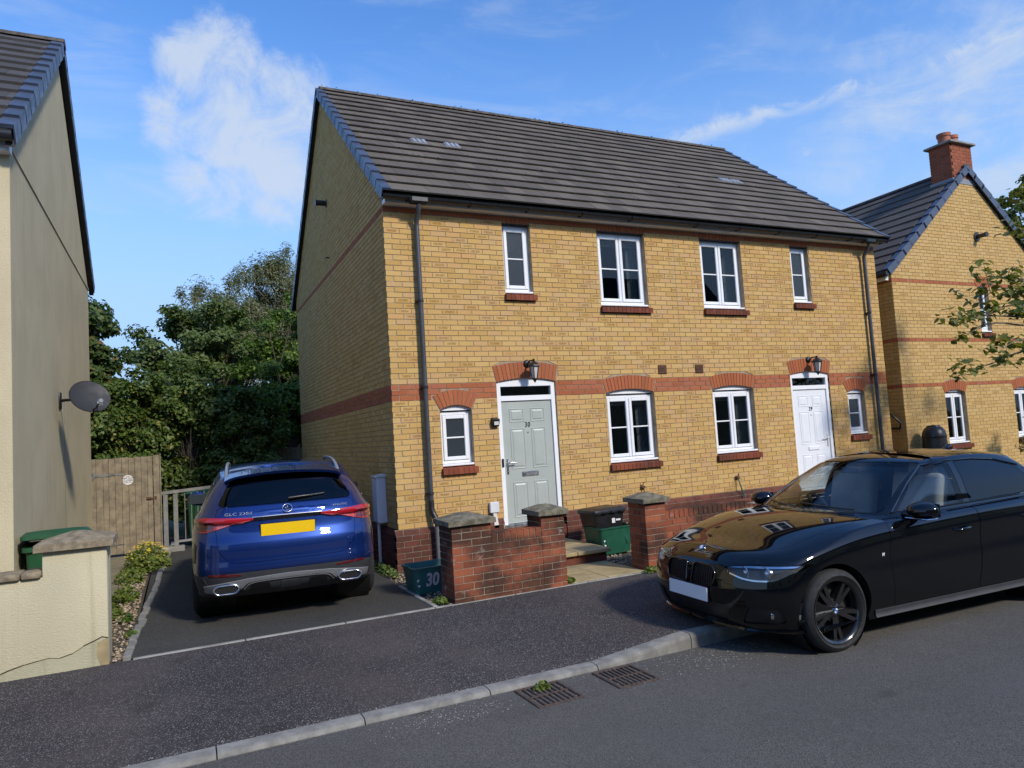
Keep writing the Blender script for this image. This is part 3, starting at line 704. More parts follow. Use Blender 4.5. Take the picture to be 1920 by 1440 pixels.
# ------------------------------------------------------------------ the pair of houses
HD, HW = 7.875, 4.95
RS = .816                                                            # roof slope
def roof_z(y): return 4.56+RS*(y+.29) if y < HD/2 else 4.56+RS*(HD-y+.29)
def cls(k): return 'r' if k in (23, 24, 25, 58) else 'y'
def build_house(side):
    """side 0: number 30 with the gable end; side 1: number 29"""
    X0 = 0 if side == 0 else HW
    h = empty('brick_house', (0, 0, 0), label=('buff brick semi-detached house with sage green door, gable end beside the blue car' if side == 0 else 'buff brick semi-detached house with white front door, behind the black saloon'), cat='house', group='semi-detached brick houses')
    O = (X0, 0, 0)
    mir = (lambda a, c: (a, c)) if side == 0 else (lambda a, c: (HW-c, HW-a))
    if side == 0: wl, ws, gs, gl, dr = (3.45, 4.36), (1.80, 2.26), (.68, 1.15), (3.42, 4.33), (1.56, 2.53)
    else: wl, ws, gs, gl, dr = (.565, 1.475), (2.67, 3.13), (3.83, 4.29), (.59, 1.50), (2.40, 3.38)
    holes_r = [(wl[0], wl[1], 3.0, 4.35), (ws[0], ws[1], 3.15, 4.35), (gs[0], gs[1], .675, 1.585), (gl[0], gl[1], .525, 1.735), (dr[0], dr[1], -.6, 1.948)]
    holes = [rect_hole(*q) for q in holes_r]+[arch_hole(*gs, 1.585, .06, .215), arch_hole(*gl, 1.735, .055, .215), arch_hole(*dr, 1.948, .055, .235)]
    lead = (lambda k: 0 if k % 2 == 0 else BL/2+JT/2-.005) if side == 0 else None
    sold = [(wl, .0), (ws, .0)]
    for q in (wl, ws): holes.append(rect_hole(q[0]-.005, q[1]+.005, 4.32, 4.43))
    br = lay(HW-.007, 0, 59, cls, 0, holes, lead=lead)
    put_bricks(h, br, O, (1, 0, 0), (0, -1, 0), .1025, {'y': 'buff', 'r': 'red'}, 300)
    # soldier courses over the upper windows
    for q in (wl, ws):
        n = round((q[1]-q[0])/.075); w = (q[1]-q[0])/n
        for k in range(n): MB().box(X0+q[0]+w*k+.004, X0+q[0]+w*(k+1)-.004, -.001, .1, 4.322, 4.42).build('soldier_brick', 'red_arch', h)
        MB().box(X0+q[0]-.004, X0+q[1]+.004, .002, .1, 4.312, 4.3215).build('lintel', 'undercloak', h)
    voussoirs(h, O, 0, *gs, 1.585, .06, .215, 9); voussoirs(h, O, 0, *gl, 1.735, .055, .215, 15); voussoirs(h, O, 0, *dr, 1.948, .055, .235, 16)
    # wall core with the mortar face, then inner linings
    core = [(wl[0], wl[1], 3.0, 4.32), (ws[0], ws[1], 3.15, 4.32), (gs[0], gs[1], .675, 1.66), (gl[0], gl[1], .525, 1.80), (dr[0], dr[1], -.62, 2.01)]
    slab_with_holes(h, 'mortar_bed', 'mortar', O, .006, HW-.006 if side == 0 else HW-.01, .0, 4.46, .0075, .27, core)
    MB().box(X0+.02, X0+HW-.02, .275, 2.6, 2.35, 2.55).build('upper_floor', 'interior', h)
    MB().box(X0+.02, X0+HW-.02, 2.6, 2.7, -.2, 4.45).build('inner_wall', 'interior_dark', h)
    MB().box(X0+.02, X0+HW-.02, .275, 2.6, -.35, -.25).build('ground_floor', 'interior_dark', h)
    MB().box(X0+.02, X0+HW-.02, .275, 2.6, 4.46, 4.5).build('ceiling', 'interior', h)
    px = X0+dr[1]+.35 if side == 0 else X0+dr[0]-.35
    MB().box(px-.05, px+.05, .275, 2.6, -.25, 4.46).build('partition', 'interior', h)
    # plinth: chamfered course, then courses proud of the wall
    nh = (dr[0]-.02, dr[1]+.02)
    pb = MB(); pm = MB()
    for k in range(10):
        u = -.05 if side == 0 else 0.0; u = u if k % 2 else u-BL/2
        za, zb = -CH*(k+1)+.005, -CH*k-.005
        while u < HW:
            a, c = max(u+.005, -.05 if side == 0 else 0.004), min(u+BL-.005, HW-.004); u += BL
            if c-a < .02: continue
            for (aa, cc) in ([(a, c)] if c < nh[0] or a > nh[1] else [(a, min(c, nh[0])), (max(a, nh[1]), c)]):
                if cc-aa < .02: continue
                xa, xc = X0+aa, X0+cc
                if k == 0: pb.hexa([(xa, -.05, za), (xc, -.05, za), (xc, .06, za), (xa, .06, za), (xa, -.006, zb), (xc, -.006, zb), (xc, .06, zb), (xa, .06, zb)])
                else: pb.box(xa, xc, -.05, .06, za, zb)
    for a, c in (((0 if side else -.045), nh[0]), (nh[1], HW-.003)):
        pm.box(X0+a, X0+c, -.043, .055, -.8, -.078); pm.hexa([(X0+a, -.043, -.078), (X0+c, -.043, -.078), (X0+c, .055, -.078), (X0+a, .055, -.078), (X0+a, .002, -.002), (X0+c, .002, -.002), (X0+c, .055, -.002), (X0+a, .055, -.002)])
    tag(pb.build('plinth_brickwork', 'plinth', h), kind='stuff'); pm.build('plinth_mortar', 'mortar_red', h)
    window(h, X0+wl[0], X0+wl[1], 3.15, 4.31, 2, curtain='r' if side == 0 else 'r', blind=.18 if side == 0 else 0)
    window(h, X0+ws[0], X0+ws[1], 3.30, 4.31, 1, obscure=True)
    window(h, X0+gs[0], X0+gs[1], .825, 1.552, 1, rise=.06, spring=1.583, obscure=True)
    window(h, X0+gl[0], X0+gl[1], .675, 1.698, 2, rise=.055, spring=1.733, curtain='r' if side == 0 else 'rl', blind=.16)
    front_door(h, X0+dr[0], X0+dr[1], -.15, 1.95, 'door_sage' if side == 0 else 'door_white', '30' if side == 0 else '29', side == 0, side == 0)
    # roof: battened tiles, course by course
    n = 16; s0 = Vector((0, -.29, 4.50)); sd_ = Vector((0, 1, RS)).normalized(); nn = Vector((0, -RS, 1)).normalized(); ln = (HD/2+.29)*math.sqrt(1+RS*RS); g = ln/n
    rf = MB(); xa, xb = (X0-.03, X0+HW) if side == 0 else (X0, X0+HW+.05)
    z_e = 4.50
    rf.hexa([(xa, -.25, z_e-.015), (xb, -.25, z_e-.015), (xb, HD/2, z_e-.015+RS*(HD/2+.25)), (xa, HD/2, z_e-.015+RS*(HD/2+.25)), (xa, -.25, z_e+.02), (xb, -.25, z_e+.02), (xb, HD/2, z_e+.02+RS*(HD/2+.25)), (xa, HD/2, z_e+.02+RS*(HD/2+.25))])
    rf.hexa([(xa, HD/2, z_e-.015+RS*(HD/2+.25)), (xb, HD/2, z_e-.015+RS*(HD/2+.25)), (xb, HD+.25, z_e-.015), (xa, HD+.25, z_e-.015), (xa, HD/2, z_e+.06+RS*(HD/2+.25)), (xb, HD/2, z_e+.06+RS*(HD/2+.25)), (xb, HD+.25, z_e+.06), (xa, HD+.25, z_e+.06)])
    roof = rf.build('roof', 'tile', h)
    tw = .30; th = .028; tcache = {}
    Mt = Matrix(((1, 0, 0, 0), (0, sd_.y, nn.y, 0), (0, sd_.z, nn.z, 0), (0, 0, 0, 1)))
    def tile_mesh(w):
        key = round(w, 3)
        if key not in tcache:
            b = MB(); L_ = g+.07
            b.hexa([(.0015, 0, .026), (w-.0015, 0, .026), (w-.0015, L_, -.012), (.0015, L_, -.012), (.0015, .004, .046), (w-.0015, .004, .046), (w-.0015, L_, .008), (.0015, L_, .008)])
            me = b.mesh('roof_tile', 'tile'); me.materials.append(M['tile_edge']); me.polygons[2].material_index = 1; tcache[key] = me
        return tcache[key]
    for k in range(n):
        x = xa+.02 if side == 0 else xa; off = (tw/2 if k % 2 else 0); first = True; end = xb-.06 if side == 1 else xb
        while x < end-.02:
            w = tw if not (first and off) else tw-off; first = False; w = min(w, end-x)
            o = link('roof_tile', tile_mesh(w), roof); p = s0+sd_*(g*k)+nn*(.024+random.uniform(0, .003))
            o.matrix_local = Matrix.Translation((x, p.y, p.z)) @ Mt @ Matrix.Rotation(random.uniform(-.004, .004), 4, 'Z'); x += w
    # ventilator tiles
    for (vx, kk) in (((1.02, 7), (1.62, 7)) if side == 0 else ((2.72, 7), (3.02, 7))):
        p = s0+sd_*(g*kk+.10)+nn*.06; b = MB()
        b.bbox(0, .27, 0, .20, -.02, .006, .004)
        for q in range(3): b.bbox(.02+q*.085, .085+q*.085, .01, .19, .006, .020, .004)
        o = b.build('ventilator_tile', 'lead', roof); o.matrix_local = Matrix.Translation((X0+vx, p.y, p.z)) @ Mt
    # ridge
    x = xa
    while x < xb-.05:
        w = min(.45, xb-x); b = MB(); m = 8; R_ = .12
        for e in (0, 1):
            for k in range(m+1): a = PI*k/m; b.v.append((x+(.003 if e == 0 else w-.003), HD/2+R_*math.cos(a), s0.z+RS*(HD/2+.29)+.0+.75*R_*math.sin(a)))
        for k in range(m): b.f.append((k, k+1, m+2+k, m+1+k)); b.uv.append(None)
        b.f += [tuple(range(m+1))[::-1], tuple(range(m+1, 2*m+2))]; b.uv += [None, None]
        b.build('ridge_tile', 'ridge', roof, 50); x += w
    # dry verge caps on the gable
    vm = {}
    for sgn in (0, 1):
        for k in range(n):
            p = (s0+sd_*(g*k)+nn*.03)
            xe = X0-.085 if side == 0 else X0+HW+.085
            b = MB(); t = .012; L_ = g+.03; i0 = xe; i1 = xe+(.125 if side == 0 else -.125); a_, c_ = min(i0, i1), max(i0, i1)
            xo = (xe, xe+(t if side == 0 else -t)); oa, oc = min(xo), max(xo)
            b.hexa([(a_, 0, .020), (c_, 0, .020), (c_, L_, .0), (a_, L_, .0), (a_, 0, .052), (c_, 0, .052), (c_, L_, .024), (a_, L_, .024)])
            b.hexa([(oa, -.0, -.105), (oc, 0, -.105), (oc, L_, -.125), (oa, L_, -.125), (oa, 0, .0195), (oc, 0, .0195), (oc, L_, -.0005), (oa, L_, -.0005)])
            o = b.build('verge_cap', 'verge', roof)
            if sgn == 0: o.matrix_local = Matrix.Translation((0, p.y, p.z)) @ Mt
            else: o.matrix_local = Matrix.Translation((0, HD-p.y, p.z)) @ Matrix.Diagonal((1, -1, 1, 1)) @ Mt
    # eaves: fascia, soffit, gutter
    MB().box(X0+.002, xb-.06 if side else xb, -.115, .27, 4.437, 4.50).build('fascia', 'fascia', h)
    MB().box(X0+.002, xb-.06 if side else xb, -.14, -.117, 4.437, 4.55).build('fascia_board', 'fascia', h)
    b = MB(); m = 8; R_ = .062; gz, gy = 4.515, -.215; ga, gb = (X0-.05, X0+HW) if side == 0 else (X0, X0+HW+.06)
    for e in (ga, gb):
        for rr in (R_, R_-.005):
            for k in range(m+1): a = PI+PI*k/m; b.v.append((e, gy+rr*math.cos(a), gz+rr*math.sin(a)*.95))
    q = m+1
    for k in range(m): b.f += [(k, k+1, 2*q+k+1, 2*q+k), (q+k+1, q+k, 3*q+k, 3*q+k+1)]; b.uv += [None, None]
    b.f += [tuple(range(q))+tuple(range(2*q-1, q-1, -1)), (tuple(range(2*q, 3*q))+tuple(range(4*q-1, 3*q-1, -1)))[::-1]]; b.uv += [None, None]
    gut = b.build('gutter', 'black_plastic', h, 60)
    MB().prism([(gy+R_*math.cos(PI+PI*k/m), gz+R_*math.sin(PI+PI*k/m)*.95) for k in range(m+1)], (ga-.004) if side == 0 else gb, (ga) if side == 0 else gb+.004, 'x').build('gutter_end', 'black_plastic', gut)
    for x in np.arange(ga+.35, gb-.1, .92):
        bb = MB(); R2 = R_+.006
        bb.tube([(x, gy+R2*math.cos(PI+PI*k/m), gz+R2*math.sin(PI+PI*k/m)*.95) for k in range(m+1)], .007, 6); bb.box(x-.012, x+.012, -.17, -.141, gz-.06, gz+.01)
        bb.build('gutter_bracket', 'black_plastic', gut)
    downpipe(h, .455 if side == 0 else 9.50, 4.45, .33 if side == 0 else -.45, bottom='bend' if side == 0 else 'shoe')
    xo = .455 if side == 0 else 9.50
    MB().bbox(xo-.13, xo+.13, gy-R_-.006, gy+R_+.006, gz-.09, gz+.004, .02).build('gutter_outlet', 'black_plastic', gut)
    # vent brick
    vx = 4.53 if side == 0 else 5.29
    vb = MB().bbox(vx-.085, vx+.085, -.012, .02, 2.01, 2.16, .006); v = vb.build('vent_grille', 'rust', h)
    for k in range(5): MB().box(vx-.07, vx+.07, -.018, -.0125, 2.025+k*.025, 2.036+k*.025).build('louvre', 'rust', v)
    # outside tap and cable stub
    if side == 0:
        MB().bbox(3.93, 4.0, -.05, .0, .21, .25, .01).tube([(3.96, -.03, .25), (3.95, -.06, .30), (3.99, -.06, .31)], .008, 6).tube([(3.965, -.04, .21), (3.965, -.055, .15)], .009, 6).build('wall_tap', 'rust', h)
    else:
        MB().bbox(5.87, 5.94, -.05, .0, .20, .25, .01).tube([(5.91, -.03, .25), (5.90, -.06, .29)], .008, 6).build('wall_tap', 'rust', h)
        MB().tube([(5.90, -.05, .20), (5.91, -.08, .08), (5.97, -.09, -.12), (6.05, -.09, -.45)], .011, 8).build('hose', 'box_teal', h)
    return h
H30 = build_house(0); H29 = build_house(1)
# movement joint between the two
MB().box(4.9435, 4.9545, .0025, .0070, 0, 4.44).build('movement_joint', 'pipe_grey_light', H30)
# gable end of number 30
gh = MB()
def glim(z):
    zr = roof_z(0)-.07
    if z < zr: return (0, HD)
    d = (z-zr)/RS
    return (d, HD-d) if d < HD/2-.05 else None
gb = lay(HD, 0, 104, cls, 1, [], limit=glim, lead=lambda k: 0 if k % 2 else BL/2+JT/2-.005)
put_bricks(H30, gb, (0, 0, 0), (0, 1, 0), (-1, 0, 0), .1025, {'y': 'buff_gable', 'r': 'red'}, 0)
zr = roof_z(0)-.09
MB().prism([(.02, 0), (HD-.01, 0), (HD-.01, zr), (HD/2, zr+RS*HD/2), (.02, zr)], .0075, .25, 'x').build('gable_mortar_bed', 'mortar', H30)
pb = MB()
for k in range(10):
    y = -.05 if k % 2 else -.05-BL/2; za, zb = -CH*(k+1)+.005, -CH*k-.005
    while y < HD:
        a, c = max(y+.005, .07), min(y+BL-.005, HD); y += BL
        if c-a < .02: continue
        if k == 0: pb.hexa([(-.05, a, za), (.06, a, za), (.06, c, za), (-.05, c, za), (-.006, a, zb), (.06, a, zb), (.06, c, zb), (-.006, c, zb)])
        else: pb.box(-.05, .06, a, c, za, zb)
tag(pb.build('plinth_brickwork', 'plinth', H30), kind='stuff')
MB().box(-.043, .055, .062, HD, -.8, -.078).build('plinth_mortar', 'mortar_red', H30)
# undercloak and barge shadow gap under the verge, back and far walls
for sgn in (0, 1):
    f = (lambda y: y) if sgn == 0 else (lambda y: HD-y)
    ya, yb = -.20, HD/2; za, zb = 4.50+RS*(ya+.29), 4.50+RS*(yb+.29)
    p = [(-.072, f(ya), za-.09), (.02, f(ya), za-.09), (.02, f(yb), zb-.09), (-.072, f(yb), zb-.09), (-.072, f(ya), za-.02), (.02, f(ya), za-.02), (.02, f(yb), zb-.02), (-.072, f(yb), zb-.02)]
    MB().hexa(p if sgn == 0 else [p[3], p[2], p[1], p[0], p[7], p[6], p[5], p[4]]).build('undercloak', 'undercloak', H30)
MB().box(.02, HW, HD-.12, HD-.005, -.8, 4.5).build('rear_wall', 'buff_far', H30); MB().box(HW, 2*HW-.02, HD-.12, HD-.005, -.8, 4.5).build('rear_wall', 'buff_far', H29)
MB().prism([(.28, -.8), (HD-.13, -.8), (HD-.13, zr), (HD/2, zr+RS*HD/2), (.28, zr)], 2*HW-.24, 2*HW-.012, 'x').build('side_wall', 'buff_far', H29)
# small fittings on the gable
MB().lathe([(.075, 0), (.075, .02), (.05, .025), (.05, .17), (.056, .17), (.056, .20)], 16, Matrix.Translation((-.0, 3.83, 5.72)) @ Matrix.Rotation(-PI/2, 4, 'Y')).build('boiler_flue', 'black_plastic', H30, 40)
MB().tube([(0, 3.75, 4.66), (-.06, 3.75, 4.66), (-.06, 3.80, 4.66)], .012, 6).build('overflow_pipe', 'black_plastic', H30)
mb = MB().bbox(-.135, 0, .50, .76, .06, .70, .010).build('meter_box', 'meter_grey', H30)
MB().bbox(-.142, -.1355, .515, .745, .085, .68, .003).build('meter_door', 'meter_grey', mb)
MB().hexa([(-.155, .485, .70), (0, .485, .70), (0, .775, .70), (-.155, .775, .70), (-.155, .485, .712), (0, .485, .735), (0, .775, .735), (-.155, .775, .712)]).build('meter_hood', 'meter_grey', mb)
MB().tube([(-.085, .68, .06), (-.085, .68, -.64)], .024, 10).build('conduit', 'conduit_white', mb, 50)
eb = MB().bbox(1.325, 1.465, -.06, 0, .095, .245, .008).build('socket_box', 'meter_grey', H30)
MB().hexa([(1.38, -.05, -.12), (1.45, -.05, -.12), (1.45, -.002, -.12), (1.38, -.002, -.12), (1.37, -.05, .09), (1.42, -.05, .09), (1.42, -.002, .09), (1.37, -.002, .09)]).build('trunking', 'upvc_grime', eb)
sl = MB().hexa([(1.44, -.05, 1.31), (1.54, -.05, 1.31), (1.54, 0, 1.31), (1.44, 0, 1.31), (1.44, -.09, 1.41), (1.54, -.09, 1.41), (1.54, 0, 1.44), (1.44, 0, 1.44)]).build('solar_light', 'black_plastic', H30)
MB().box(1.455, 1.525, -.078, -.07, 1.33, 1.385).build('lens', 'lamp_glass', sl)
MB().bbox(1.585, 1.615, .012, .03, .72, .84, .005).build('doorbell', 'black_plastic', H30)
lantern(2.10, -.0, 2.11, 'black coach lantern over the sage green door')
lantern(7.86, -.0, 2.11, 'black coach lantern over the white door')
# ------------------------------------------------------------------ steps and infill under the doors
for (a, c, hh) in ((1.545, 2.545, H30), (7.345, 8.345, H29)):
    MB().box(a, c, -.03, .25, -.75, -.182).build('door_footing', 'plinth', hh)
st = empty('door_step', (2.0, -.65, G), label='concrete slab door step below the sage green door', cat='step')
MB().bbox(1.50-2.0, 2.44-2.0, -1.25+.65, -.055+.65, -.2, .125, .008).build('riser', 'plinth', st)
for k, (a, c) in enumerate(((-.53, -.03), (-.024, .475))):
    for (y0, y1) in ((-.655, -.06), (-.054, .598)): MB().bbox(a, c, y0, y1, .127, .175, .008).build('slab', 'slab_buff', st)
st2 = empty('door_step', (7.84, -.6, G), label='concrete door step below the white door', cat='step')
MB().bbox(-.5, .5, -.6, .54, -.2, .16, .01).build('slab', 'slab_buff', st2)
gp = empty('garden_path'); tag(gp, kind='structure')
for i, (a, c) in enumerate(((1.33, 1.86), (1.866, 2.39))):
    for j, (y0, y1) in enumerate(((-2.165, -1.70), (-1.694, -1.26))): MB().bbox(a, c, y0, y1, G-.06, G+.012+.003*((i+j) % 2), .005).build('slab', 'slab_buff', gp)
for (a, c) in ((7.3, 7.83), (7.836, 8.4)):
    for (y0, y1) in ((-2.165, -1.70), (-1.694, -1.22)): MB().bbox(a, c, y0, y1, G-.06, G+.012, .005).build('slab', 'slab_buff', gp)
ss = empty('slab_stack', (3.02, -.55, G), .12, label='spare concrete slabs stacked on the gravel against the plinth', cat='slabs')
for k in range(2): MB().bbox(-.24+.02*k, .30, -.32, .30, .03+.075*k, .10+.075*k, .01).build('slab', 'slab_grey', ss)
MB().bbox(-.20, .26, -.30, .2, -.02, .03, .005).build('packer', 'slab_grey', ss)
# ------------------------------------------------------------------ brick garden wall
def pillar(par, x0, x1, y0, y1, z0, n, cap=True):
    """bonded pier: bricks on the front, sides and back"""
    w, d = x1-x0, y1-y0
    for k in range(n):
        za, zb = z0+k*CH+.005, z0+(k+1)*CH-.005; odd = k % 2
        js = [0]
        u = BL/2 if odd else BL
        while u < w-.03: js.append(u); u += BL
        js.append(w)
        for a, c in zip(js[:-1], js[1:]):
            b = MB(); dd = .1025
            brick_geo(b, (x0, y0, 0), (1, 0, 0), (0, -1, 0), a+(.005 if a > 0 else 0), c-(.005 if c < w else 0), a+(.005 if a > 0 else 0), c-(.005 if c < w else 0), za, zb, dd, random.uniform(-.001, .001)); b.build('brick', 'gardenred', par)
        for sx, nx in ((x0, -1), (x1, 1)):
            js = [.1125, .1125+(BL/2 if odd else BL)] if d > .3 else [.1125]
            js = [j for j in js if j < d-.03]+[d]
            for a, c in zip(js[:-1], js[1:]):
                b = MB(); brick_geo(b, (sx, y0, 0), (0, 1, 0), (nx, 0, 0), a+.005 if a > .12 else a, c-.005 if c < d else c, a+.005 if a > .12 else a, c-.005 if c < d else c, za, zb, .10, random.uniform(-.001, .001)); b.build('brick', 'gardenred', par)
    MB().box(x0+.006, x1-.006, y0+.006, y1-.004, z0-.1, z0+n*CH).build('mortar', 'mortar_red', par)
    if cap:
        zt = z0+n*CH; o = .045; bm = bmesh.new(); cx, cy = (x0+x1)/2, (y0+y1)/2
        v = []
        for (s, z) in ((0, zt+.002), (0, zt+.055)): v.append([bm.verts.new(p) for p in ((x0-o+s, y0-o+s, z), (x1+o-s, y0-o+s, z), (x1+o-s, y1+o-s, z), (x0-o+s, y1+o-s, z))])
        lx = (x1-x0)*.18; ly = (y1-y0)*.18
        v.append([bm.verts.new(p) for p in ((cx-lx, cy-ly, zt+.11), (cx+lx, cy-ly, zt+.11), (cx+lx, cy+ly, zt+.11), (cx-lx, cy+ly, zt+.11))])
        bm.faces.new(v[0][::-1]); bm.faces.new(v[2])
        for i in range(2):
            for k in range(4): bm.faces.new((v[i][k], v[i][(k+1) % 4], v[i+1][(k+1) % 4], v[i+1][k]))
        bevel_bm(bm, .008, 2, 20); bmesh.ops.subdivide_edges(bm, edges=bm.edges[:], cuts=1)
        for q in bm.verts: q.co += Vector((random.uniform(-.003, .003), random.uniform(-.003, .003), random.uniform(-.003, .003)))
        MB().bm(bm).build('coping', 'stone_cap', par, 35)
gw = empty('garden_wall', (0, 0, 0), label='low stained red brick garden wall between two capped piers', cat='wall')
WY = -2.165
pillar(gw, -.055, .395, WY-.05, WY+.35, G-.02, 11)
pillar(gw, 1.005, 1.295, WY-.05, WY+.30, G-.02, 11)
# low infill: seven courses then a brick-on-edge capping
for k in range(8):
    za, zb = G-.02+k*CH+.005, G-.02+(k+1)*CH-.005; L_ = 1.005-.395; u = -BL/2 if k % 2 else 0
    while u < L_:
        a, c = max(u+.005, .003), min(u+BL-.005, L_-.003); u += BL
        if c-a < .03: continue
        b = MB(); brick_geo(b, (.395, WY-.049, 0), (1, 0, 0), (0, -1, 0), a, c, a, c, za, zb, .21, random.uniform(-.001, .001)); b.build('brick', 'gardenred', gw)
for k in range(8):
    w = (1.005-.395)/8; a = .395+k*w; MB().box(a+.005, a+w-.005, WY-.05, WY+.165, G-.02+8*CH+.004, G-.02+8*CH+.106).build('capping_brick', 'gardenred', gw)
MB().box(.39, 1.01, WY-.042, WY+.155, G-.1, G-.02+8*CH+.098).build('mortar', 'mortar_red', gw)
gw2 = empty('garden_wall', (0, 0, 0), label='red brick garden wall running behind the black saloon from a capped pier', cat='wall')
pillar(gw2, 2.41, 2.71, WY-.05, WY+.30, G-.02, 11)
for k in range(8):
    za, zb = G-.02+k*CH+.005, G-.02+(k+1)*CH-.005; L_ = 4.6; u = -BL/2 if k % 2 else 0
    while u < L_:
        a, c = max(u+.005, .003), min(u+BL-.005, L_-.003); u += BL
        if c-a < .03: continue
        b = MB(); brick_geo(b, (2.71, WY-.02, 0), (1, 0, 0), (0, -1, 0), a, c, a, c, za, zb, .21, random.uniform(-.001, .001)); b.build('brick', 'gardenred', gw2)
for k in range(61): a = 2.71+k*.0754; MB().box(a+.005, a+.0704, WY-.021, WY+.19, G-.02+8*CH+.004, G-.02+8*CH+.106).build('capping_brick', 'gardenred', gw2)
MB().box(2.70, 7.31, WY-.012, WY+.18, G-.1, G-.02+8*CH+.098).build('mortar', 'mortar_red', gw2)
# ------------------------------------------------------------------ rendered house on the left
lh = empty('rendered_house', (-4.0, -1.4, G), label='cream rendered house with dark tiled roof and verge, cut by the frame', cat='house')
def LP(o): o.location = (4.0, 1.4, -G); return o
xw, yf, yb_, yr, ze, zr_, sl_ = -4.0, -1.40, 5.02, 1.81, 4.22, 6.90, .79
LP(MB().prism([(yf, -.8), (yb_, -.8), (yb_, ze), (yr, ze+sl_*(yr-yf)-.02), (yf, ze)], -10, xw, 'x').build('wall', 'render_house', lh))
LP(MB().hexa([(xw-.0, yf-.002, ze-.03), (xw+.012, yf-.002, ze-.03), (xw+.012, yb_, ze-.03), (xw, yb_, ze-.03), (xw, yf-.002, ze), (xw+.012, yf-.002, ze), (xw+.012, yb_, ze), (xw, yb_, ze)]).build('render_stop_bead', 'render_house', lh))
# crack-like joint in the render rising to the eaves (movement bead)
LP(MB().tube([(xw+.002, 1.9, G), (xw, 1.9, 2.3)], .0025, 4).build('movement_bead', 'interior', lh))
n = 13; s0 = Vector((0, yf-.22, ze+.02)); sdv = Vector((0, 1, sl_)).normalized(); nnv = Vector((0, -sl_, 1)).normalized(); ln = (yr-yf+.22)*math.sqrt(1+sl_*sl_); g = ln/n
Mt2 = Matrix(((1, 0, 0, 0), (0, sdv.y, nnv.y, 0), (0, sdv.z, nnv.z, 0), (0, 0, 0, 1)))
za = ze; zt = ze+sl_*(yr-yf+.22)
rb = MB().hexa([(-10, yf-.2, za), (xw+.05, yf-.2, za), (xw+.05, yr, zt), (-10, yr, zt), (-10, yf-.2, za+.03), (xw+.05, yf-.2, za+.03), (xw+.05, yr, zt+.03), (-10, yr, zt+.03)])
rb.hexa([(-10, yr, zt), (xw+.05, yr, zt), (xw+.05, yb_+.2, za), (-10, yb_+.2, za), (-10, yr, zt+.06), (xw+.05, yr, zt+.06), (xw+.05, yb_+.2, za+.06), (-10, yb_+.2, za+.06)])
lroof = LP(rb.build('roof', 'tile_slate', lh))
tb = MB(); L_ = g+.07; tb.hexa([(.0015, 0, .012), (.2985, 0, .012), (.2985, L_, -.012), (.0015, L_, -.012), (.0015, .006, .05), (.2985, .006, .05), (.2985, L_, .012), (.0015, L_, .012)]); tme = tb.mesh('roof_tile', 'tile_slate')
for k in range(n):
    for i in range(9):
        o = link('roof_tile', tme, lroof); p = s0+sdv*(g*k)+nnv*(.03+random.uniform(0, .003)); o.matrix_local = Matrix.Translation((xw+.03-.30*(i+1)-(.15 if k % 2 else 0), p.y, p.z)) @ Mt2
    if k % 2:
        o = link('roof_tile', tme, lroof); p = s0+sdv*(g*k)+nnv*.031; o.matrix_local = Matrix.Translation((xw+.03-.15, p.y, p.z)) @ Mt2 @ Matrix.Diagonal((.5, 1, 1, 1))
for sgn in (0, 1):
    for k in range(n):
        p = s0+sdv*(g*k)+nnv*.036; b = MB(); LL = g+.03
        b.hexa([(xw-.05, 0, .02), (xw+.085, 0, .02), (xw+.085, LL, 0), (xw-.05, LL, 0), (xw-.05, 0, .058), (xw+.085, 0, .058), (xw+.085, LL, .026), (xw-.05, LL, .026)])
        b.hexa([(xw+.073, 0, -.12), (xw+.085, 0, -.12), (xw+.085, LL, -.14), (xw+.073, LL, -.14), (xw+.073, 0, .0195), (xw+.085, 0, .0195), (xw+.085, LL, -.0005), (xw+.073, LL, -.0005)])
        o = b.build('verge_cap', 'verge', lroof)
        o.matrix_local = (Matrix.Translation((0, p.y, p.z)) if sgn == 0 else Matrix.Translation((0, 2*yr-p.y, p.z)) @ Matrix.Diagonal((1, -1, 1, 1))) @ Mt2
for i in range(13):
    b = MB(); m = 8; x1 = xw+.09-.45*i; x0 = x1-.445
    for e in (x0, x1):
        for k in range(m+1): a = PI*k/m; b.v.append((e, yr+.12*math.cos(a), zt+.03+.09*math.sin(a)))
    for k in range(m): b.f.append((k, k+1, m+2+k, m+1+k)); b.uv.append(None)
    b.f += [tuple(range(m+1))[::-1], tuple(range(m+1, 2*m+2))]; b.uv += [None, None]; b.build('ridge_tile', 'ridge', lroof, 50)
for sgn in (0, 1):
    f = (lambda y: y) if sgn == 0 else (lambda y: 2*yr-y); ya, yb2 = yf-.18, yr; q0, q1 = za+sl_*(ya-yf+.2), zt
    p = [(xw-.0, f(ya), q0-.10), (xw+.07, f(ya), q0-.10), (xw+.07, f(yb2), q1-.10), (xw, f(yb2), q1-.10), (xw, f(ya), q0), (xw+.07, f(ya), q0), (xw+.07, f(yb2), q1), (xw, f(yb2), q1)]
    LP(MB().hexa(p if sgn == 0 else [p[3], p[2], p[1], p[0], p[7], p[6], p[5], p[4]]).build('undercloak', 'undercloak', lh))
LP(MB().box(-10, xw+.02, yf-.12, yf, ze-.10, ze-.001).build('fascia', 'fascia', lh))
LP(MB().tube([(-10, yf-.2, ze+.02), (xw+.06, yf-.2, ze+.02)], .062, 12).build('gutter', 'black_plastic', lh, 50))
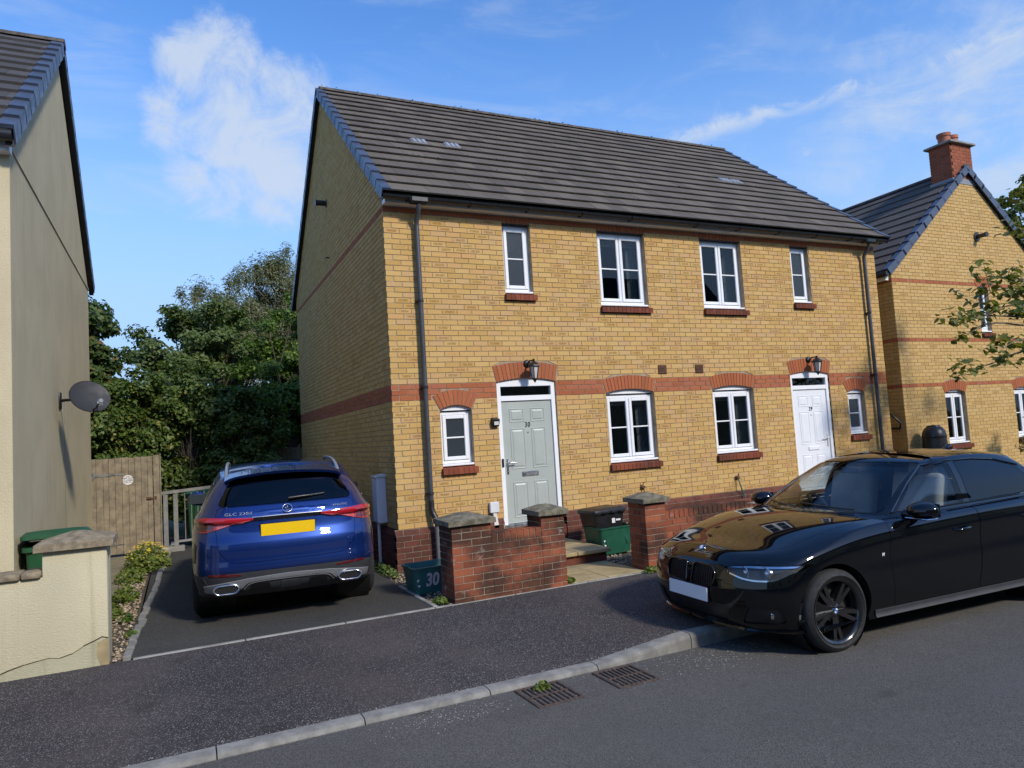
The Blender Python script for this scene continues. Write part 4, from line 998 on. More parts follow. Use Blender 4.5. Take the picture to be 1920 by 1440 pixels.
# satellite dish
sdh = empty('satellite_dish', (-3.62, 1.05, 1.98), label='grey satellite dish on the cream gable wall', cat='satellite dish')
Md = Matrix.Rotation(math.radians(28), 4, 'Z') @ Matrix.Rotation(math.radians(90-24), 4, 'X')
pr = [(.002+.0235*k*1.0, .45*(.0235*k)**2) for k in range(11)]
b = MB(); b.lathe(pr, 36, Md @ Matrix.Diagonal((1, .92, 1, 1)), False); b.lathe([(r, h-.008) for r, h in pr], 36, Md @ Matrix.Diagonal((1, .92, 1, 1)), False)
plain('dish_grey', (.016, .017, .021), .6, var=.1, scale=4)
b.build('reflector', 'dish_grey', sdh, 60)
b = MB().lathe([(.236, .024), (.242, .029), (.242, .014), (.236, .016)], 36, Md @ Matrix.Diagonal((1, .92, 1, 1)), False); b.build('rim', 'black_plastic', sdh, 60)
p0, p1 = Md @ Vector((0, -.19, .03)), Md @ Vector((.02, -.17, .22))
MB().tube([p0, Md @ Vector((0, -.21, .10)), p1], .011, 8).build('feed_arm', 'black_plastic', sdh, 60)
MB().lathe([(.022, 0), (.03, .02), (.03, .05), (.022, .09)], 14, Matrix.Translation(p1+Vector((0, 0, .01))) @ Matrix.Rotation(math.radians(120), 4, 'X')).build('receiver', 'lead', sdh, 50)
MB().tube([p1+Vector((0, .02, 0)), p1+Vector((.01, .06, -.05)), p1+Vector((-.03, .1, -.06)), p1+Vector((-.05, .16, 0))], .005, 6).build('cable', 'conduit_white', sdh)
MB().tube([(-.0, .02, .0), (-.06, .16, .0), (-.37, .45, .0)], .020, 10).bbox(-.385, -.365, .36, .54, -.11, .11, .004).build('bracket', 'black_plastic', sdh, 50)
# ------------------------------------------------------------------ cream boundary wall with pier
cw = empty('rendered_wall', (-3.45, -2.1, G), label='cream rendered boundary wall with stone-capped end pier and cracked base', cat='wall')
def CP(o): o.location = (3.45, 2.1, -G); return o
bm = bmesh.new(); b = MB()
def rough_block(x0, x1, y0, y1, z0, z1, nx, nz, amp):
    """slightly uneven rendered block"""
    bm = bmesh.new(); bmesh.ops.create_cube(bm, size=1)
    for v in bm.verts: v.co = ((x0+x1)/2+v.co.x*(x1-x0), (y0+y1)/2+v.co.y*(y1-y0), (z0+z1)/2+v.co.z*(z1-z0))
    bevel_bm(bm, .012, 2, 30); bmesh.ops.subdivide_edges(bm, edges=[e for e in bm.edges if e.calc_length() > .2], cuts=nx, use_grid_fill=True)
    for v in bm.verts: v.co += Vector((random.uniform(-1, 1), random.uniform(-1, 1), random.uniform(-.3, .3)))*amp
    return bm
CP(MB().bm(rough_block(-3.660, -3.199, -1.99, -1.80, G-.02, .445, 3, 5, .0012)).build('pier', 'render_cream', cw, 40))
bm = bmesh.new(); tm = MB().prism([(-9, G-.02), (-3.195, G-.02), (-3.195, .445), (-3.665, .445), (-3.665, .235), (-9, .235)], -2.21, -1.989, 'y').mesh('w'); bm.from_mesh(tm); bmesh.ops.recalc_face_normals(bm, faces=bm.faces); bevel_bm(bm, .012, 2); CP(MB().bm(bm).build('wall', 'render_cream', cw, 40))
bm = bmesh.new(); o_ = .055; x0, x1, y0, y1 = -3.665-o_, -3.195+o_, -2.21-o_, -1.80+o_; rg = []
for (s, z) in ((0, .447), (.003, .507)): rg.append([bm.verts.new(p) for p in ((x0+s, y0+s, z), (x1-s, y0+s, z), (x1-s, y1-s, z), (x0+s, y1-s, z))])
cx, cy = (x0+x1)/2, (y0+y1)/2; rg.append([bm.verts.new(p) for p in ((cx-.05, cy-.03, .578), (cx+.05, cy-.03, .578), (cx+.05, cy+.03, .578), (cx-.05, cy+.03, .578))])
bm.faces.new(rg[0][::-1]); bm.faces.new(rg[2])
for i in range(2):
    for k in range(4): bm.faces.new((rg[i][k], rg[i][(k+1) % 4], rg[i+1][(k+1) % 4], rg[i+1][k]))
bevel_bm(bm, .006, 2, 12); plain('stone_cap_warm', (.23, .185, .12), .95, var=.35, scale=16, bmp=.6, bscale=70, grime=.45)
CP(MB().bm(bm).build('coping', 'stone_cap_warm', cw, 30))
for k in range(6):
    x1 = -3.668-(.0 if k == 0 else .145+.60*(k-1)); x0 = x1-(.142 if k == 0 else .597)
    bm = bmesh.new(); bmesh.ops.create_cube(bm, size=1)
    for v in bm.verts: v.co = ((x0+x1)/2+v.co.x*(x1-x0), -2.10+v.co.y*.30, .265+v.co.z*.055)
    bevel_bm(bm, .018, 2, 30); CP(MB().bm(bm).build('coping', 'stone_cap_warm', cw, 40))
# blown render at the foot: a ragged patch of exposed blockwork and the crack above it
pts = [(-3.97, -.50), (-3.90, -.475), (-3.80, -.45), (-3.70, -.435), (-3.62, -.425), (-3.55, -.44), (-3.46, -.42), (-3.38, -.375), (-3.30, -.345), (-3.24, -.32), (-3.195, -.335)]
cb = MB()
for (a, c) in zip(pts[:-1], pts[1:]):
    t = .002+.009*random.random(); cb.add([(a[0], -2.2145, a[1]), (c[0], -2.2145, c[1]), (c[0], -2.2145, c[1]+t), (a[0], -2.2145, a[1]+t)], [(0, 1, 2, 3)])
CP(cb.build('crack', 'soil', cw))
lip = MB()
poly = [(p[0], p[1]-.006) for p in pts]+[(-3.19, G-.01), (-3.97, G-.01)]
m = len(pts)
for i in range(m-1):
    a, c = pts[i], pts[i+1]; lip.hexa([(a[0], -2.2185, G-.01), (c[0], -2.2185, G-.01), (c[0], -2.205, G-.01), (a[0], -2.205, G-.01), (a[0], -2.2185, a[1]-.006), (c[0], -2.2185, c[1]-.006), (c[0], -2.205, c[1]-.006), (a[0], -2.205, a[1]-.006)])
render_wall('render_base', (.42, .39, .26), (.14, .13, .07), .6); CP(lip.build('render_foot', 'render_base', cw))
hb = MB(); hp = [(-3.275, -.36), (-3.215, -.33), (-3.196, -.34), (-3.196, G), (-3.255, G), (-3.285, -.46)]
hb.prism(hp, -2.2215, -2.2195, 'y'); CP(hb.build('blown_patch', 'slab_buff', cw))
# ------------------------------------------------------------------ right-hand neighbour
nh_ = empty('brick_house', (11.05, .5, G), label='buff brick house with gable front and red brick chimney, at the right edge', cat='house')
def RP(o): o.location = (-11.05, -.5, -G); return o
NX0, NX1, NY, NE, NS = 11.05, 16.85, .5, 4.06, .84; NXc = (NX0+NX1)/2
nw = [(12.40, 13.10, .43, 1.50, 2, .07), (14.90, 15.60, .43, 1.50, 2, .07), (13.95, 14.33, 2.88, 3.86, 1, .06)]
def ncls(k): return 'r' if k in (22, 35, 52) else 'y'
hl = []
for (a, c, z0, z1, l, rs) in nw:
    hl += [rect_hole(a-NX0, c-NX0, z0-.15-G*0, z1), arch_hole(a-NX0, c-NX0, z1, rs, .215)]
def nlim(z):
    zr = NE+.05
    if z < zr: return (0, NX1-NX0)
    d = (z-zr)/NS
    return (d, NX1-NX0-d) if d < 2.85 else None
put_bricks(nh_, [q for q in lay(NX1-NX0, -.75, 100, lambda k: ncls(k-10), 0, hl, limit=nlim)], (NX0, NY, 0), (1, 0, 0), (0, -1, 0), .1, {'y': 'buff_far', 'r': 'red'}, 0)
for o in list(nh_.children): o.location = (-11.05, -.5, -G)
c_ = MB(); q_ = NE+.03
core = [(a-NX0, c-NX0, z0-.15, z1+rs*.8) for (a, c, z0, z1, l, rs) in nw]
slab = slab_with_holes(nh_, 'mortar_bed', 'mortar', (NX0, 0, 0), .006, NX1-NX0-.006, -.8, q_, NY+.0075, NY+.25, core); RP(slab)
RP(MB().prism([(NX0+.006, q_), (NX1-.006, q_), (NXc, q_+NS*(NXc-NX0)-.03)], NY+.0075, NY+.25, 'y').build('gable_mortar_bed', 'mortar', nh_))
RP(MB().box(NX0+.1, NX1-.1, NY+1.5, NY+1.6, -.8, 4).build('inner_wall', 'interior_dark', nh_))
RP(MB().box(NX0+.1, NX1-.1, NY+.26, NY+1.5, 2.2, 2.4).build('upper_floor', 'interior', nh_))
fy0 = FY
for (a, c, z0, z1, l, rs) in nw:
    FY = NY+.085; k0 = len(nh_.children); ch0 = set(nh_.children)
    w_ = window(nh_, a, c, z0, z1, l, rise=rs); RP(w_)
    # sill bricks and cill were placed for a face at y=0: shift them to this wall
    for q in w_.children:
        if q.name.startswith('sill_'): q.location = (0, NY, 0)
    v0 = set(nh_.children); voussoirs(nh_, (0, 0, 0), NY, a, c, z1, rs, .215, 11 if l == 2 else 7)
    for q in set(nh_.children)-v0: q.location = (-11.05, -.5, -G)
FY = fy0
RP(MB().box(NX0, NX0+.25, NY+.02, 8, -.8, NE).build('side_wall', 'mortar', nh_))
lb = lay(7.5, -.75, 64, lambda k: ncls(k-10), 1, [])
v0 = set(nh_.children); put_bricks(nh_, lb, (NX0-.008, NY+.002, 0), (0, 1, 0), (-1, 0, 0), .1, {'y': 'buff_far', 'r': 'red'}, 0)
for q in set(nh_.children)-v0: q.location = (-11.05, -.5, -G)
RP(MB().box(NX1-.25, NX1, NY+.02, 8, -.8, NE).build('side_wall', 'buff_far', nh_))
n = 12; ov = .16; ln = (NXc-NX0+ov)*math.sqrt(1+NS*NS); g = ln/n; s0 = Vector((NX0-ov, 0, NE+.03)); sdv = Vector((1, 0, NS)).normalized(); nnv = Vector((-NS, 0, 1)).normalized()
zt = NE+.0+NS*(NXc-NX0+ov)
rb = MB()
for sg in (1, -1):
    f = (lambda x: x) if sg == 1 else (lambda x: 2*NXc-x); e0, e1 = NX0-ov+.03, NXc
    rb.add([(f(e0), NY-.05, NE), (f(e1), NY-.05, zt), (f(e1), 8, zt), (f(e0), 8, NE), (f(e0), NY-.05, NE+.03), (f(e1), NY-.05, zt+.03), (f(e1), 8, zt+.03), (f(e0), 8, NE+.03)], [(0, 1, 2, 3)[::-1], (4, 5, 6, 7), (0, 1, 5, 4), (1, 2, 6, 5), (2, 3, 7, 6), (3, 0, 4, 7)])
nroof = RP(rb.build('roof', 'tile_far', nh_))
Mt3 = Matrix(((0, sdv.x, nnv.x, 0), (-1, 0, 0, 0), (0, sdv.z, nnv.z, 0), (0, 0, 0, 1)))
LL = g+.06; tb = MB().hexa([(.0015, 0, .012), (.3285, 0, .012), (.3285, LL, -.01), (.0015, LL, -.01), (.0015, .006, .045), (.3285, .006, .045), (.3285, LL, .012), (.0015, LL, .012)]); tme = tb.mesh('roof_tile', 'tile_far')
for k in range(n):
    for i in range(20):
        o = link('roof_tile', tme, nroof); p = s0+sdv*(g*k)+nnv*(.024+random.uniform(0, .003)); o.matrix_local = Matrix.Translation((p.x, NY-.03+.33*(i+1)+(.16 if k % 2 else 0), p.z)) @ Mt3
for sg in (0, 1):
    for k in range(n):
        p = s0+sdv*(g*k)+nnv*.03; b = MB()
        b.hexa([(0, 0, .02), (.135, 0, .02), (.135, LL, 0), (0, LL, 0), (0, 0, .056), (.135, 0, .056), (.135, LL, .026), (0, LL, .026)])
        b.hexa([(.123, 0, -.11), (.135, 0, -.11), (.135, LL, -.12), (.123, LL, -.12), (.123, 0, .0195), (.135, 0, .0195), (.135, LL, -.0005), (.123, LL, -.0005)])
        o = b.build('verge_cap', 'verge', nroof); Mx = Matrix.Translation((p.x, NY+.05, p.z)) @ Mt3
        o.matrix_local = Mx if sg == 0 else Matrix.Translation((2*NXc, 0, 0)) @ Matrix.Diagonal((-1, 1, 1, 1)) @ Mx
for i in range(16):
    b = MB(); m = 8; y0 = NY-.07+.45*i; y1 = y0+.445
    for e in (y0, y1):
        for k in range(m+1): a = PI*k/m; b.v.append((NXc+.12*math.cos(a), e, zt+.03+.09*math.sin(a)))
    for k in range(m): b.f.append((k, k+1, m+2+k, m+1+k)); b.uv.append(None)
    b.f += [tuple(range(m+1))[::-1], tuple(range(m+1, 2*m+2))]; b.uv += [None, None]; b.build('ridge_tile', 'ridge', nroof, 50)
RP(MB().tube([(NX0-ov-.03, NY-.06, NE+.0), (NX0-ov-.03, 8, NE+.0)], .06, 12).build('gutter', 'black_plastic', nh_, 50))
RP(MB().box(NX0-.12, NX0+.02, NY+.06, 8, NE-.12, NE-.01).build('fascia', 'fascia', nh_))
npipe = RP(MB().tube([(NX0-.13, .95, NE-.05), (NX0-.07, .95, NE-.3), (NX0-.07, .95, -.5)], .036, 12).build('downpipe', 'black_plastic', nh_, 50))
MB().tube([(NX0-.07, .95, 1.25), (NX0-.12, .75, 1.12), (NX0-.10, .55, .92), (NX0-.06, .62, .80), (NX0-.05, .85, .82)], .022, 8).build('diverter_hose', 'black_plastic', npipe, 60)
for z in (.9, 2.1, 3.3): MB().tube([(NX0-.07, .95, z-.02), (NX0-.07, .95, z+.02)], .044, 12).build('bracket', 'black_plastic', npipe)
RP(MB().lathe([(.11, 0), (.11, .02), (.05, .025), (.05, .2), (.06, .2), (.06, .24)], 16, Matrix.Translation((14.12, NY, 5.06)) @ Matrix.Rotation(PI/2, 4, 'X')).build('boiler_flue', 'black_plastic', nh_, 40))
ch = RP(MB().box(13.50, 14.27, NY+.006, NY+.494, 6.0, 7.22).build('chimney', 'mortar_red', nh_))
cb = MB()
for (O_, U_, Nn_, len_) in (((13.50, NY, 6.40), (1, 0, 0), (0, -1, 0), .77), ((13.494, NY, 6.40), (0, 1, 0), (-1, 0, 0), .5)):
    for t in lay(len_, 0, 11, lambda k: 'r', 0 if U_[0] else 1, []): brick_geo(cb, O_, U_, Nn_, *t[:6], .05)
tag(cb.build('chimney_brickwork', 'chimneyred', ch), kind='stuff')
MB().bbox(13.42, 14.35, NY-.08, NY+.58, 7.222, 7.275, .01).build('chimney_capping', 'concrete', ch)
MB().box(13.47, 14.30, NY-.012, NY+.53, 6.28, 6.40).build('lead_flashing', 'lead', ch)
for (x, y, r) in ((13.72, NY+.25, .15), (14.05, NY+.27, .135)):
    MB().lathe([(r*.85, 7.26), (r*.88, 7.47), (r, 7.48), (r*1.02, 7.55), (r*.8, 7.56), (r*.8, 7.45)], 20, Matrix.Translation((x, y, 0)), False).build('chimney_pot', 'terracotta', ch, 40)
wb = empty('water_butt', (11.42, .18, G), label='black water butt against the neighbouring brick gable', cat='water butt')
MB().lathe([(.17, 0), (.20, .2), (.225, .6), (.23, .95), (.22, 1.13), (.228, 1.14), (.228, 1.17), (.215, 1.22)], 28).build('barrel', 'black_plastic', wb, 40)
MB().lathe([(.22, 1.21), (.205, 1.27), (.16, 1.34), (.13, 1.355), (.12, 1.385), (.03, 1.385), (.02, 1.40)], 28).build('lid', 'black_plastic', wb, 40)
# ------------------------------------------------------------------ house across the street, behind the camera (seen only in reflections)
oh = empty('terraced_house', (-2, -21, 0), label='pale rendered terrace with slate roof across the street, seen only in reflections', cat='house')
MB().box(-14, 26, -3, 3, -.8, 5.2).build('wall', 'render_house', oh)
MB().prism([(3.4, 5.1), (-3.4, 5.1), (0, 9.0)], -14.2, 26.2, 'x').build('roof', 'tile_slate', oh)
for i in range(10):
    for z in (.2, 2.8): MB().box(-12+i*3.8, -11+i*3.8, 3.0, 3.03, z, z+1.1).build('window', 'glass_obscure', oh)
# ------------------------------------------------------------------ car body tools: waterline lofts, cut into panels
def cr(P, t, closed=False):
    """Catmull-Rom through control points P (n,...) at parameter array t"""
    P = np.asarray(P, float); n = len(P); i = np.floor(t).astype(int)
    if closed: idx = [(i+k) % n for k in (-1, 0, 1, 2)]
    else:
        i = np.minimum(i, n-2); idx = [np.clip(i+k, 0, n-1) for k in (-1, 0, 1, 2)]
    u = (t-i)[:, None] if P.ndim == 2 else (t-i)[:, None, None]
    a, b, c, d = (P[k] for k in idx)
    if not closed:
        a = np.where((i == 0).reshape(u.shape), 2*b-c, a); d = np.where((i == n-2).reshape(u.shape), 2*c-b, d)
    return .5*((2*b)+(c-a)*u+(2*a-5*b+4*c-d)*u*u+(3*b-a-3*c+d)*u**3)
def ring(xf, w, nd, xr, rd, mids, z, ws=None, nose=(.02, .20, .52, 1.0), ny=(.36, .68, .88, .97), tail=(.03, .18, .5, 1.0)):
    """half outline control points front centre -> rear centre"""
    xs = [xf]+[xf-k*nd for k in nose]+list(mids)+[xr+k*rd for k in tail[::-1]]+[xr]
    ws = ws or [1]*len(mids)
    ys = [0]+[w*k for k in ny]+[w*k for k in ws]+[w*k for k in ny[::-1]]+[0]
    zs = z if hasattr(z, '__len__') else [z]*len(xs)
    return np.array(list(zip(xs, ys, zs)), float)
def loft(rings, nu=8, nv=5):
    """closed solid from half rings (bottom to top), mirrored"""
    R = np.array(rings); K = R.shape[1]
    full = np.concatenate([R, (R[:, 1:-1]*np.array([1, -1, 1]))[:, ::-1]], 1)      # closed loop
    nctl = full.shape[1]; t = np.arange(0, nctl*nu)/nu
    cols = np.stack([cr(f, t, True) for f in full])                                # rings x samples x 3
    tv = np.linspace(0, len(R)-1, (len(R)-1)*nv+1)
    G_ = cr(cols, tv); nr, nc = G_.shape[:2]
    vs = G_.reshape(-1, 3).tolist(); fs = []
    for i in range(nr-1):
        for j in range(nc): fs.append((i*nc+j, i*nc+(j+1) % nc, (i+1)*nc+(j+1) % nc, (i+1)*nc+j))
    bm = bmesh.new(); bv = [bm.verts.new(v) for v in vs]
    for f in fs: bm.faces.new([bv[k] for k in f])
    bmesh.ops.remove_doubles(bm, verts=bm.verts, dist=.0008)
    bmesh.ops.dissolve_degenerate(bm, dist=.0005, edges=bm.edges)
    bmesh.ops.recalc_face_normals(bm, faces=bm.faces); bm.normal_update()
    bm.normal_update()
    for _ in range(3): bmesh.ops.smooth_vert(bm, verts=bm.verts, factor=.5, use_axis_x=True, use_axis_y=True, use_axis_z=True)
    top = [v for v in bm.verts if v.normal.z > .72]
    for _ in range(40): bmesh.ops.smooth_vert(bm, verts=top, factor=.5, use_axis_x=True, use_axis_y=True, use_axis_z=True)
    if bm.calc_volume(signed=True) < 0: bmesh.ops.reverse_faces(bm, faces=bm.faces)
    bm.normal_update(); return bm
def tmp(bm_or_me):
    if isinstance(bm_or_me, bmesh.types.BMesh): me = bpy.data.meshes.new('tmp'); bm_or_me.to_mesh(me)
    else: me = bm_or_me
    o = bpy.data.objects.new('tmp', me); COL.objects.link(o); return o
def boolean(me_a, me_b, op):
    a, b = tmp(me_a), tmp(me_b); res = None
    for solver in ('MANIFOLD', 'EXACT'):
        try:
            md = a.modifiers.new('b', 'BOOLEAN'); md.operation = op; md.object = b; md.solver = solver
            dg = bpy.context.evaluated_depsgraph_get(); dg.update(); res = bpy.data.meshes.new_from_object(a.evaluated_get(dg)); a.modifiers.remove(md)
            if len(res.polygons) > 0 and not (solver == 'MANIFOLD' and op != 'INTERSECT' and len(res.polygons) == len(a.data.polygons) and op == 'UNION'): break
        except Exception as ex: print('boolean', solver, ex)
    bpy.data.objects.remove(a); bpy.data.objects.remove(b); return res
def prism_mesh(poly, a, b, axis, grow=0.0):
    if grow:
        P = [Vector(p) for p in poly]; n = len(P); ar = sum(P[i].x*P[(i+1) % n].y-P[(i+1) % n].x*P[i].y for i in range(n)); s = 1 if ar > 0 else -1; Q = []
        for i in range(n):
            e0 = (P[i]-P[i-1]).normalized(); e1 = (P[(i+1) % n]-P[i]).normalized(); n0 = Vector((e0.y, -e0.x))*s; n1 = Vector((e1.y, -e1.x))*s
            m = n0+n1; m = m/max(.35, m.dot(n0)); Q.append(P[i]+m*grow)
        poly = [tuple(q) for q in Q]
    b_ = MB().prism(poly, a, b, axis); me = b_.mesh('cut'); bm = bmesh.new(); bm.from_mesh(me); bmesh.ops.recalc_face_normals(bm, faces=bm.faces); bm.to_mesh(me); bm.free(); return me
def rounded(poly, r, seg=4):
    """round the corners of a 2d polygon"""
    out = []; n = len(poly)
    for i in range(n):
        p, a, b = Vector(poly[i]), Vector(poly[i-1]), Vector(poly[(i+1) % n]); da, db = (a-p), (b-p); k = min(r, .45*da.length, .45*db.length)
        p0, p1 = p+da.normalized()*k, p+db.normalized()*k
        for s in range(seg+1): t = s/seg; out.append(tuple((p0*(1-t)+p*t)*(1-t)+(p*(1-t)+p1*t)*t))
    return out
def fix_normals(me, bvhs, lim=40):
    """smooth normals taken from the uncut surface, flat ones on the cut edges"""
    me.polygons.foreach_set('use_smooth', [True]*len(me.polygons)); cl = math.cos(math.radians(lim)); out = []
    vs = me.vertices
    for p in me.polygons:
        fn = p.normal
        for li in p.loop_indices:
            co = vs[me.loops[li].vertex_index].co; best = None
            for bv, nf in bvhs:
                loc, nn, idx, d = bv.find_nearest(co)
                if loc is not None and d < .004:
                    q = nf(idx, loc)
                    if q.dot(fn) > cl and (best is None or d < best[0]): best = (d, q)
            out.append(best[1] if best else fn)
    me.normals_split_custom_set([tuple(v) for v in out])
def surf(bm):
    """bvh and interpolated vertex normals of a bmesh"""
    b = bm.copy(); bmesh.ops.triangulate(b, faces=b.faces); b.normal_update(); b.verts.ensure_lookup_table(); b.faces.ensure_lookup_table()
    V = [v.co.copy() for v in b.verts]; Nn = [v.normal.copy() for v in b.verts]; F = [[v.index for v in f.verts] for f in b.faces]
    bv = BVHTree.FromPolygons(V, F)
    def nf(i, loc):
        from mathutils.interpolate import poly_3d_calc
        f = F[i]; w = poly_3d_calc([V[k] for k in f], loc); q = Nn[f[0]]*w[0]+Nn[f[1]]*w[1]+Nn[f[2]]*w[2]; return q.normalized()
    b.free(); return bv, nf
def inset(bm, d):
    b = bm.copy(); b.normal_update()
    for v, n in [(v, v.normal.copy()) for v in b.verts]: v.co -= n*d
    return b
def clean_to_mesh(bm):
    me = bpy.data.meshes.new('s'); bm.to_mesh(me); return me
class Car:
    def __init__(s, lower, upper, wall=.028):
        s.bvh = [surf(lower), surf(upper)]
        out = boolean(clean_to_mesh(lower), clean_to_mesh(upper), 'UNION')
        inn = boolean(clean_to_mesh(inset(lower, wall)), clean_to_mesh(inset(upper, wall)), 'UNION')
        s.shell = boolean(out, inn, 'DIFFERENCE')
        m = out.copy(); b = bmesh.new(); b.from_mesh(m); bmesh.ops.triangulate(b, faces=b.faces); s.ray = BVHTree.FromBMesh(b); b.free()
    def cut(s, poly, a, b, axis, gap=.006, keep=True):
        part = boolean(s.shell.copy(), prism_mesh(poly, a, b, axis), 'INTERSECT') if keep else None
        s.shell = boolean(s.shell, prism_mesh(poly, a, b, axis, gap), 'DIFFERENCE'); return part
    def remove(s, me): s.shell = boolean(s.shell, me, 'DIFFERENCE')
    def finish(s, me, name, mat, parent):
        fix_normals(me, s.bvh); me.materials.clear(); me.materials.append(M[mat]); return link(name, me, parent)
    def hit(s, p, d):
        r = s.ray.ray_cast(Vector(p), Vector(d)); return r[0], r[1]
    def patch(s, lower, upper, d, name, mat, parent, n=24, m=6, off=.004, thick=.012, start=6.0):
        """panel that follows the body: ruled between two polylines given in the plane across d ('x-','x+','y-','y+','z')"""
        ax = {'x+': (1, 0, 0), 'x-': (-1, 0, 0), 'y-': (0, -1, 0), 'y+': (0, 1, 0), 'z': (0, 0, 1)}[d]; ax = Vector(ax)   # outward direction
        def P(a, b):
            if d[0] == 'x': return Vector((0, a, b))
            if d[0] == 'y': return Vector((a, 0, b))
            return Vector((a, b, 0))
        lo = cr(np.array(lower, float), np.linspace(0, len(lower)-1, n+1)) if len(lower) > 2 else np.linspace(lower[0], lower[1], n+1)
        up = cr(np.array(upper, float), np.linspace(0, len(upper)-1, n+1)) if len(upper) > 2 else np.linspace(upper[0], upper[1], n+1)
        V = []; last = None
        for j in range(m+1):
            for i in range(n+1):
                q = lo[i]*(1-j/m)+up[i]*(j/m); p = P(*q)+ax*start; h, nn = s.hit(p, -ax)
                if h is None: h = last[0] if last else P(*q); nn = last[1] if last else ax; h = Vector((h.x, h.y, h.z)); pp = P(*q); h = Vector((h.x if d[0] == 'x' else pp.x, h.y if d[0] == 'y' else pp.y, h.z if d[0] == 'z' else pp.z))
                last = (h, nn); V.append((h, nn))
        nc = n+1; outv = [h+nn*off for h, nn in V]; inv = [h-nn*thick for h, nn in V]; k = len(V); fs = []
        for j in range(m):
            for i in range(n): a, b, c, e = j*nc+i, j*nc+i+1, (j+1)*nc+i+1, (j+1)*nc+i; fs.append((a, b, c, e)); fs.append((k+e, k+c, k+b, k+a))
        rim = [i for i in range(nc)]+[j*nc+n for j in range(1, m+1)]+[m*nc+i for i in range(n-1, -1, -1)]+[j*nc for j in range(m-1, 0, -1)]
        for a, b in zip(rim, rim[1:]+rim[:1]): fs.append((a, k+a, k+b, b))
        b = MB(); b.add(outv+inv, fs); me = b.mesh(name, mat); bm = bmesh.new(); bm.from_mesh(me); bmesh.ops.recalc_face_normals(bm, faces=bm.faces); bm.to_mesh(me); bm.free(); shade(me, 50)
        return link(name, me, parent)
def wheel(parent, x, y, z, r, w, side, rim_r, rim_mat, spokes, cap=None, steer=0.0):
    """wheel > tyre, rim, spoke, hub cap; axle along y, outer face towards side*y"""
    e = link('wheel', MB().lathe([(rim_r*.35, -w*.3), (rim_r*.35, w*.2)], 16).mesh('wheel', 'brake'), parent, (x, y, z)); e.rotation_euler = (-side*PI/2, 0, steer)
    h = w/2; sh = .03
    prof = [(rim_r-.004, -h+.02), (rim_r+.02, -h), (r-.045, -h-.004), (r-.014, -h+.018), (r, -h+.04), (r+.001, 0), (r, h-.04), (r-.014, h-.018), (r-.045, h+.004), (rim_r+.02, h), (rim_r-.004, h-.02)]
    MB().lathe(prof, 56, None, False).build('tyre', 'tyre', e, 45)
    rp = [(rim_r-.03, -h+.03), (rim_r-.034, h*.2), (rim_r-.03, h-.035), (rim_r-.016, h-.012), (rim_r+.004, h-.006), (rim_r+.004, h-.02)]
    MB().lathe(rp, 56, None, False).build('rim', rim_mat, e, 45)
    for k in range(spokes):
        a0 = 2*PI*k/spokes+.3
        for dlt in (-.15, .15):
            a1 = a0+dlt*1.0; c0, s0_ = math.cos(a0+dlt*.9), math.sin(a0+dlt*.9); c1, s1 = math.cos(a1), math.sin(a1); t = Vector((-s1, c1, 0)); p0 = Vector((.055*c0, .055*s0_, h*.55)); p1 = Vector(((rim_r-.012)*c1, (rim_r-.012)*s1, h-.028)); w0, w1 = .026, .021
            b = MB(); b.hexa([p0-t*w0-Vector((0, 0, .05)), p0+t*w0-Vector((0, 0, .05)), p1+t*w1-Vector((0, 0, .045)), p1-t*w1-Vector((0, 0, .045)), p0-t*w0*.7, p0+t*w0*.7, p1+t*w1*.7, p1-t*w1*.7])
            b.build('spoke', rim_mat, e)
    MB().lathe([(.075, h*.25), (.07, h*.5), (.04, h*.62), (.036, h*.63)], 24).build('hub', rim_mat, e, 40)
    MB().lathe([(rim_r*.78, -.03), (rim_r*.78, .0)], 36).build('brake_disc', 'brake', e, 40)
    if cap: roundel(e, Matrix.Translation((0, 0, h*.63)), .034)
    return e
def roundel(parent, Mx, r):
    """round badge: dark ring with silver edge, quartered blue and white"""
    q = MB().lathe([(r, 0), (r, .004), (r*.94, .006)], 28, Mx).build('badge', 'chrome', parent, 40)
    MB().lathe([(r*.92, .006), (r*.92, .0068)], 28, Mx).build('badge_ring', 'number_black', q)
    for k in range(4):
        pts = [(0, 0)]+[(r*.58*math.cos(PI/2*k+PI/2*i/6), r*.58*math.sin(PI/2*k+PI/2*i/6)) for i in range(7)]
        b = MB(); b.prism(pts, .0069, .0078, 'z'); b.v = [tuple(Mx @ Vector(v)) for v in b.v]; b.build('badge_quarter', 'badge_blue' if k % 2 else 'badge_white', q)
def carpaint(name, col, flake=0.0, metal=0.0, rough=.35, dust=0.05):
    m, t, p = newmat(name); ps = pos(t); c = col
    g = smooth(t, noise(t, ps, 3.0, 6, .65), .45, .8, 0, dust); c = mixc(t, g, col, (.16, .15, .13)); L(t, c, p.inputs['Base Color'])
    p.inputs['Metallic'].default_value = metal; p.inputs['Roughness'].default_value = rough; p.inputs['Coat Weight'].default_value = 1.0; p.inputs['Coat Roughness'].default_value = .02; p.inputs['Coat IOR'].default_value = 1.55; p.inputs['Specular IOR Level'].default_value = 0.0 if metal == 0 else .5
    return m
carpaint('paint_black', (.0022, .0025, .0032), rough=.3, dust=.006)
carpaint('paint_blue', (.004, .028, .165), metal=.75, rough=.42, dust=.01)
plain('tyre', (.017, .017, .018), .8, var=.25, scale=20)
plain('brake', (.07, .068, .065), .5, metal=.7, var=.2, scale=20)
plain('rim_black', (.010, .010, .011), .22, var=.1, coat=.6)
plain('rim_silver', (.35, .36, .37), .3, metal=.9)
plain('trim_black', (.010, .010, .011), .35)
plain('trim_gloss', (.006, .006, .007), .08, coat=.8)
plain('cladding', (.035, .037, .042), .6, var=.1)
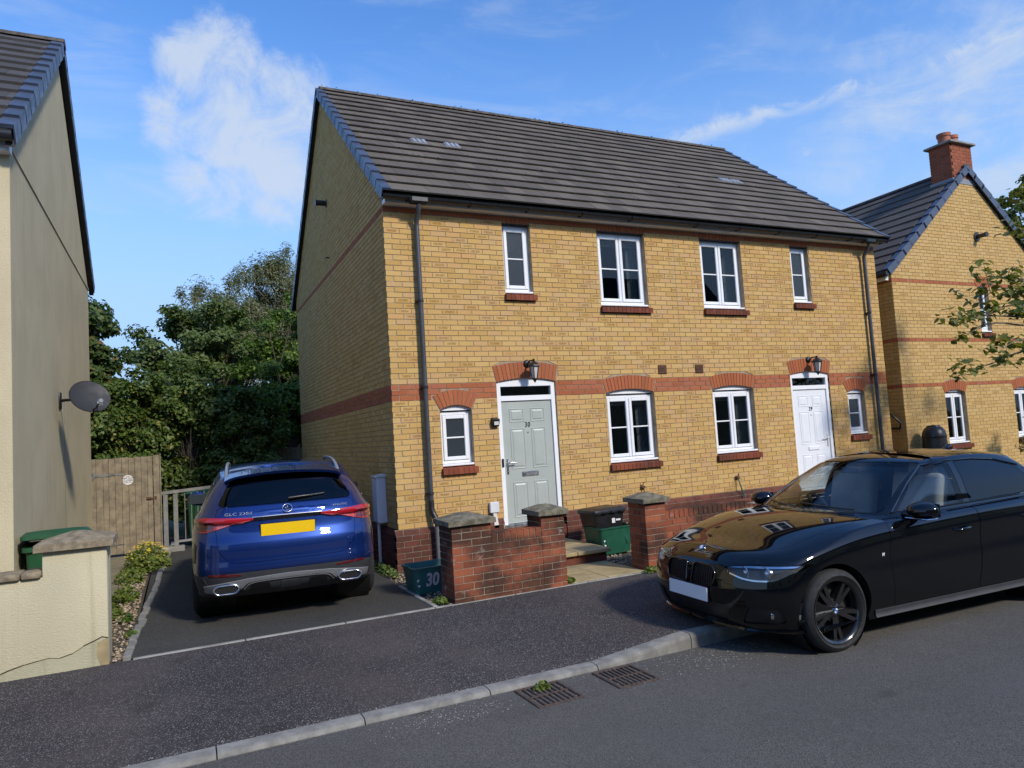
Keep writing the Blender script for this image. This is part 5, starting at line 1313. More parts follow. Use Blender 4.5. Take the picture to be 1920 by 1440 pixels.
plain('satin_silver', (.36, .37, .39), .32, metal=.5, var=.06)
plain('seat_grey', (.46, .44, .40), .7, var=.1)
plain('seat_dark', (.03, .03, .032), .8)
plain('badge_blue', (.01, .16, .52), .3)
plain('badge_white', (.75, .77, .80), .3)
plain('plate_white', (.74, .75, .77), .35, var=.02)
plain('plate_yellow', (.80, .50, .004), .35, var=.02)
def lens(name, col, rough=.06):
    m, t, p = newmat(name); p.inputs['Base Color'].default_value = (*col, 1); p.inputs['Roughness'].default_value = rough; p.inputs['Coat Weight'].default_value = 1.0; p.inputs['Coat Roughness'].default_value = .02; return m
lens('lens_red', (.36, .006, .012)); lens('lens_dark', (.09, .004, .008)); lens('lens_pink', (.55, .10, .10)); lens('reflector_red', (.11, .006, .010))
plain('reflector_silver', (.70, .71, .73), .12, metal=1.0)
glassmat('lens_clear', (.86, .88, .90), 0.0, 1.5, 1.2)
# ------------------------------------------------------------------ boxes, bins, gate, fence, railing
def open_box(name, mat, w, d, h, loc, rz, label, number=None, extra=None):
    """kerbside recycling box: tapered, open, rolled rim, handle lugs"""
    e = empty(name, loc, rz, label=label, cat='recycling box')
    t = .86; bm = bmesh.new(); R = []
    for (k, z, i) in ((t, 0, 0), (.93, h*.5, 0), (1.0, h-.02, 0), (1.05, h-.02, 0), (1.06, h, 0), (1.0, h+.002, 0), (.985, h-.01, 1), (t*.98, .012, 1)):
        R.append([bm.verts.new((x*k, y*k, z)) for x, y in rounded([(-w/2, -d/2), (w/2, -d/2), (w/2, d/2), (-w/2, d/2)], .06, 4)])
    n = len(R[0]); bm.faces.new(R[0][::-1]); bm.faces.new(R[-1])
    for a, b in zip(R[:-1], R[1:]):
        for k in range(n): bm.faces.new((a[k], a[(k+1) % n], b[(k+1) % n], b[k]))
    bmesh.ops.recalc_face_normals(bm, faces=bm.faces)
    bx = MB().bm(bm).build('tub', mat, e, 40)
    for s in (-1, 1):
        b = MB(); b.prism([(s*w*.38, h*.62), (s*w*.30, h*.30), (s*w*.22, h*.62)], -d*.5*.965, -d*.5*.90, 'y'); b.build('lug', mat, e)
        hb = MB(); hb.tube([(s*w*.5, -.06, h-.01), (s*w*.53, -.06, h+.01), (s*w*.535, .06, h+.01), (s*w*.5, .06, h-.01)], .008, 6); hb.build('handle', mat, e)
    if number:
        me = text_mesh(number, .20, 'pink_print', .002, .12, 1.0, bold=.006, sx=.8); face_y(me, w*-.10, -d/2*.93-.004, h*.50, PI/2+.085); link('painted_number', me, e)
    # printed emblem: small white arrows
    b = MB()
    for k in range(3):
        a = k*2*PI/3; c, s = math.cos(a), math.sin(a)
        b.prism([(-.20+.035*c+.02*s, h*.45+.035*s-.02*c), (-.20+.05*c-.015*s, h*.45+.05*s+.015*c), (-.20+.02*c-.02*s, h*.45+.02*s+.02*c)], -d/2*.945-.002, -d/2*.945, 'y')
    b.build('emblem', 'white_print', e)
    return e
open_box('recycling_box', 'box_teal', .54, .42, .30, (-.02, -1.32, G), .05, 'open teal recycling box marked 30 beside the brick pier', '30')
rb1 = open_box('recycling_box', 'box_green', .58, .42, .36, (2.78, -.78, G+.02), .10, 'dark green recycling box under the black one on the gravel')
rb2 = empty('recycling_box', (2.72, -.74, G+.37), .10, label='black lidded recycling box stacked on the green one', cat='recycling box')
bm = bmesh.new(); R_ = []
for (k, z) in ((.86, 0), (.98, .20)): R_.append([bm.verts.new((x*k, y*k, z)) for x, y in rounded([(-.27, -.20), (.27, -.20), (.27, .20), (-.27, .20)], .05, 3)])
n = len(R_[0]); bm.faces.new(R_[0][::-1]); bm.faces.new(R_[1])
for k in range(n): bm.faces.new((R_[0][k], R_[0][(k+1) % n], R_[1][(k+1) % n], R_[1][k]))
MB().bm(bm).build('tub', 'box_black', rb2, 40)
bm = bmesh.new(); R_ = []
for (k, z) in ((1.06, .195), (1.08, .22), (1.04, .245), (.9, .262)): R_.append([bm.verts.new((x*k, y*k, z+(.01 if x > 0 else 0))) for x, y in rounded([(-.27, -.20), (.27, -.20), (.27, .20), (-.27, .20)], .05, 3)])
bm.faces.new(R_[0][::-1]); bm.faces.new(R_[-1])
for a, b in zip(R_[:-1], R_[1:]):
    for k in range(n): bm.faces.new((a[k], a[(k+1) % n], b[(k+1) % n], b[k]))
MB().bm(bm).build('lid', 'box_black', rb2, 40)
for k in range(3): MB().bbox(-.16+.15*k, -.06+.15*k, -.235, -.205, .20, .235, .008).build('lid_clip', 'box_black', rb2)
lbm = MB(); lbm.box(.02, .075, -.1985, -.1975, .06, .125); lbm.box(.09, .17, -.1985, -.1975, .085, .11)
o = lbm.build('printed_label', 'white_print', rb2); o.rotation_euler = (-.0, 0, 0)
def wheelie(loc, rz, label, lid_open=0.0, num=None):
    e = empty('wheelie_bin', loc, rz, label=label, cat='bin', group='green wheelie bins')
    bm = bmesh.new(); R = []
    for (w, d, z) in ((.42, .46, .06), (.46, .52, .4), (.50, .60, .90), (.56, .66, .91), (.56, .66, .95)):
        R.append([bm.verts.new((x, y, z)) for x, y in rounded([(-w/2, -d/2), (w/2, -d/2), (w/2, d/2), (-w/2, d/2)], .04, 3)])
    n = len(R[0]); bm.faces.new(R[0][::-1]); bm.faces.new(R[-1])
    for a, b in zip(R[:-1], R[1:]):
        for k in range(n): bm.faces.new((a[k], a[(k+1) % n], b[(k+1) % n], b[k]))
    MB().bm(bm).build('body', 'bin_green', e, 40)
    bm = bmesh.new(); R = []
    for (w, d, z) in ((.58, .70, 0), (.58, .70, .035), (.50, .60, .075), (.3, .36, .085)):
        R.append([bm.verts.new((x, y-.35, z)) for x, y in rounded([(-w/2, -d/2), (w/2, -d/2), (w/2, d/2), (-w/2, d/2)], .05, 3)])
    bm.faces.new(R[0][::-1]); bm.faces.new(R[-1])
    for a, b in zip(R[:-1], R[1:]):
        for k in range(n): bm.faces.new((a[k], a[(k+1) % n], b[(k+1) % n], b[k]))
    l = MB().bm(bm).build('lid', 'bin_green', e, 40, (0, .34, .955)); l.rotation_euler = (-lid_open, 0, 0)
    MB().tube([(-.24, .38, .93), (.24, .38, .93)], .016, 8).build('handle', 'bin_green', e, 50)
    for s in (-1, 1): MB().lathe([(.10, -.025), (.10, .025)], 20, Matrix.Translation((s*.24, .24, .10)) @ Matrix.Rotation(PI/2, 4, 'Y')).build('wheel', 'tyre', e, 40)
    if num:
        for i, t in enumerate(num):
            me = text_mesh(t, .16, 'white_print', .002, bold=.004); face_y(me, .02, -.262-.02*i*0, .72-.17*i, PI/2-.08); link('painted_number', me, e)
wheelie((-3.70, -1.0, G+.004), .08, 'green wheelie bin behind the cream pier with its lid ajar', .10)
wheelie((-2.22, 5.75, G), -.12, 'green wheelie bin behind the grey railing with white painted marks', 0, ('2', '1'))
# garden gate of vertical boards
gt = empty('garden_gate', (-4.02, 5.15, G), label='weathered board gate between the cream house and the drive', cat='gate')
x = 0.0; k = 0
for w in (.075, .11, .085, .10, .105, .105, .10, .10, .10, .085): 
    MB().bbox(x+.002, x+w-.002, -.011+.002*(k % 2), .011, .04+random.uniform(-.01, .02), 1.74+random.uniform(-.008, .008), .003).build('board', 'wood_gate', gt); x += w; k += 1
MB().bbox(x+.01, x+.11, -.05, .05, -.02, 1.76, .006).build('post', 'wood_gate', gt); MB().bbox(x+.115, x+.135, -.03, .05, .0, 1.78, .004).build('post_strip', 'wood_gate', gt)
for z in (.32, .92, 1.45): MB().box(.02, x-.02, .0125, .045, z-.05, z+.05).build('rail', 'wood_gate', gt)
for z in (1.45, .22):
    b = MB(); b.prism([(.02, z-.022), (.50, z-.006), (.50, z+.010), (.02, z+.026)], -.020, -.0115, 'y'); b.box(.0, .05, -.021, -.0105, z-.06, z+.06); b.build('strap_hinge', 'steel', gt)
lb_ = MB(); lb_.tube([(x-.10, -.03, .98), (x+.08, -.03, .99)], .009, 8); lb_.box(x-.11, x-.03, -.02, -.012, .955, 1.01); lb_.box(x+.02, x+.06, -.055, -.045, .96, 1.02); lb_.build('bolt_latch', 'rust', gt)
sg = MB(); sg.lathe([(.086, 0), (.086, .004)], 32, Matrix.Translation((.57, -.013, 1.345)) @ Matrix.Rotation(PI/2, 4, 'X')); sg = sg.build('round_sign', 'white_print', gt, 40)
for (t, s, z) in (('KEEP GATE', .036, 1.375), ('CLOSED', .046, 1.335), ('THANK YOU', .020, 1.300), ('PLEASE', .020, 1.405)):
    me = text_mesh(t, s, 'number_black', .0008, bold=.0006); face_y(me, .57, -.0182, z); link('sign_lettering', me, sg)
# timber fence beyond the gable
fn = empty('board_fence', (-1.25, 9.0, -.6), label='weathered board fence between the hedge and the brick gable', cat='fence')
x = 0.0
while x < 4.2:
    w = random.uniform(.095, .115); MB().bbox(x+.003, x+w-.003, -.009, .009+random.uniform(0, .006), .02, 1.80+random.uniform(-.012, .012), .002).build('board', 'wood_gate', fn); x += w
for z in (.4, 1.5): MB().box(0, 4.2, .016, .06, z-.04, z+.04).build('rail', 'wood_gate', fn)
for xx in (-.06, 1.75): MB().bbox(xx, xx+.1, .03, .13, -.1, 1.88, .006).build('post', 'wood_gate', fn)
# grey steps railing by the gate
rl = empty('metal_railing', (-2.86, 5.2, G), label='grey painted railing with flat posts beside the gate', cat='railing')
for xx in (0.0, .165): MB().bbox(xx-.038, xx+.038, -.02, .02, .08, 1.02, .004).build('post', 'wood_grey', rl)
b = MB(); b.hexa([(-.06, -.03, 1.03), (1.5, .25, 1.10), (1.5, .29, 1.10), (-.06, .01, 1.03), (-.06, -.03, 1.085), (1.5, .25, 1.155), (1.5, .29, 1.155), (-.06, .01, 1.085)]); b.build('top_rail', 'wood_grey', rl)
for k in range(9): xx = .32+.11*k; MB().tube([(xx, .03+.16*xx*.9, .12), (xx, .03+.16*xx*.9, 1.05+.045*xx)], .008, 6).build('baluster', 'wood_grey', rl)
b = MB(); b.hexa([(.2, .0, .14), (1.5, .25, .14), (1.5, .28, .14), (.2, .03, .14), (.2, .0, .18), (1.5, .25, .18), (1.5, .28, .18), (.2, .03, .18)]); b.build('bottom_rail', 'wood_grey', rl)
MB().bbox(-.12, .30, -.16, .12, -.05, .08, .01).build('foot_block', 'concrete', rl)
# ------------------------------------------------------------------ black saloon (local: x forward from front axle, y left, z up)
def black_car():
    root = empty('parked_car', (2.08, -4.33, -.685), PI-.042, label='black saloon parked half on the pavement, front facing the drive', cat='car', group='cars parked outside the houses')
    mids = (-.40, -1.15, -1.95, -2.75)
    def Z(f, p3, p4, s, r): return [f, f, f+(p3-f)*.35, p3, p4, *s, r-.0, r, r, r, r]
    lo = [ring(.50, .70, .4, -3.5, .3, mids, .20)]; lo[0][:, 1] *= 0.0
    lo.append(ring(.60, .80, .42, -3.68, .36, mids, .185))
    lo.append(ring(.695, .865, .46, -3.78, .38, mids, .235, ws=(.985, .985, .985, .985)))
    lo.append(ring(.745, .895, .48, -3.83, .40, mids, .36, ws=(.995, .985, .985, 1.0)))
    lo.append(ring(.745, .905, .49, -3.83, .41, mids, .52, ws=(.995, .99, .99, 1.0)))
    lo.append(ring(.720, .905, .50, -3.81, .42, mids, Z(.640, .645, .655, (.67, .68, .69, .70), .72), ws=(.988, .982, .982, .992)))
    lo.append(ring(.685, .902, .52, -3.79, .43, mids, Z(.705, .715, .750, (.815, .84, .86, .885), .90), ws=(.995, 1.0, 1.0, 1.0)))
    lo.append(ring(.635, .872, .54, -3.77, .44, mids, Z(.752, .770, .818, (.905, .935, .955, .98), 1.00), ws=(.985, .995, 1.0, .99)))
    lo.append(ring(.590, .80, .55, -3.74, .44, mids, Z(.778, .803, .862, (.955, .975, .985, 1.0), 1.02)))
    lo.append(ring(.555, .60, .50, -3.70, .44, mids, Z(.795, .830, .895, (.990, 1.0, 1.0, 1.01), 1.04)))
    lo.append(ring(.53, .30, .44, -3.66, .44, mids, Z(.806, .846, .912, (1.005, 1.01, 1.01, 1.01), 1.05)))
    e = ring(.525, .30, .42, -3.64, .44, mids, Z(.808, .85, .916, (1.01, 1.01, 1.01, 1.01), 1.05)); e[:, 1] = 0; lo.append(e)
    up = []
    m0 = (-1.1, -1.65, -2.3, -2.88); m1 = (-1.70, -2.0, -2.38, -2.70)
    e = ring(-.45, .6, .4, -3.2, .4, m0, .87); e[:, 1] = 0; up.append(e)
    up.append(ring(-.40, .80, .44, -3.52, .45, m0, .88, nose=(.03, .22, .52, .85)))
    up.append(ring(-.56, .795, .44, -3.40, .45, m0, 1.0, nose=(.03, .20, .50, .85)))
    mm = tuple((a+b)/2 for a, b in zip(m0, m1))
    up.append(ring(-.94, .722, .42, -3.18, .42, mm, [1.21]*14, nose=(.03, .18, .46, .82)))
    zr_ = [1.395, 1.393, 1.388, 1.377, 1.368, 1.384, 1.398, 1.384, 1.346, 1.308, 1.305, 1.318, 1.33, 1.335]
    up.append(ring(-1.285, .612, .38, -2.94, .32, m1, zr_, nose=(.02, .14, .40, .80)))
    up.append(ring(-1.36, .555, .38, -2.88, .32, m1, [z+.030 for z in zr_], nose=(.02, .14, .40, .80)))
    up.append(ring(-1.48, .38, .30, -2.76, .28, m1, [z+.050+(.006 if 4 < i < 9 else 0) for i, z in enumerate(zr_)]))
    up.append(ring(-1.56, .19, .26, -2.70, .24, m1, [z+.058+(.010 if 4 < i < 9 else 0) for i, z in enumerate(zr_)]))
    e = ring(-1.58, .19, .24, -2.68, .22, m1, [z+.060+(.012 if 4 < i < 9 else 0) for i, z in enumerate(zr_)]); e[:, 1] = 0; up.append(e)
    L0, U0 = loft(lo, 8, 5), loft(up, 8, 5)
    C = Car(L0, U0)
    # wheel arches
    R = .322
    for x in (0, -2.81):
        for s in (1, -1):
            cy = MB().lathe([(.365, 0), (.365, .6)], 40, Matrix.Translation((x, .58*s if s > 0 else -.58-.6, .325)) @ Matrix.Rotation(-PI/2, 4, 'X')).mesh('c')
            bm = bmesh.new(); bm.from_mesh(cy); bmesh.ops.recalc_face_normals(bm, faces=bm.faces); bm.to_mesh(cy); bm.free(); C.remove(cy)
    parts = {}
    # glass
    ws = rounded([(-.70, 1.0), (.70, 1.0), (.555, 1.372), (.30, 1.388), (-.30, 1.388), (-.555, 1.372)], .04)
    parts['windscreen'] = (C.cut(ws, -1.55, -.2, 'x'), 'glass_tint')
    rw = rounded([(-.62, 1.06), (.62, 1.06), (.50, 1.30), (-.50, 1.30)], .05)
    parts['rear_window'] = (C.cut(rw, -3.6, -2.72, 'x'), 'glass_privacy')
    fw = rounded([(-.90, 1.0), (-1.71, 1.012), (-1.76, 1.362), (-1.50, 1.338), (-1.24, 1.225)], .03)
    rwn = rounded([(-1.80, 1.014), (-2.58, 1.030), (-2.72, 1.15), (-2.64, 1.265), (-2.36, 1.338), (-2.1, 1.362), (-1.85, 1.366)], .03)
    qw = rounded([(-2.65, 1.035), (-2.97, 1.065), (-2.92, 1.12), (-2.77, 1.18)], .02)
    side_glass = []
    for s in (1, -1):
        for pl, mt in ((fw, 'glass_tint'), (rwn, 'glass_privacy'), (qw, 'glass_privacy')): side_glass.append((C.cut(pl, .35*s, 1.1*s, 'y'), mt))
    # doors and bonnet
    doors = []
    fd = rounded([(-.64, .27), (-1.695, .27), (-1.74, .60), (-1.748, .975), (-.66, .955), (-.615, .70)], .03)
    rd_ = rounded([(-1.708, .27), (-2.30, .27), (-2.50, .52), (-2.64, .72), (-2.64, .99), (-1.760, .975), (-1.752, .60)], .03)
    for s in (1, -1):
        for pl in (fd, rd_): doors.append((C.cut(pl, .45*s, 1.1*s, 'y', .004), s))
    bn = rounded([(.56, -.28), (.56, .28), (.46, .50), (.26, .665), (-.40, .735), (-.60, .62), (-.52, .0), (-.60, -.62), (-.40, -.735), (.26, -.665), (.46, -.50)], .05)
    bonnet = C.cut(bn, .70, 1.3, 'z', .004)
    # headlights and intakes
    heads = []
    for s in (1, -1):
        hp = rounded([(s*.40, .683), (s*.45, .640), (s*.60, .598), (s*.76, .598), (s*.855, .668), (s*.875, .708), (s*.62, .712)], .010)
        heads.append(C.cut(hp, .15, 1.0, 'x', .004))
    C.cut(rounded([(-.40, .255), (.40, .255), (.46, .39), (-.46, .39)], .03), .3, 1.0, 'x', 0, False)
    for s in (1, -1): C.cut(rounded([(s*.53, .255), (s*.80, .275), (s*.80, .40), (s*.62, .40)], .03), .2, 1.0, 'x', 0, False)
    for s in (1, -1): C.cut(rounded([(s*.035, .515), (s*.29, .525), (s*.325, .61), (s*.285, .665), (s*.05, .672)], .03), .4, 1.0, 'x', 0, False)
    body = C.finish(C.shell, 'body', 'paint_black', root)
    for k, (me, mt) in parts.items(): C.finish(me, k, mt, root)
    for me, mt in side_glass: C.finish(me, 'side_window', mt, root)
    C.finish(bonnet, 'bonnet', 'paint_black', root)
    for k, (me, s) in enumerate(doors):
        d = C.finish(me, 'door', 'paint_black', root); x = -1.50 if k % 2 == 0 else -2.42; z = .80 if k % 2 == 0 else .83
        h, nn = C.hit((x, 2*s, z), (0, -s, 0)); b = MB(); y = h.y
        b.tube([(x+.09, y-.01*s, z+.002), (x+.07, y+.028*s, z+.004), (x-.07, y+.030*s, z+.012), (x-.09, y-.01*s, z+.014)], [.010, .013, .013, .010], 8); b.build('handle', 'paint_black', d, 60)
    # lamps
    for k, me in enumerate(heads):
        s = 1 if k == 0 else -1
        hl = C.finish(me, 'headlight', 'lens_clear', root)
        hs = C.patch([(s*.40, .672), (s*.45, .634), (s*.60, .594), (s*.76, .594), (s*.85, .655)], [(s*.40, .690), (s*.48, .705), (s*.60, .716), (s*.76, .718), (s*.87, .716)], 'x+', 'housing', 'cladding', hl, 20, 4, -.065, .02)
        C.patch([(s*.43, .688), (s*.60, .694), (s*.84, .694)], [(s*.43, .692), (s*.60, .709), (s*.86, .709)], 'x+', 'brow', 'reflector_silver', hl, 12, 2, -.012, .006)
        for yy, rr in ((.555, .045), (.70, .050)):
            h, nn = C.hit((2, s*yy, .652), (-1, 0, 0)); Mx = Matrix.Translation((h.x-.042, s*yy, .650)) @ Matrix.Rotation(PI/2, 4, 'Y')
            MB().tube([Mx @ Vector((rr*math.cos(a), rr*math.sin(a), .012)) for a in np.linspace(0, 2*PI, 22)[:-1]], .006, 6, closed=True).build('light_ring', 'reflector_silver', hl)
            MB().lathe([(rr*.8, -.03), (rr*.75, .0), (rr*.45, .014), (rr*.1, .02)], 20, Mx).build('projector', 'chrome', hl, 60)
        C.patch([(s*.45, .636), (s*.60, .600), (s*.76, .600), (s*.85, .665)], [(s*.45, .648), (s*.60, .612), (s*.755, .612), (s*.835, .672)], 'x+', 'lower_brow', 'reflector_silver', hl, 12, 2, -.03, .006)
        # fog lamp in its recess
        h, nn = C.hit((2, s*.70, .46), (-1, 0, 0)); fx = h.x-.09
        MB().lathe([(.040, 0), (.040, .02), (.033, .024)], 20, Matrix.Translation((fx, s*.715, .335)) @ Euler((0, PI/2, 0)).to_matrix().to_4x4() @ Matrix.Rotation(.5*s, 4, 'X')).build('fog_lamp', 'reflector_silver', root, 40)
    # dark liners behind the openings and kidney grilles
    C.patch([(-.88, .24), (.88, .24)], [(-.88, .42), (.88, .42)], 'x+', 'intake_liner', 'trim_black', root, 40, 4, -.10, .01)
    for z in (.285, .325, .365): C.patch([(-.43, z-.008), (.43, z-.008)], [(-.43, z), (.43, z)], 'x+', 'intake_slat', 'trim_black', root, 20, 1, -.035, .01)
    for s in (1, -1):
        lo_ = [(s*.035, .515), (s*.16, .514), (s*.29, .524)]; up_ = [(s*.05, .672), (s*.16, .677), (s*.285, .665)]
        g = C.patch(lo_, up_, 'x+', 'kidney_grille', 'trim_black', root, 12, 4, -.055, .01)
        for i in range(9):
            t = .06+.88*i/8; y0 = s*(.035+.26*t); y1 = s*(.05+.245*t)
            C.patch([(y0-.004, .522), (y0+.004, .522)], [(y1-.004, .668), (y1+.004, .668)], 'x+', 'grille_bar', 'trim_black', g, 1, 6, -.004, .03)
        per = rounded([(s*.030, .508), (s*.295, .518), (s*.333, .61), (s*.29, .673), (s*.045, .680)], .03)
        pts = []
        for (yy, zz) in per:
            h, nn = C.hit((2, yy, zz), (-1, 0, 0)); pts.append(h+nn*.004)
        MB().tube(pts, .008, 6, closed=True).build('grille_surround', 'trim_gloss', g, 60)
    h, nn = C.hit((.585, 0, 2), (0, 0, -1)); q = nn.to_track_quat('Z', 'X').to_matrix().to_4x4(); roundel(root, Matrix.Translation(h+nn*.001) @ q, .041)
    pl = MB().bbox(-.006, .006, -.26, .26, -.056, .056, .002).build('number_plate', 'plate_white', root); pl.location = (.766, 0, .445); pl.rotation_euler = (0, -.06, 0)
    MB().box(-.02, -.0065, -.265, .265, -.062, .062).build('plate_holder', 'trim_black', pl)
    # front lip and sill strip, arch liners
    C.patch([(-.86, .190), (-.45, .178), (0, .176), (.45, .178), (.86, .190)], [(-.86, .215), (-.45, .205), (0, .203), (.45, .205), (.86, .215)], 'x+', 'front_lip', 'paint_black', root, 40, 2, .018, .02)
    for s in (1, -1): C.patch([(-.42, .205), (-1.4, .205), (-2.40, .205)], [(-.42, .262), (-1.4, .262), (-2.40, .262)], 'y+' if s > 0 else 'y-', 'side_skirt', 'cladding', root, 30, 3, .010, .02)
    for x in (0, -2.81):
        for s in (1, -1):
            Mx = Matrix.Translation((x, .50*s, .325)) @ Matrix.Rotation(-s*PI/2, 4, 'X')
            MB().lathe([(.0, 0), (.372, 0), (.372, .34)], 32, Mx, False).build('wheel_arch_liner', 'trim_black', root)
    wheel(root, 0, .785, R, R, .225, 1, .252, 'rim_black', 5, True, .0); wheel(root, -2.81, .785, R, R, .245, 1, .252, 'rim_black', 5, True)
    wheel(root, 0, -.785, R+.09, R, .225, -1, .232, 'rim_black', 5, True); wheel(root, -2.81, -.785, R+.09, R, .245, -1, .232, 'rim_black', 5, True)
    # mirrors
    for s in (1, -1):
        bm = bmesh.new(); bmesh.ops.create_uvsphere(bm, u_segments=20, v_segments=12, radius=1)
        for v in bm.verts:
            x, y, z = v.co; x = x if x > 0 else x*.35
            v.co = (x*.135*(1-.15*y*s)+.0, y*.135, z*.066+(.012 if z > 0 else .0))
        mr = MB().bm(bm).build('door_mirror', 'paint_black', root, 180); mr.location = (-1.0, s*.955, 1.012); mr.rotation_euler = (0, 0, -s*.12)
        MB().bbox(-.06, .06, -.115, .115, -.006, .006, .005).build('indicator_strip', 'reflector_silver', mr, None, (.06, s*.01, -.055))
        MB().bbox(-.005, .0, -.10, .10, -.055, .055, .003).build('mirror_glass', 'glass_obscure', mr, None, (-.05, 0, .005))
        MB().tube([(-.95, s*.79, .985), (-.97, s*.86, .972), (-.98, s*.90, .972)], [.035, .026, .03], 8).build('mirror_arm', 'trim_black', root, 60)
    # aerial fin, wipers, window trims
    b = MB(); b.prism([(-.10, 0), (.07, 0), (.03, .018), (-.05, .062), (-.085, .062)], -.02, .02, 'y'); bm = bmesh.new(); me = b.mesh('f'); bm.from_mesh(me); bmesh.ops.recalc_face_normals(bm, faces=bm.faces); bevel_bm(bm, .012, 2); h, nn = C.hit((-2.64, 0, 3), (0, 0, -1)); MB().bm(bm).build('aerial_fin', 'paint_black', root, 50, (-2.64, 0, h.z-.004))
    for (y0, y1, s) in ((.52, -.05, 1), (-.08, -.60, 1)):
        pts = []
        for t in np.linspace(0, 1, 8):
            yy = y0+(y1-y0)*t; h, nn = C.hit((1, yy, 1.012+.03*t), (-1, 0, 0)); pts.append(h+nn*.012)
        MB().tube(pts, .007, 6).build('wiper', 'trim_black', root)
    for s in (1, -1):
        path = []
        for (x, z) in [(-.84, .992), (-1.2, .998), (-1.7, 1.004), (-2.5, 1.016), (-3.04, 1.055)]:
            h, nn = C.hit((x, 2*s, z), (0, -s, 0)); path.append(h+nn*.003)
        MB().tube(path, .007, 6).build('belt_trim', 'trim_gloss', root)
        path = []
        for (x, z) in [(-.84, .992), (-1.18, 1.205), (-1.47, 1.348), (-1.77, 1.374), (-2.1, 1.374), (-2.40, 1.348), (-2.68, 1.275), (-2.88, 1.18), (-3.04, 1.065)]:
            h, nn = C.hit((x, 2*s, z), (0, -s, 0)); path.append(h+nn*.003)
        MB().tube(path, .007, 6).build('roof_trim', 'trim_gloss', root)
    me = text_mesh('M', .035, 'badge_white', .001, .25, bold=.001); h, nn = C.hit((-.53, 2, .70), (0, -1, 0)); me.transform(Matrix.Translation(h+Vector((0, .003, 0))) @ Euler((PI/2, 0, PI)).to_matrix().to_4x4()); link('wing_badge', me, root)
    # cabin
    MB().box(-2.9, .3, -.68, .68, .24, .32).build('cabin_floor', 'seat_dark', root)
    bm = bmesh.new(); bmesh.ops.create_cube(bm, size=1)
    for v in bm.verts: v.co = (-.82+v.co.x*.42, v.co.y*1.36, .85+v.co.z*.22)
    bevel_bm(bm, .06, 3); MB().bm(bm).build('dashboard', 'seat_dark', root, 50)
    for s in (1, -1):
        for (bx, mt) in ((-1.66, 'seat_grey'), (-2.6, 'seat_grey')):
            def cush(cx, cy, cz, sx, sy, sz, ry, nm, par):
                bm = bmesh.new(); bmesh.ops.create_cube(bm, size=1)
                for v in bm.verts: v.co = (v.co.x*sx, v.co.y*sy, v.co.z*sz)
                bevel_bm(bm, min(sx, sy, sz)*.35, 3); o = MB().bm(bm).build(nm, mt, par, 60, (cx, cy, cz)); o.rotation_euler = (0, ry, 0); return o
            sb = cush(bx, s*.37, .90, .15, .52, .74, -.26, 'seat_back', root); cush(bx+.30, s*.37, .54, .52, .50, .16, .08, 'seat_cushion', root); cush(bx-.13, s*.37, 1.275, .10, .27, .17, -.15, 'headrest', root)
    Mx = Matrix.Translation((-1.12, -.37, .93)) @ Matrix.Rotation(-1.15, 4, 'Y')
    MB().tube([Mx @ Vector((.185*math.cos(a), .185*math.sin(a), 0)) for a in np.linspace(0, 2*PI, 29)[:-1]], .016, 8, closed=True).tube([Mx @ Vector((-.18, 0, 0)), Mx @ Vector((.18, 0, 0))], .02, 6).tube([Mx @ Vector((0, 0, 0)), Mx @ Vector((0, 0, -.25))], .03, 6).build('steering_wheel', 'seat_dark', root, 60)
    bm = bmesh.new(); bmesh.ops.create_cube(bm, size=1)
    for v in bm.verts: v.co = (-1.26+v.co.x*.03, v.co.y*.22, 1.31+v.co.z*.06)
    bevel_bm(bm, .012, 2); MB().bm(bm).build('rear_view_mirror', 'seat_dark', root, 60)
    return root
BLACKCAR = black_car()
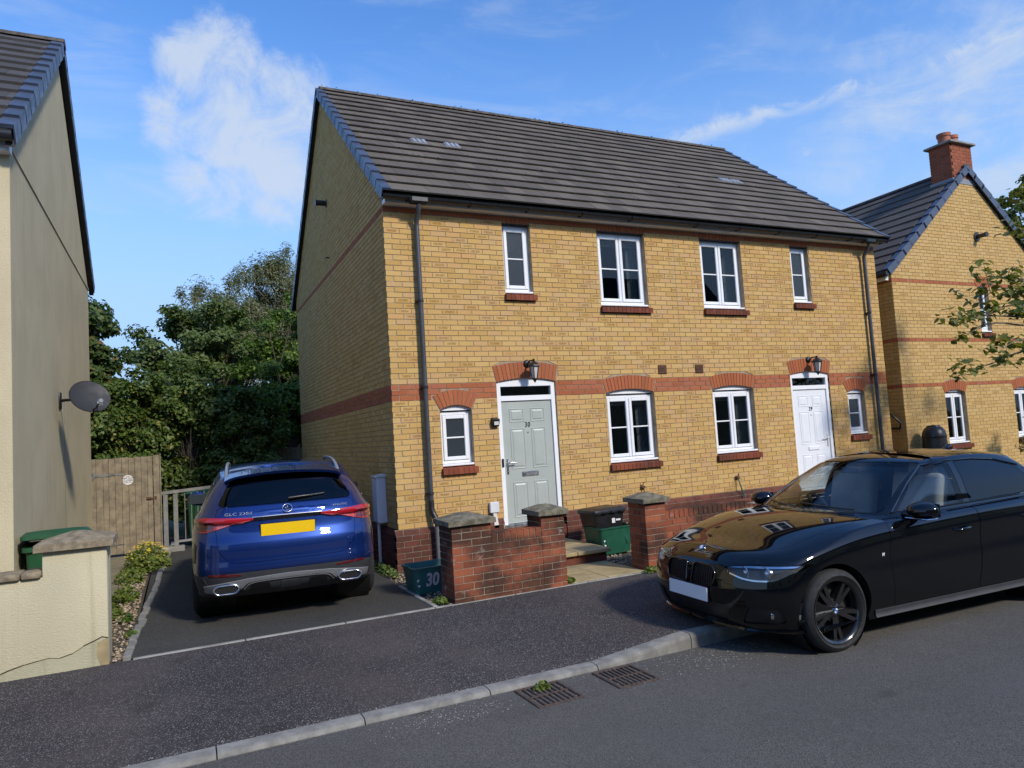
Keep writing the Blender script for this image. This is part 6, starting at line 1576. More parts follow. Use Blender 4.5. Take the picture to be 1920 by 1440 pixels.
# ------------------------------------------------------------------ blue estate-like four by four on the drive, tail towards the street
def blue_car():
    root = empty('parked_car', (-1.325, 2.06, -.548), PI/2-.08, label='metallic blue sport utility car on the driveway, seen from behind', cat='car', group='cars parked outside the houses')
    mids = (-.45, -1.25, -2.1, -2.9)
    def Z(f, p3, p4, s, r): return [f, f, f+(p3-f)*.35, p3, p4, *s, r, r, r, r, r]
    tl = (.03, .17, .46, .95)
    lo = []
    e = ring(.55, .7, .4, -3.4, .3, mids, .27); e[:, 1] = 0; lo.append(e)
    lo.append(ring(.62, .84, .45, -3.56, .36, mids, .255, tail=tl))
    lo.append(ring(.76, .90, .47, -3.72, .42, mids, .33, tail=tl))
    lo.append(ring(.84, .93, .48, -3.80, .46, mids, .44, tail=tl, ws=(1, .985, .985, 1.0)))
    lo.append(ring(.86, .945, .50, -3.835, .48, mids, .545, tail=tl, ws=(1, .985, .985, 1.005)))
    lo.append(ring(.85, .945, .50, -3.830, .50, mids, .66, tail=tl, ws=(1, .99, .99, 1.005)))
    lo.append(ring(.83, .942, .50, -3.828, .50, mids, Z(.80, .80, .80, (.82, .83, .83, .83), .80), tail=tl, ws=(1, .995, .995, 1.005)))
    lo.append(ring(.80, .935, .52, -3.785, .50, mids, Z(.88, .89, .92, (.95, .96, .965, .96), .91), tail=tl, ws=(1, 1, 1, 1.0)))
    lo.append(ring(.75, .905, .54, -3.765, .50, mids, Z(.94, .96, .995, (1.03, 1.05, 1.06, 1.065), 1.06), tail=tl))
    lo.append(ring(.68, .85, .56, -3.735, .50, mids, Z(.98, 1.0, 1.045, (1.08, 1.10, 1.11, 1.115), 1.13), tail=tl))
    lo.append(ring(.62, .62, .5, -3.60, .46, mids, Z(1.0, 1.02, 1.07, (1.11, 1.12, 1.13, 1.13), 1.15), tail=tl))
    lo.append(ring(.60, .30, .44, -3.5, .44, mids, Z(1.01, 1.03, 1.085, (1.125, 1.13, 1.13, 1.13), 1.15), tail=tl))
    e = ring(.59, .30, .42, -3.45, .44, mids, Z(1.01, 1.035, 1.09, (1.13, 1.13, 1.13, 1.13), 1.15)); e[:, 1] = 0; lo.append(e)
    up = []
    m0 = (-1.1, -1.7, -2.4, -3.0); m1 = (-1.65, -2.0, -2.4, -2.8); mm = tuple((a+b)/2 for a, b in zip(m0, m1)); tu = (.02, .12, .40, .9)
    e = ring(-.4, .6, .4, -3.4, .4, m0, .98); e[:, 1] = 0; up.append(e)
    up.append(ring(-.38, .865, .44, -3.76, .42, m0, 1.0, nose=(.03, .22, .52, .85), tail=tu))
    up.append(ring(-.55, .855, .44, -3.725, .42, m0, 1.13, nose=(.03, .20, .50, .85), tail=tu))
    up.append(ring(-.92, .775, .42, -3.545, .40, mm, [1.32]*14, nose=(.03, .18, .46, .82), tail=tu))
    zr_ = [1.50, 1.50, 1.495, 1.485, 1.485, 1.51, 1.525, 1.52, 1.505, 1.475, 1.47, 1.475, 1.48, 1.482]
    up.append(ring(-1.28, .668, .38, -3.36, .36, m1, zr_, nose=(.02, .14, .40, .80), tail=tu))
    up.append(ring(-1.36, .615, .38, -3.30, .36, m1, [z+.032 for z in zr_], nose=(.02, .14, .40, .80), tail=tu))
    up.append(ring(-1.48, .42, .30, -3.2, .28, m1, [z+.054 for z in zr_])); up.append(ring(-1.56, .2, .26, -3.1, .24, m1, [z+.064 for z in zr_]))
    e = ring(-1.58, .19, .24, -3.05, .22, m1, [z+.066 for z in zr_]); e[:, 1] = 0; up.append(e)
    C = Car(loft(lo, 8, 5), loft(up, 8, 5))
    R = .352
    for x in (0, -2.888):
        for s in (1, -1):
            cy = MB().lathe([(.395, 0), (.395, .6)], 40, Matrix.Translation((x, .60*s if s > 0 else -1.2, .352)) @ Matrix.Rotation(-PI/2, 4, 'X')).mesh('c')
            bm = bmesh.new(); bm.from_mesh(cy); bmesh.ops.recalc_face_normals(bm, faces=bm.faces); bm.to_mesh(cy); bm.free(); C.remove(cy)
    parts = []
    parts.append((C.cut(rounded([(-.665, 1.178), (.665, 1.178), (.53, 1.452), (.25, 1.465), (-.25, 1.465), (-.53, 1.452)], .05), -4.0, -3.05, 'x'), 'rear_window', 'glass_privacy'))
    parts.append((C.cut(rounded([(-.74, 1.13), (.74, 1.13), (.60, 1.48), (-.60, 1.48)], .05), -1.7, -.2, 'x'), 'windscreen', 'glass_tint'))
    for s in (1, -1):
        for pl in ([(-.95, 1.14), (-1.70, 1.15), (-1.70, 1.49), (-1.45, 1.465)], [(-1.77, 1.15), (-2.55, 1.15), (-2.62, 1.47), (-1.77, 1.495)], [(-2.62, 1.16), (-3.22, 1.18), (-3.12, 1.38), (-2.69, 1.46)]):
            parts.append((C.cut(rounded(pl, .03), .4*s, 1.1*s, 'y'), 'side_window', 'glass_privacy'))
    tg = C.cut(rounded([(-.56, .632), (-.30, .625), (.30, .625), (.56, .632), (.665, .75), (.69, 1.0), (.672, 1.165), (-.672, 1.165), (-.69, 1.0), (-.665, .75)], .05), -4.0, -3.2, 'x', .004)
    lb = C.cut([(-4, .1), (-3.285, .1), (-3.285, .50), (-3.60, .505), (-4, .555)], -1.2, 1.2, 'y', .003)
    body = C.finish(C.shell, 'body', 'paint_blue', root)
    for me, nm, mt in parts: C.finish(me, nm, mt, root)
    tail = C.finish(tg, 'tailgate', 'paint_blue', root); bump_ = C.finish(lb, 'rear_bumper', 'cladding', root)
    # lamps
    for s in (1, -1):
        l = C.patch([(s*.33, 1.036), (s*.52, 1.000), (s*.68, .955), (s*.80, .928), (s*.885, .945)], [(s*.33, 1.050), (s*.52, 1.062), (s*.68, 1.070), (s*.80, 1.072), (s*.895, 1.050)], 'x-', 'tail_lamp', 'lens_red', root, 26, 6, .012, .03)
        C.patch([(s*.36, 1.030), (s*.52, 1.000), (s*.67, .957)], [(s*.36, 1.034), (s*.52, 1.018), (s*.67, .990)], 'x-', 'reversing_lamp', 'lens_pink', l, 14, 2, .0145, .002)
        C.patch([(s*.70, .955), (s*.78, .945), (s*.86, .950)], [(s*.70, .985), (s*.78, .985), (s*.86, .985)], 'x-', 'indicator', 'lens_dark', l, 10, 2, .0145, .002)
        C.patch([(s*.70, 1.020), (s*.78, 1.020), (s*.87, 1.018)], [(s*.70, 1.040), (s*.78, 1.042), (s*.88, 1.036)], 'x-', 'light_bar', 'lens_dark', l, 10, 2, .0145, .002)
        C.patch([(-3.30, .985), (-3.45, .955), (-3.60, .945)], [(-3.30, 1.0), (-3.45, 1.045), (-3.60, 1.068)], 'y+' if s > 0 else 'y-', 'side_lens', 'lens_red', l, 12, 4, .010, .03)
        C.patch([(s*.46, .500), (s*.62, .502), (s*.76, .506)], [(s*.46, .513), (s*.62, .524), (s*.76, .526)], 'x-', 'reflector', 'reflector_red', bump_, 14, 3, .006, .01)
        # slot at the bumper corner
        C.patch([(-3.40, .62), (-3.46, .62)], [(-3.42, .82), (-3.50, .80)], 'y+' if s > 0 else 'y-', 'corner_slot', 'trim_black', root, 4, 8, .006, .01)
        # exhaust tip: chrome frame round a dark mouth
        yy, zz = s*.60, .372; h, nn = C.hit((-6, yy, zz+.05), (1, 0, 0)); x0 = h.x-.035
        per = rounded([(yy-.125, zz), (yy-.085, zz-.042), (yy+.085, zz-.042), (yy+.125, zz), (yy+.085, zz+.042), (yy-.085, zz+.042)], .03)
        ex = MB().tube([(x0, a, b) for a, b in per], .010, 8, closed=True).build('exhaust_tip', 'chrome', bump_, 60)
        MB().prism(rounded([(yy-.118, zz), (yy-.082, zz-.038), (yy+.082, zz-.038), (yy+.118, zz), (yy+.082, zz+.038), (yy-.082, zz+.038)], .03), x0+.004, x0+.16, 'x').build('exhaust_mouth', 'void_dark', ex)
        C.patch([(-3.30, .27), (-3.62, .28)], [(-3.30, .48), (-3.62, .49)], 'y+' if s > 0 else 'y-', 'side_cladding', 'cladding', bump_, 8, 4, .004, .01)
    C.patch([(-.34, 1.030), (0, 1.028), (.34, 1.030)], [(-.34, 1.054), (0, 1.056), (.34, 1.054)], 'x-', 'trim_strip', 'trim_gloss', tail, 24, 2, .010, .01)
    C.patch([(-.34, 1.0535), (0, 1.0555), (.34, 1.0535)], [(-.34, 1.058), (0, 1.060), (.34, 1.058)], 'x-', 'chrome_line', 'satin_silver', tail, 24, 1, .012, .01)
    C.patch([(-.80, .335), (-.62, .325), (-.46, .37), (-.36, .432), (0, .446), (.36, .432), (.46, .37), (.62, .325), (.80, .335)], [(-.81, .405), (-.62, .438), (-.46, .458), (-.36, .470), (0, .484), (.36, .470), (.46, .458), (.62, .438), (.81, .405)], 'x-', 'skid_trim', 'satin_silver', bump_, 60, 5, .012, .02)
    C.patch([(-.44, .350), (-.34, .418), (0, .430), (.34, .418), (.44, .350)], [(-.44, .358), (-.34, .426), (0, .438), (.34, .426), (.44, .358)], 'x-', 'lower_strip', 'satin_silver', bump_, 40, 1, .010, .02)
    for s in (-.28, 0, .28): C.patch([(s-.10, .330), (s+.10, .330)], [(s-.08, .405), (s+.08, .405)], 'x-', 'diffuser_panel', 'trim_black' if s else 'cladding', bump_, 8, 3, .008, .01)
    # number plate in its recess, emblem, badges, wiper, spoiler
    h, nn = C.hit((-6, 0, .92), (1, 0, 0))
    pl = MB().bbox(-.006, .006, -.262, .262, -.058, .058, .002).build('number_plate', 'plate_yellow', tail); pl.location = (h.x-.012, 0, .925)
    MB().box(.0065, .014, -.268, .268, -.064, .064).build('plate_holder', 'trim_black', pl)
    h, nn = C.hit((-6, 0, 1.118), (1, 0, 0)); q = nn.to_track_quat('Z', 'Y').to_matrix().to_4x4(); Mx = Matrix.Translation(h+nn*.008) @ q; r = .047
    em = MB().tube([Mx @ Vector((r*math.cos(a), r*math.sin(a), 0)) for a in np.linspace(0, 2*PI, 33)[:-1]], .0045, 8, closed=True).build('star_emblem', 'chrome', tail, 60)
    for k in range(3):
        a = PI/2+k*2*PI/3; d = Vector((math.cos(a), math.sin(a), 0)); t = Vector((-d.y, d.x, 0)); b = MB()
        b.add([Mx @ (t*.008), Mx @ (-t*.008), Mx @ (d*r), Mx @ Vector((0, 0, .006)), Mx @ (-d*.005)], [(3, 1, 2), (3, 2, 0), (3, 0, 4), (3, 4, 1), (0, 2, 1, 4)]); b.build('star_point', 'chrome', em)
    for (txt, y, z, sz, sx) in (('GLC 220d', .47, 1.098, .046, 1.25), ('4MATIC', -.53, 1.105, .034, 1.25)):
        h, nn = C.hit((-6, y, z), (1, 0, 0)); q = nn.to_track_quat('Z', 'Y').to_matrix().to_4x4(); me = text_mesh(txt, sz, 'satin_silver', .002, .15 if txt[0] == '4' else 0, 1.1, sx=sx); me.transform(Matrix.Translation(h+nn*.003) @ q); link('badge_lettering', me, tail)
    pts = []
    for t in np.linspace(0, 1, 9):
        h, nn = C.hit((-6, -.02-.36*t, 1.205+.022*t), (1, 0, 0)); pts.append(h+nn*.016)
    MB().tube(pts, [.016, .016, .015, .013, .009, .008, .007, .006, .005], 8).build('wiper', 'trim_black', root, 60)
    b = MB(); n = 24; up_, lo_ = [], []
    for i in range(n+1):
        y = -.60+1.20*i/n; k = 1-(abs(y)/.62)**4*.35
        h, nn = C.hit((-3.18, y, 3), (0, 0, -1)); h = h or Vector((-3.18, y, 1.5))
        up_.append((h, Vector((-3.455+.07*(abs(y)/.6)**3, y, h.z-.036)), Vector((-3.44+.07*(abs(y)/.6)**3, y, h.z-.062)), Vector((-3.24, y, h.z-.06))))
    for i in range(n+1): b.v += [tuple(up_[i][0]+Vector((0, 0, .003))), tuple(up_[i][1]), tuple(up_[i][2]), tuple(up_[i][3])]
    for i in range(n):
        for k in range(4): b.f.append((i*4+k, i*4+(k+1) % 4, i*4+4+(k+1) % 4, i*4+4+k)); b.uv.append(None)
    b.f += [(0, 1, 2, 3), tuple(4*n+k for k in (3, 2, 1, 0))]; b.uv += [None, None]
    me = b.mesh('roof_spoiler', 'paint_blue'); bm = bmesh.new(); bm.from_mesh(me); bmesh.ops.recalc_face_normals(bm, faces=bm.faces); bm.to_mesh(me); bm.free(); shade(me, 40); link('roof_spoiler', me, root)
    for s in (1, -1):
        pts = []
        for x, d in ((-1.35, -.01), (-1.5, .018), (-1.8, .030), (-2.3, .032), (-2.75, .028), (-3.05, .014), (-3.20, -.012)):
            h, nn = C.hit((x, s*.585, 3), (0, 0, -1)); pts.append(h+Vector((0, 0, d)))
        P = cr(np.array([tuple(p) for p in pts]), np.linspace(0, len(pts)-1, 40)); MB().tube(P.tolist(), .018, 10).build('roof_rail', 'satin_silver', root, 60)
        bm = bmesh.new(); bmesh.ops.create_uvsphere(bm, u_segments=20, v_segments=12, radius=1)
        for v in bm.verts:
            x, y, z = v.co; x = x if x > 0 else x*.35; v.co = (x*.13, y*.125, z*.085+(.01 if z > 0 else 0))
        mr = MB().bm(bm).build('door_mirror', 'paint_blue', root, 180); mr.location = (-.92, s*1.005, 1.12)
        MB().bbox(-.006, .0, -.105, .105, -.065, .065, .003).build('mirror_glass', 'glass_obscure', mr, None, (-.048, 0, .005))
        MB().tube([(-.9, s*.84, 1.07), (-.9, s*.93, 1.06), (-.91, s*.96, 1.07)], [.035, .026, .03], 8).build('mirror_arm', 'trim_black', root, 60)
        for x in (0, -2.888):
            Mx = Matrix.Translation((x, .52*s, .352)) @ Matrix.Rotation(-s*PI/2, 4, 'X'); MB().lathe([(0, 0), (.40, 0), (.40, .36)], 32, Mx, False).build('wheel_arch_liner', 'trim_black', root)
            wheel(root, x, s*.815, R, R, .255, s, .254, 'rim_silver', 5)
        path = []
        for (x, z) in [(-1.0, 1.125), (-1.7, 1.135), (-2.6, 1.14), (-3.25, 1.165)]:
            h, nn = C.hit((x, 2*s, z), (0, -s, 0)); path.append(h+nn*.004)
        MB().tube(path, .007, 6).build('belt_trim', 'satin_silver', root)
    MB().box(-3.5, .3, -.7, .7, .32, .40).build('cabin_floor', 'seat_dark', root)
    for (x, ys) in ((-1.6, (.38, -.38)), (-2.55, (.42, 0, -.42))):
        for y in ys:
            bm = bmesh.new(); bmesh.ops.create_cube(bm, size=1)
            for v in bm.verts: v.co = (v.co.x*.16, v.co.y*(.5 if len(ys) == 2 else .40), v.co.z*.64)
            bevel_bm(bm, .05, 2); o = MB().bm(bm).build('seat_back', 'seat_dark', root, 60, (x, y, .92)); o.rotation_euler = (0, -.25, 0)
            bm = bmesh.new(); bmesh.ops.create_cube(bm, size=1)
            for v in bm.verts: v.co = (v.co.x*.1, v.co.y*.27, v.co.z*.18)
            bevel_bm(bm, .035, 2); MB().bm(bm).build('headrest', 'seat_dark', root, 60, (x-.12, y, 1.32))
    return root
BLUECAR = blue_car()
# ------------------------------------------------------------------ trees and plants: limbs plus many small leaves
def leaf_mesh(name, P, Nrm, size, mat, shape='oval', seed=1, droop=.0):
    """P (n,3) positions, Nrm (n,3) facing; folded leaf of two quads each"""
    R = np.random.default_rng(seed); n = len(P); s = size*R.uniform(.65, 1.3, n)
    Nrm = Nrm/np.maximum(1e-6, np.linalg.norm(Nrm, axis=1, keepdims=True))
    a = R.normal(size=(n, 3)); a[:, 2] -= droop; t = a-Nrm*np.sum(a*Nrm, 1, keepdims=True); t /= np.maximum(1e-6, np.linalg.norm(t, axis=1, keepdims=True)); b = np.cross(Nrm, t)
    if shape == 'oval': pr = [(-.5, 0, 0), (-.1, .30, .07), (.5, 0, -.05), (-.1, -.30, .07), (.25, .22, .03), (.25, -.22, .03)]; F = [(0, 3, 5, 2), (0, 2, 4, 1)]
    elif shape == 'narrow': pr = [(-.5, 0, 0), (0, .11, .04), (.5, 0, -.08), (0, -.11, .04)]; F = [(0, 3, 2), (0, 2, 1)]
    elif shape == 'lobed': pr = [(-.45, 0, 0), (-.25, .42, .06), (.05, .20, 0), (.25, .46, .05), (.55, 0, -.06), (.25, -.46, .05), (.05, -.20, 0), (-.25, -.42, .06)]; F = [(0, 2, 1), (2, 4, 3), (0, 4, 2), (0, 6, 4), (4, 6, 5), (0, 7, 6)]
    pr = np.array(pr); m = len(pr)
    V = P[:, None]+s[:, None, None]*(pr[None, :, 0:1]*t[:, None]+pr[None, :, 1:2]*b[:, None]+pr[None, :, 2:3]*Nrm[:, None])
    me = bpy.data.meshes.new(name); faces = []
    for f in F: faces.append(np.array(f)[None]+m*np.arange(n)[:, None])
    flat = np.concatenate([f.reshape(-1) for f in faces]); ln = np.concatenate([np.full(n, f.shape[1]) for f in faces])
    me.vertices.add(n*m); me.vertices.foreach_set('co', V.reshape(-1).astype(np.float32)); me.loops.add(len(flat)); me.loops.foreach_set('vertex_index', flat.astype(np.int32))
    me.polygons.add(len(ln)); me.polygons.foreach_set('loop_start', np.concatenate([[0], np.cumsum(ln)[:-1]]).astype(np.int32)); me.update(calc_edges=True); me.validate()
    me.materials.append(M[mat]); return me
def limb_paths(R, base, h, spread, nlimb, start=.3, lean=(0, 0)):
    """trunk plus curved limbs; returns list of (points, radii) and twig tips"""
    out = []; tips = []; top = base+np.array([lean[0], lean[1], h])
    tr = np.array([base*(1-t)+top*t+np.array([math.sin(t*5+base[0])*.05*h*.2, math.cos(t*4+base[1])*.05*h*.2, 0]) for t in np.linspace(0, 1, 8)])
    return tr
def blob_tree(name, label, base, h, crown, mat, bark, nleaf, size, shape='oval', seed=1, trunk_r=.12, cat='tree', group=None, clump=.45, clumps=60, droop=.2, kind=None, fill=.35, twig=True, zs=.72):
    """crown: list of ellipsoids (cx,cy,cz,rx,ry,rz) in world space; leaves gather in clumps near the shell with gaps"""
    R = np.random.default_rng(seed); base = np.array(base, float)
    e = empty(name, tuple(base), label=label, cat=cat, group=group)
    vol = np.array([c[3]*c[4]*c[5] for c in crown]); vol = vol/vol.sum(); cl = []; cn = []
    for c, v in zip(crown, vol):
        k = max(4, int(clumps*v*1.0)); d = R.normal(size=(k, 3)); d /= np.linalg.norm(d, axis=1, keepdims=True); r = 1-fill*R.random(k)**1.5
        q = np.array(c[:3])+d*np.array(c[3:])*r[:, None]; cl.append(q); cn.append(d)
    cl = np.concatenate(cl); cn = np.concatenate(cn)
    # limbs from the trunk to the clumps
    b = MB(); cz = np.array([c[:3] for c in crown]).mean(0); fork = base*.35+cz*.65; fork[2] = base[2]+.35*(cz[2]-base[2])
    b.tube([tuple(base-np.array([0, 0, .2])), tuple((base+fork)/2+R.normal(size=3)*.03*h), tuple(fork), tuple(fork*.5+cz*.5), tuple(cz)], [trunk_r*1.25, trunk_r, trunk_r*.8, trunk_r*.55, trunk_r*.3], 8)
    for q in cl[::2]:
        m = fork+(cz-fork)*R.random(); mid = (m+q)/2+R.normal(size=3)*.06*np.linalg.norm(q-m); mid[2] += .08*np.linalg.norm(q-m)
        b.tube([tuple(m), tuple(mid), tuple(q)], [trunk_r*.34, trunk_r*.18, .006], 5, False)
    o = b.build('trunk', bark, e, 60); o.location = tuple(-base)
    n = nleaf; w = R.integers(0, len(cl), n); rad = clump*R.uniform(.6, 1.25, len(cl))
    d = R.normal(size=(n, 3)); d /= np.linalg.norm(d, axis=1, keepdims=True); rr = R.random(n)**.55
    P = cl[w]+d*(rad[w]*rr)[:, None]*np.array([1, 1, zs])
    Nn = d*.5+cn[w]*.5+np.array([0, 0, .55])+R.normal(size=(n, 3))*.45
    me = leaf_mesh('crown', P-base, Nn, size, mat, shape, seed, droop); link('crown', me, e)
    return e
T = 'trees and shrubs behind the houses'
blob_tree('sycamore_tree', 'dark sycamore at the corner of the cream gable', (-5.2, 9.3, -.6), 6, [(-5.0, 9.2, 3.9, 1.15, 1.1, 1.25), (-4.55, 9.1, 3.2, .95, .9, .9), (-4.9, 9.2, 2.2, 1.1, 1.0, .9)], 'leaf_sycamore', 'bark', 13000, .135, 'lobed', 11, .13, group=T, clump=.36, clumps=70)
blob_tree('oak_tree', 'rounded dark green tree left of the feathery willows', (-1.9, 14.2, -.6), 7, [(-2.6, 14, 4.3, 1.35, 1.3, 1.25), (-1.5, 14.3, 4.9, 1.35, 1.3, 1.05), (-3.3, 13.9, 3.8, .7, .8, .7), (-1.2, 14, 3.8, 1.3, 1.2, 1.2)], 'leaf_oak', 'bark', 30000, .115, 'oval', 12, .16, group=T, clump=.38, clumps=120)
blob_tree('willow_tree', 'feathery grey-green willow, lower of the two behind', (-1.2, 17.2, -.6), 8, [(-1.5, 17, 6.0, 1.15, 1.0, 1.25), (-.5, 17.2, 5.6, 1.0, 1.0, 1.1), (-.9, 17, 4.5, 1.5, 1.2, 1.1), (.2, 17.3, 4.9, .9, .9, 1.2)], 'leaf_willow', 'bark_light', 24000, .16, 'narrow', 13, .14, group=T, clump=.34, clumps=150, droop=-1.4, fill=.5, zs=1.5)
blob_tree('willow_tree', 'tall feathery willow rising beside the brick gable', (1.2, 19.4, -.6), 10, [(.3, 19, 7.2, 1.0, 1.0, 1.3), (1.4, 19.2, 7.6, 1.3, 1.1, 1.4), (1.0, 19.1, 6.0, 1.4, 1.2, 1.3), (2.6, 19.2, 7.4, 1.2, 1.1, 1.3)], 'leaf_willow', 'bark_light', 24000, .17, 'narrow', 14, .15, group=T, clump=.36, clumps=150, droop=-1.6, fill=.55, zs=1.5)
blob_tree('ash_tree', 'bright green ash crowding against the brick gable', (.3, 10.8, -.6), 6, [(.35, 10.7, 4.2, .95, .8, 1.15), (-.35, 10.5, 3.2, .95, .8, .95), (.4, 10.6, 2.6, 1.1, .9, 1.2), (-.5, 10.4, 2.1, .8, .8, .9), (.9, 10.9, 3.6, 1.0, .9, 1.3)], 'leaf_ash', 'bark', 28000, .10, 'oval', 15, .11, group=T, clump=.34, clumps=130)
hz = [(-4.6, 8.4, 2.2, 'dark hazel bush against the cream house corner'), (-3.5, 8.6, 2.35, 'broad hazel bush rising behind the gate'), (-2.4, 8.8, 2.5, 'hazel bush with yellowing leaves behind the railing'), (-1.4, 8.5, 2.0, 'hazel bush nearest the board fence behind the blue car')]
for i, (x, y, z, lb2) in enumerate(hz):
    blob_tree('hazel_bush', lb2, (x, y, -.6), 3, [(x, y, z*.5, .95, .75, z*.55), (x+.25, y-.1, z*.95, .9, .7, .75), (x-.3, y+.1, z*1.1, .8, .7, .6), (x, y-.35, .5, .9, .5, .7)], 'leaf_hazel', 'bark', 21000, .092, 'oval', 20+i, .06, cat='bush', group='hazel bushes behind the gate', clump=.30, clumps=110, fill=.25)
# dense backing of the hedgerow further back
def mass(n, seed):
    R = np.random.default_rng(seed); P = np.stack([R.uniform(-9, 6, n), R.uniform(11.2, 13, n), R.uniform(-.5, 3.6, n)], 1); P[:, 2] *= .85+.3*np.sin(P[:, 0]*2.1+1)*.5; return P
mp = mass(46000, 40); tag(link('hedgerow', leaf_mesh('hedgerow', mp, RNG.normal(size=mp.shape)+np.array([0, -1, .6]), .14, 'leaf_sycamore', 'oval', 41)), 'dense dark hedgerow closing the view behind the bushes', kind='stuff')
# street tree reaching in from the right
def street_tree():
    base = np.array([12.6, -2.7, -.56]); e = empty('street_tree', tuple(base), label='street tree reaching leafy branches in from the right edge', cat='tree'); R = np.random.default_rng(9)
    b = MB(); b.tube([tuple(base-np.array([0, 0, .2])), (12.65, -2.7, .8), (12.5, -2.65, 1.9), (12.45, -2.6, 3.2), (12.3, -2.5, 4.6)], [.10, .085, .075, .055, .02], 8)
    P = []; Nn = []
    ends = [(9.05, -2.05, 2.62), (8.95, -2.0, 1.72), (9.25, -1.9, 2.30), (9.9, -2.1, 3.35), (10.0, -1.8, 2.95), (10.9, -2.0, 4.25), (11.3, -2.2, 4.9), (9.6, -2.3, 2.05), (10.3, -2.4, 1.85), (11.2, -1.9, 3.2), (9.75, -1.95, 2.68), (10.5, -2.0, 3.1), (12.2, -2.3, 4.9), (13.5, -2.7, 3.7)]
    for (x, y, z) in ends:
        st_ = np.array([12.5, -2.65, 1.3+.5*z]); q = np.array([x, y, z]); mid = (st_+q)/2+np.array([0, 0, .18])+R.normal(size=3)*.10; m2 = mid*.4+q*.6+np.array([0, 0, .08])+R.normal(size=3)*.05
        pts = cr(np.array([st_, mid, m2, q]), np.linspace(0, 3, 14)); b.tube(pts.tolist(), list(np.linspace(.026, .005, 14)), 5, False)
        for k in range(6):
            i = R.integers(5, 13); s0 = pts[i]; tip = s0+np.array([-.22, R.normal()*.15, R.normal()*.14+.02])*R.uniform(.5, 1.2)
            b.tube([tuple(s0), tuple((s0+tip)/2+np.array([0, 0, .02])), tuple(tip)], [.007, .005, .003], 4, False)
            nL = R.integers(8, 15)
            for _ in range(nL): P.append(tip+R.normal(size=3)*np.array([.09, .09, .05])); Nn.append(np.array([R.normal()*.5, -.25+R.normal()*.5, .8]))
        for _ in range(18): P.append(q+R.normal(size=3)*np.array([.12, .12, .06])); Nn.append(np.array([R.normal()*.5, -.25+R.normal()*.5, .8]))
    o = b.build('trunk', 'bark_light', e, 60); o.location = tuple(-base)
    link('crown', leaf_mesh('crown', np.array(P)-base, np.array(Nn), .135, 'leaf_street', 'oval', 8, 1.1), e)
street_tree()
blob_tree('background_tree', 'tree crown showing behind the neighbouring roof at the right edge', (42, 14, -.6), 14, [(41.2, 14, 11.6, 1.6, 1.6, 1.6), (43.2, 14, 12.2, 2.2, 1.8, 2.2), (42, 14, 9, 2.6, 2, 2.2)], 'leaf_street', 'bark', 9000, .26, 'oval', 50, .2, clump=.6, clumps=80)
# garden shrub by the right-hand house and the thin plant by its wall
blob_tree('garden_shrub', 'small loose shrub before the right-hand house window', (14.1, -.4, G), 1.2, [(14.05, -.4, .35, .38, .3, .5), (14.2, -.4, .75, .26, .25, .35)], 'leaf_willow', 'bark_light', 900, .08, 'oval', 51, .02, cat='shrub', clump=.16, clumps=30)
def bushlet(name, label, cx, cy, rx, ry, h, n, mat, seed, flowers=0, size=.05):
    R = np.random.default_rng(seed); e = empty(name, (cx, cy, G), label=label, cat='plant', group='weeds by the drive')
    a = R.uniform(0, 2*PI, n); r = np.sqrt(R.random(n)); z = h*R.random(n)*(1-.6*r**2); P = np.stack([rx*r*np.cos(a), ry*r*np.sin(a), z+.01], 1)
    link('leaves', leaf_mesh('leaves', P, np.stack([np.cos(a)*.5, np.sin(a)*.5-.2, np.ones(n)], 1)+R.normal(size=(n, 3))*.4, size, mat, 'oval', seed), e)
    b = MB()
    for k in range(14): aa = R.uniform(0, 2*PI); rr = R.random()*.6; b.tube([(0, 0, 0), (rx*rr*math.cos(aa)*.6, ry*rr*math.sin(aa)*.6, h*.4), (rx*rr*math.cos(aa), ry*rr*math.sin(aa), h*.8)], .003, 4, False)
    b.build('stems', 'leaf_weed', e)
    if flowers:
        a = R.uniform(0, 2*PI, flowers); r = np.sqrt(R.random(flowers)); P = np.stack([rx*r*np.cos(a), ry*r*np.sin(a), h*(1-.5*r**2)+R.uniform(0, .05, flowers)], 1)
        link('flowers', leaf_mesh('flowers', P, np.tile([0, -.3, 1.], (flowers, 1))+R.normal(size=(flowers, 3))*.3, .035, 'petal_yellow', 'oval', seed+1), e)
bushlet('yellow_flower_plant', 'bushy plant with yellow flowers at the top of the drive edge', -3.10, 3.35, .32, .55, .38, 1500, 'leaf_weed', 60, 170)
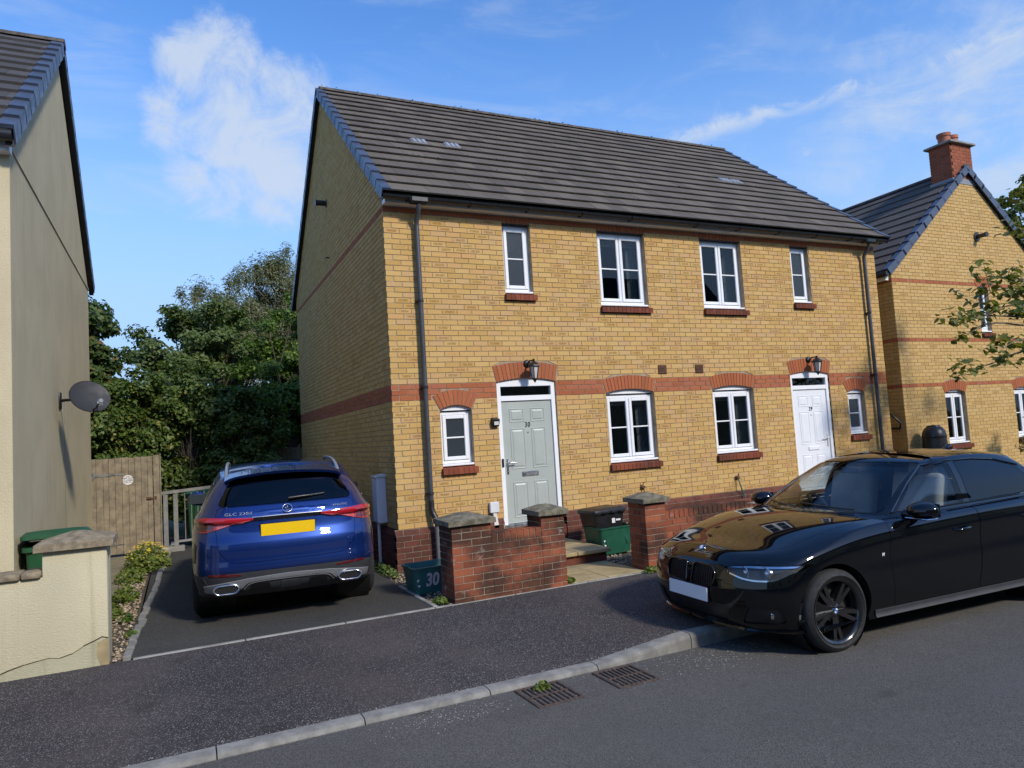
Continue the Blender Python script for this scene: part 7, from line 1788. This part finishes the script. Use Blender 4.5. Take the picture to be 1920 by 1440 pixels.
for (x, y, rx, ry, h, n, lb3) in ((-3.28, 2.2, .20, .35, .20, 420, 'low weed clump just below the yellow flowers'), (-3.25, .75, .15, .26, .18, 380, 'rounded weed clump midway along the gravel strip'), (-3.34, -.15, .12, .25, .14, 260, 'straggling weed on the gravel strip beside the path'), (-3.16, -.55, .07, .14, .08, 90, 'small weed against the drive edging'), (-3.30, -1.75, .08, .16, .13, 160, 'weed growing beside the cream pier'), (-3.08, -1.30, .05, .10, .06, 60, 'tiny weed on the drive edging nearest the footway')):
    bushlet('weed', lb3, x, y, rx, ry, h, n, 'leaf_hazel' if h < .1 else 'leaf_weed', int(abs(x*100+y*37))+3, 0, .045)
bushlet('weed', 'moss and weed at the right foot of the stained garden wall', 1.36, -2.14, .07, .05, .08, 160, 'leaf_weed', 71, 0, .035)
bushlet('weed', 'weeds at the foot of the pier beside the black car', 2.44, -2.26, .13, .04, .08, 220, 'leaf_weed', 72, 0, .035)
bushlet('weed', 'weeds along the foot of the gable under the meter box', -.16, .35, .10, .75, .09, 420, 'leaf_hazel', 73, 0, .04)
w_ = bushlet('weed', 'weed sprouting through the left drain grate', -.27, -4.55, .07, .04, .07, 90, 'leaf_weed', 74, 0, .035)
for o in S.objects:
    if o.get('label') == 'weed sprouting through the left drain grate': o.location.z = -.70
bushlet('weed', 'weeds in the gravel at the left foot of the stained garden wall', -.16, -2.05, .08, .10, .07, 160, 'leaf_weed', 75, 0, .035)

# moss along the tile edges and ridge
def mosspos(R):
    k = int(16*R.random()**.7); n = 16; ln = (HD/2+.29)*math.sqrt(1+RS*RS); g = ln/n; d = Vector((0, 1, RS)).normalized(); nn = Vector((0, -RS, 1)).normalized()
    p = Vector((0, -.29, 4.50))+d*(g*k+abs(R.normal(0, .025)))+nn*(.062 if R.random() < .7 else .045); x = R.uniform(.1, 9.8) if R.random() < .5 else R.uniform(.1, 9.8)*R.random()
    if R.random() < .12: return (x, HD/2+R.normal(0, .05), 4.50+RS*(HD/2+.29)+.088)
    return (x, p.y, p.z)
stonemat('moss', [(0, (.020, .017, .010)), (.6, (.045, .038, .018)), (1, (.07, .065, .03))])
scatter('roof_moss', 800, mosspos, 'moss', .008, .026, 81, 'dark moss caught along the tile courses of the roof')
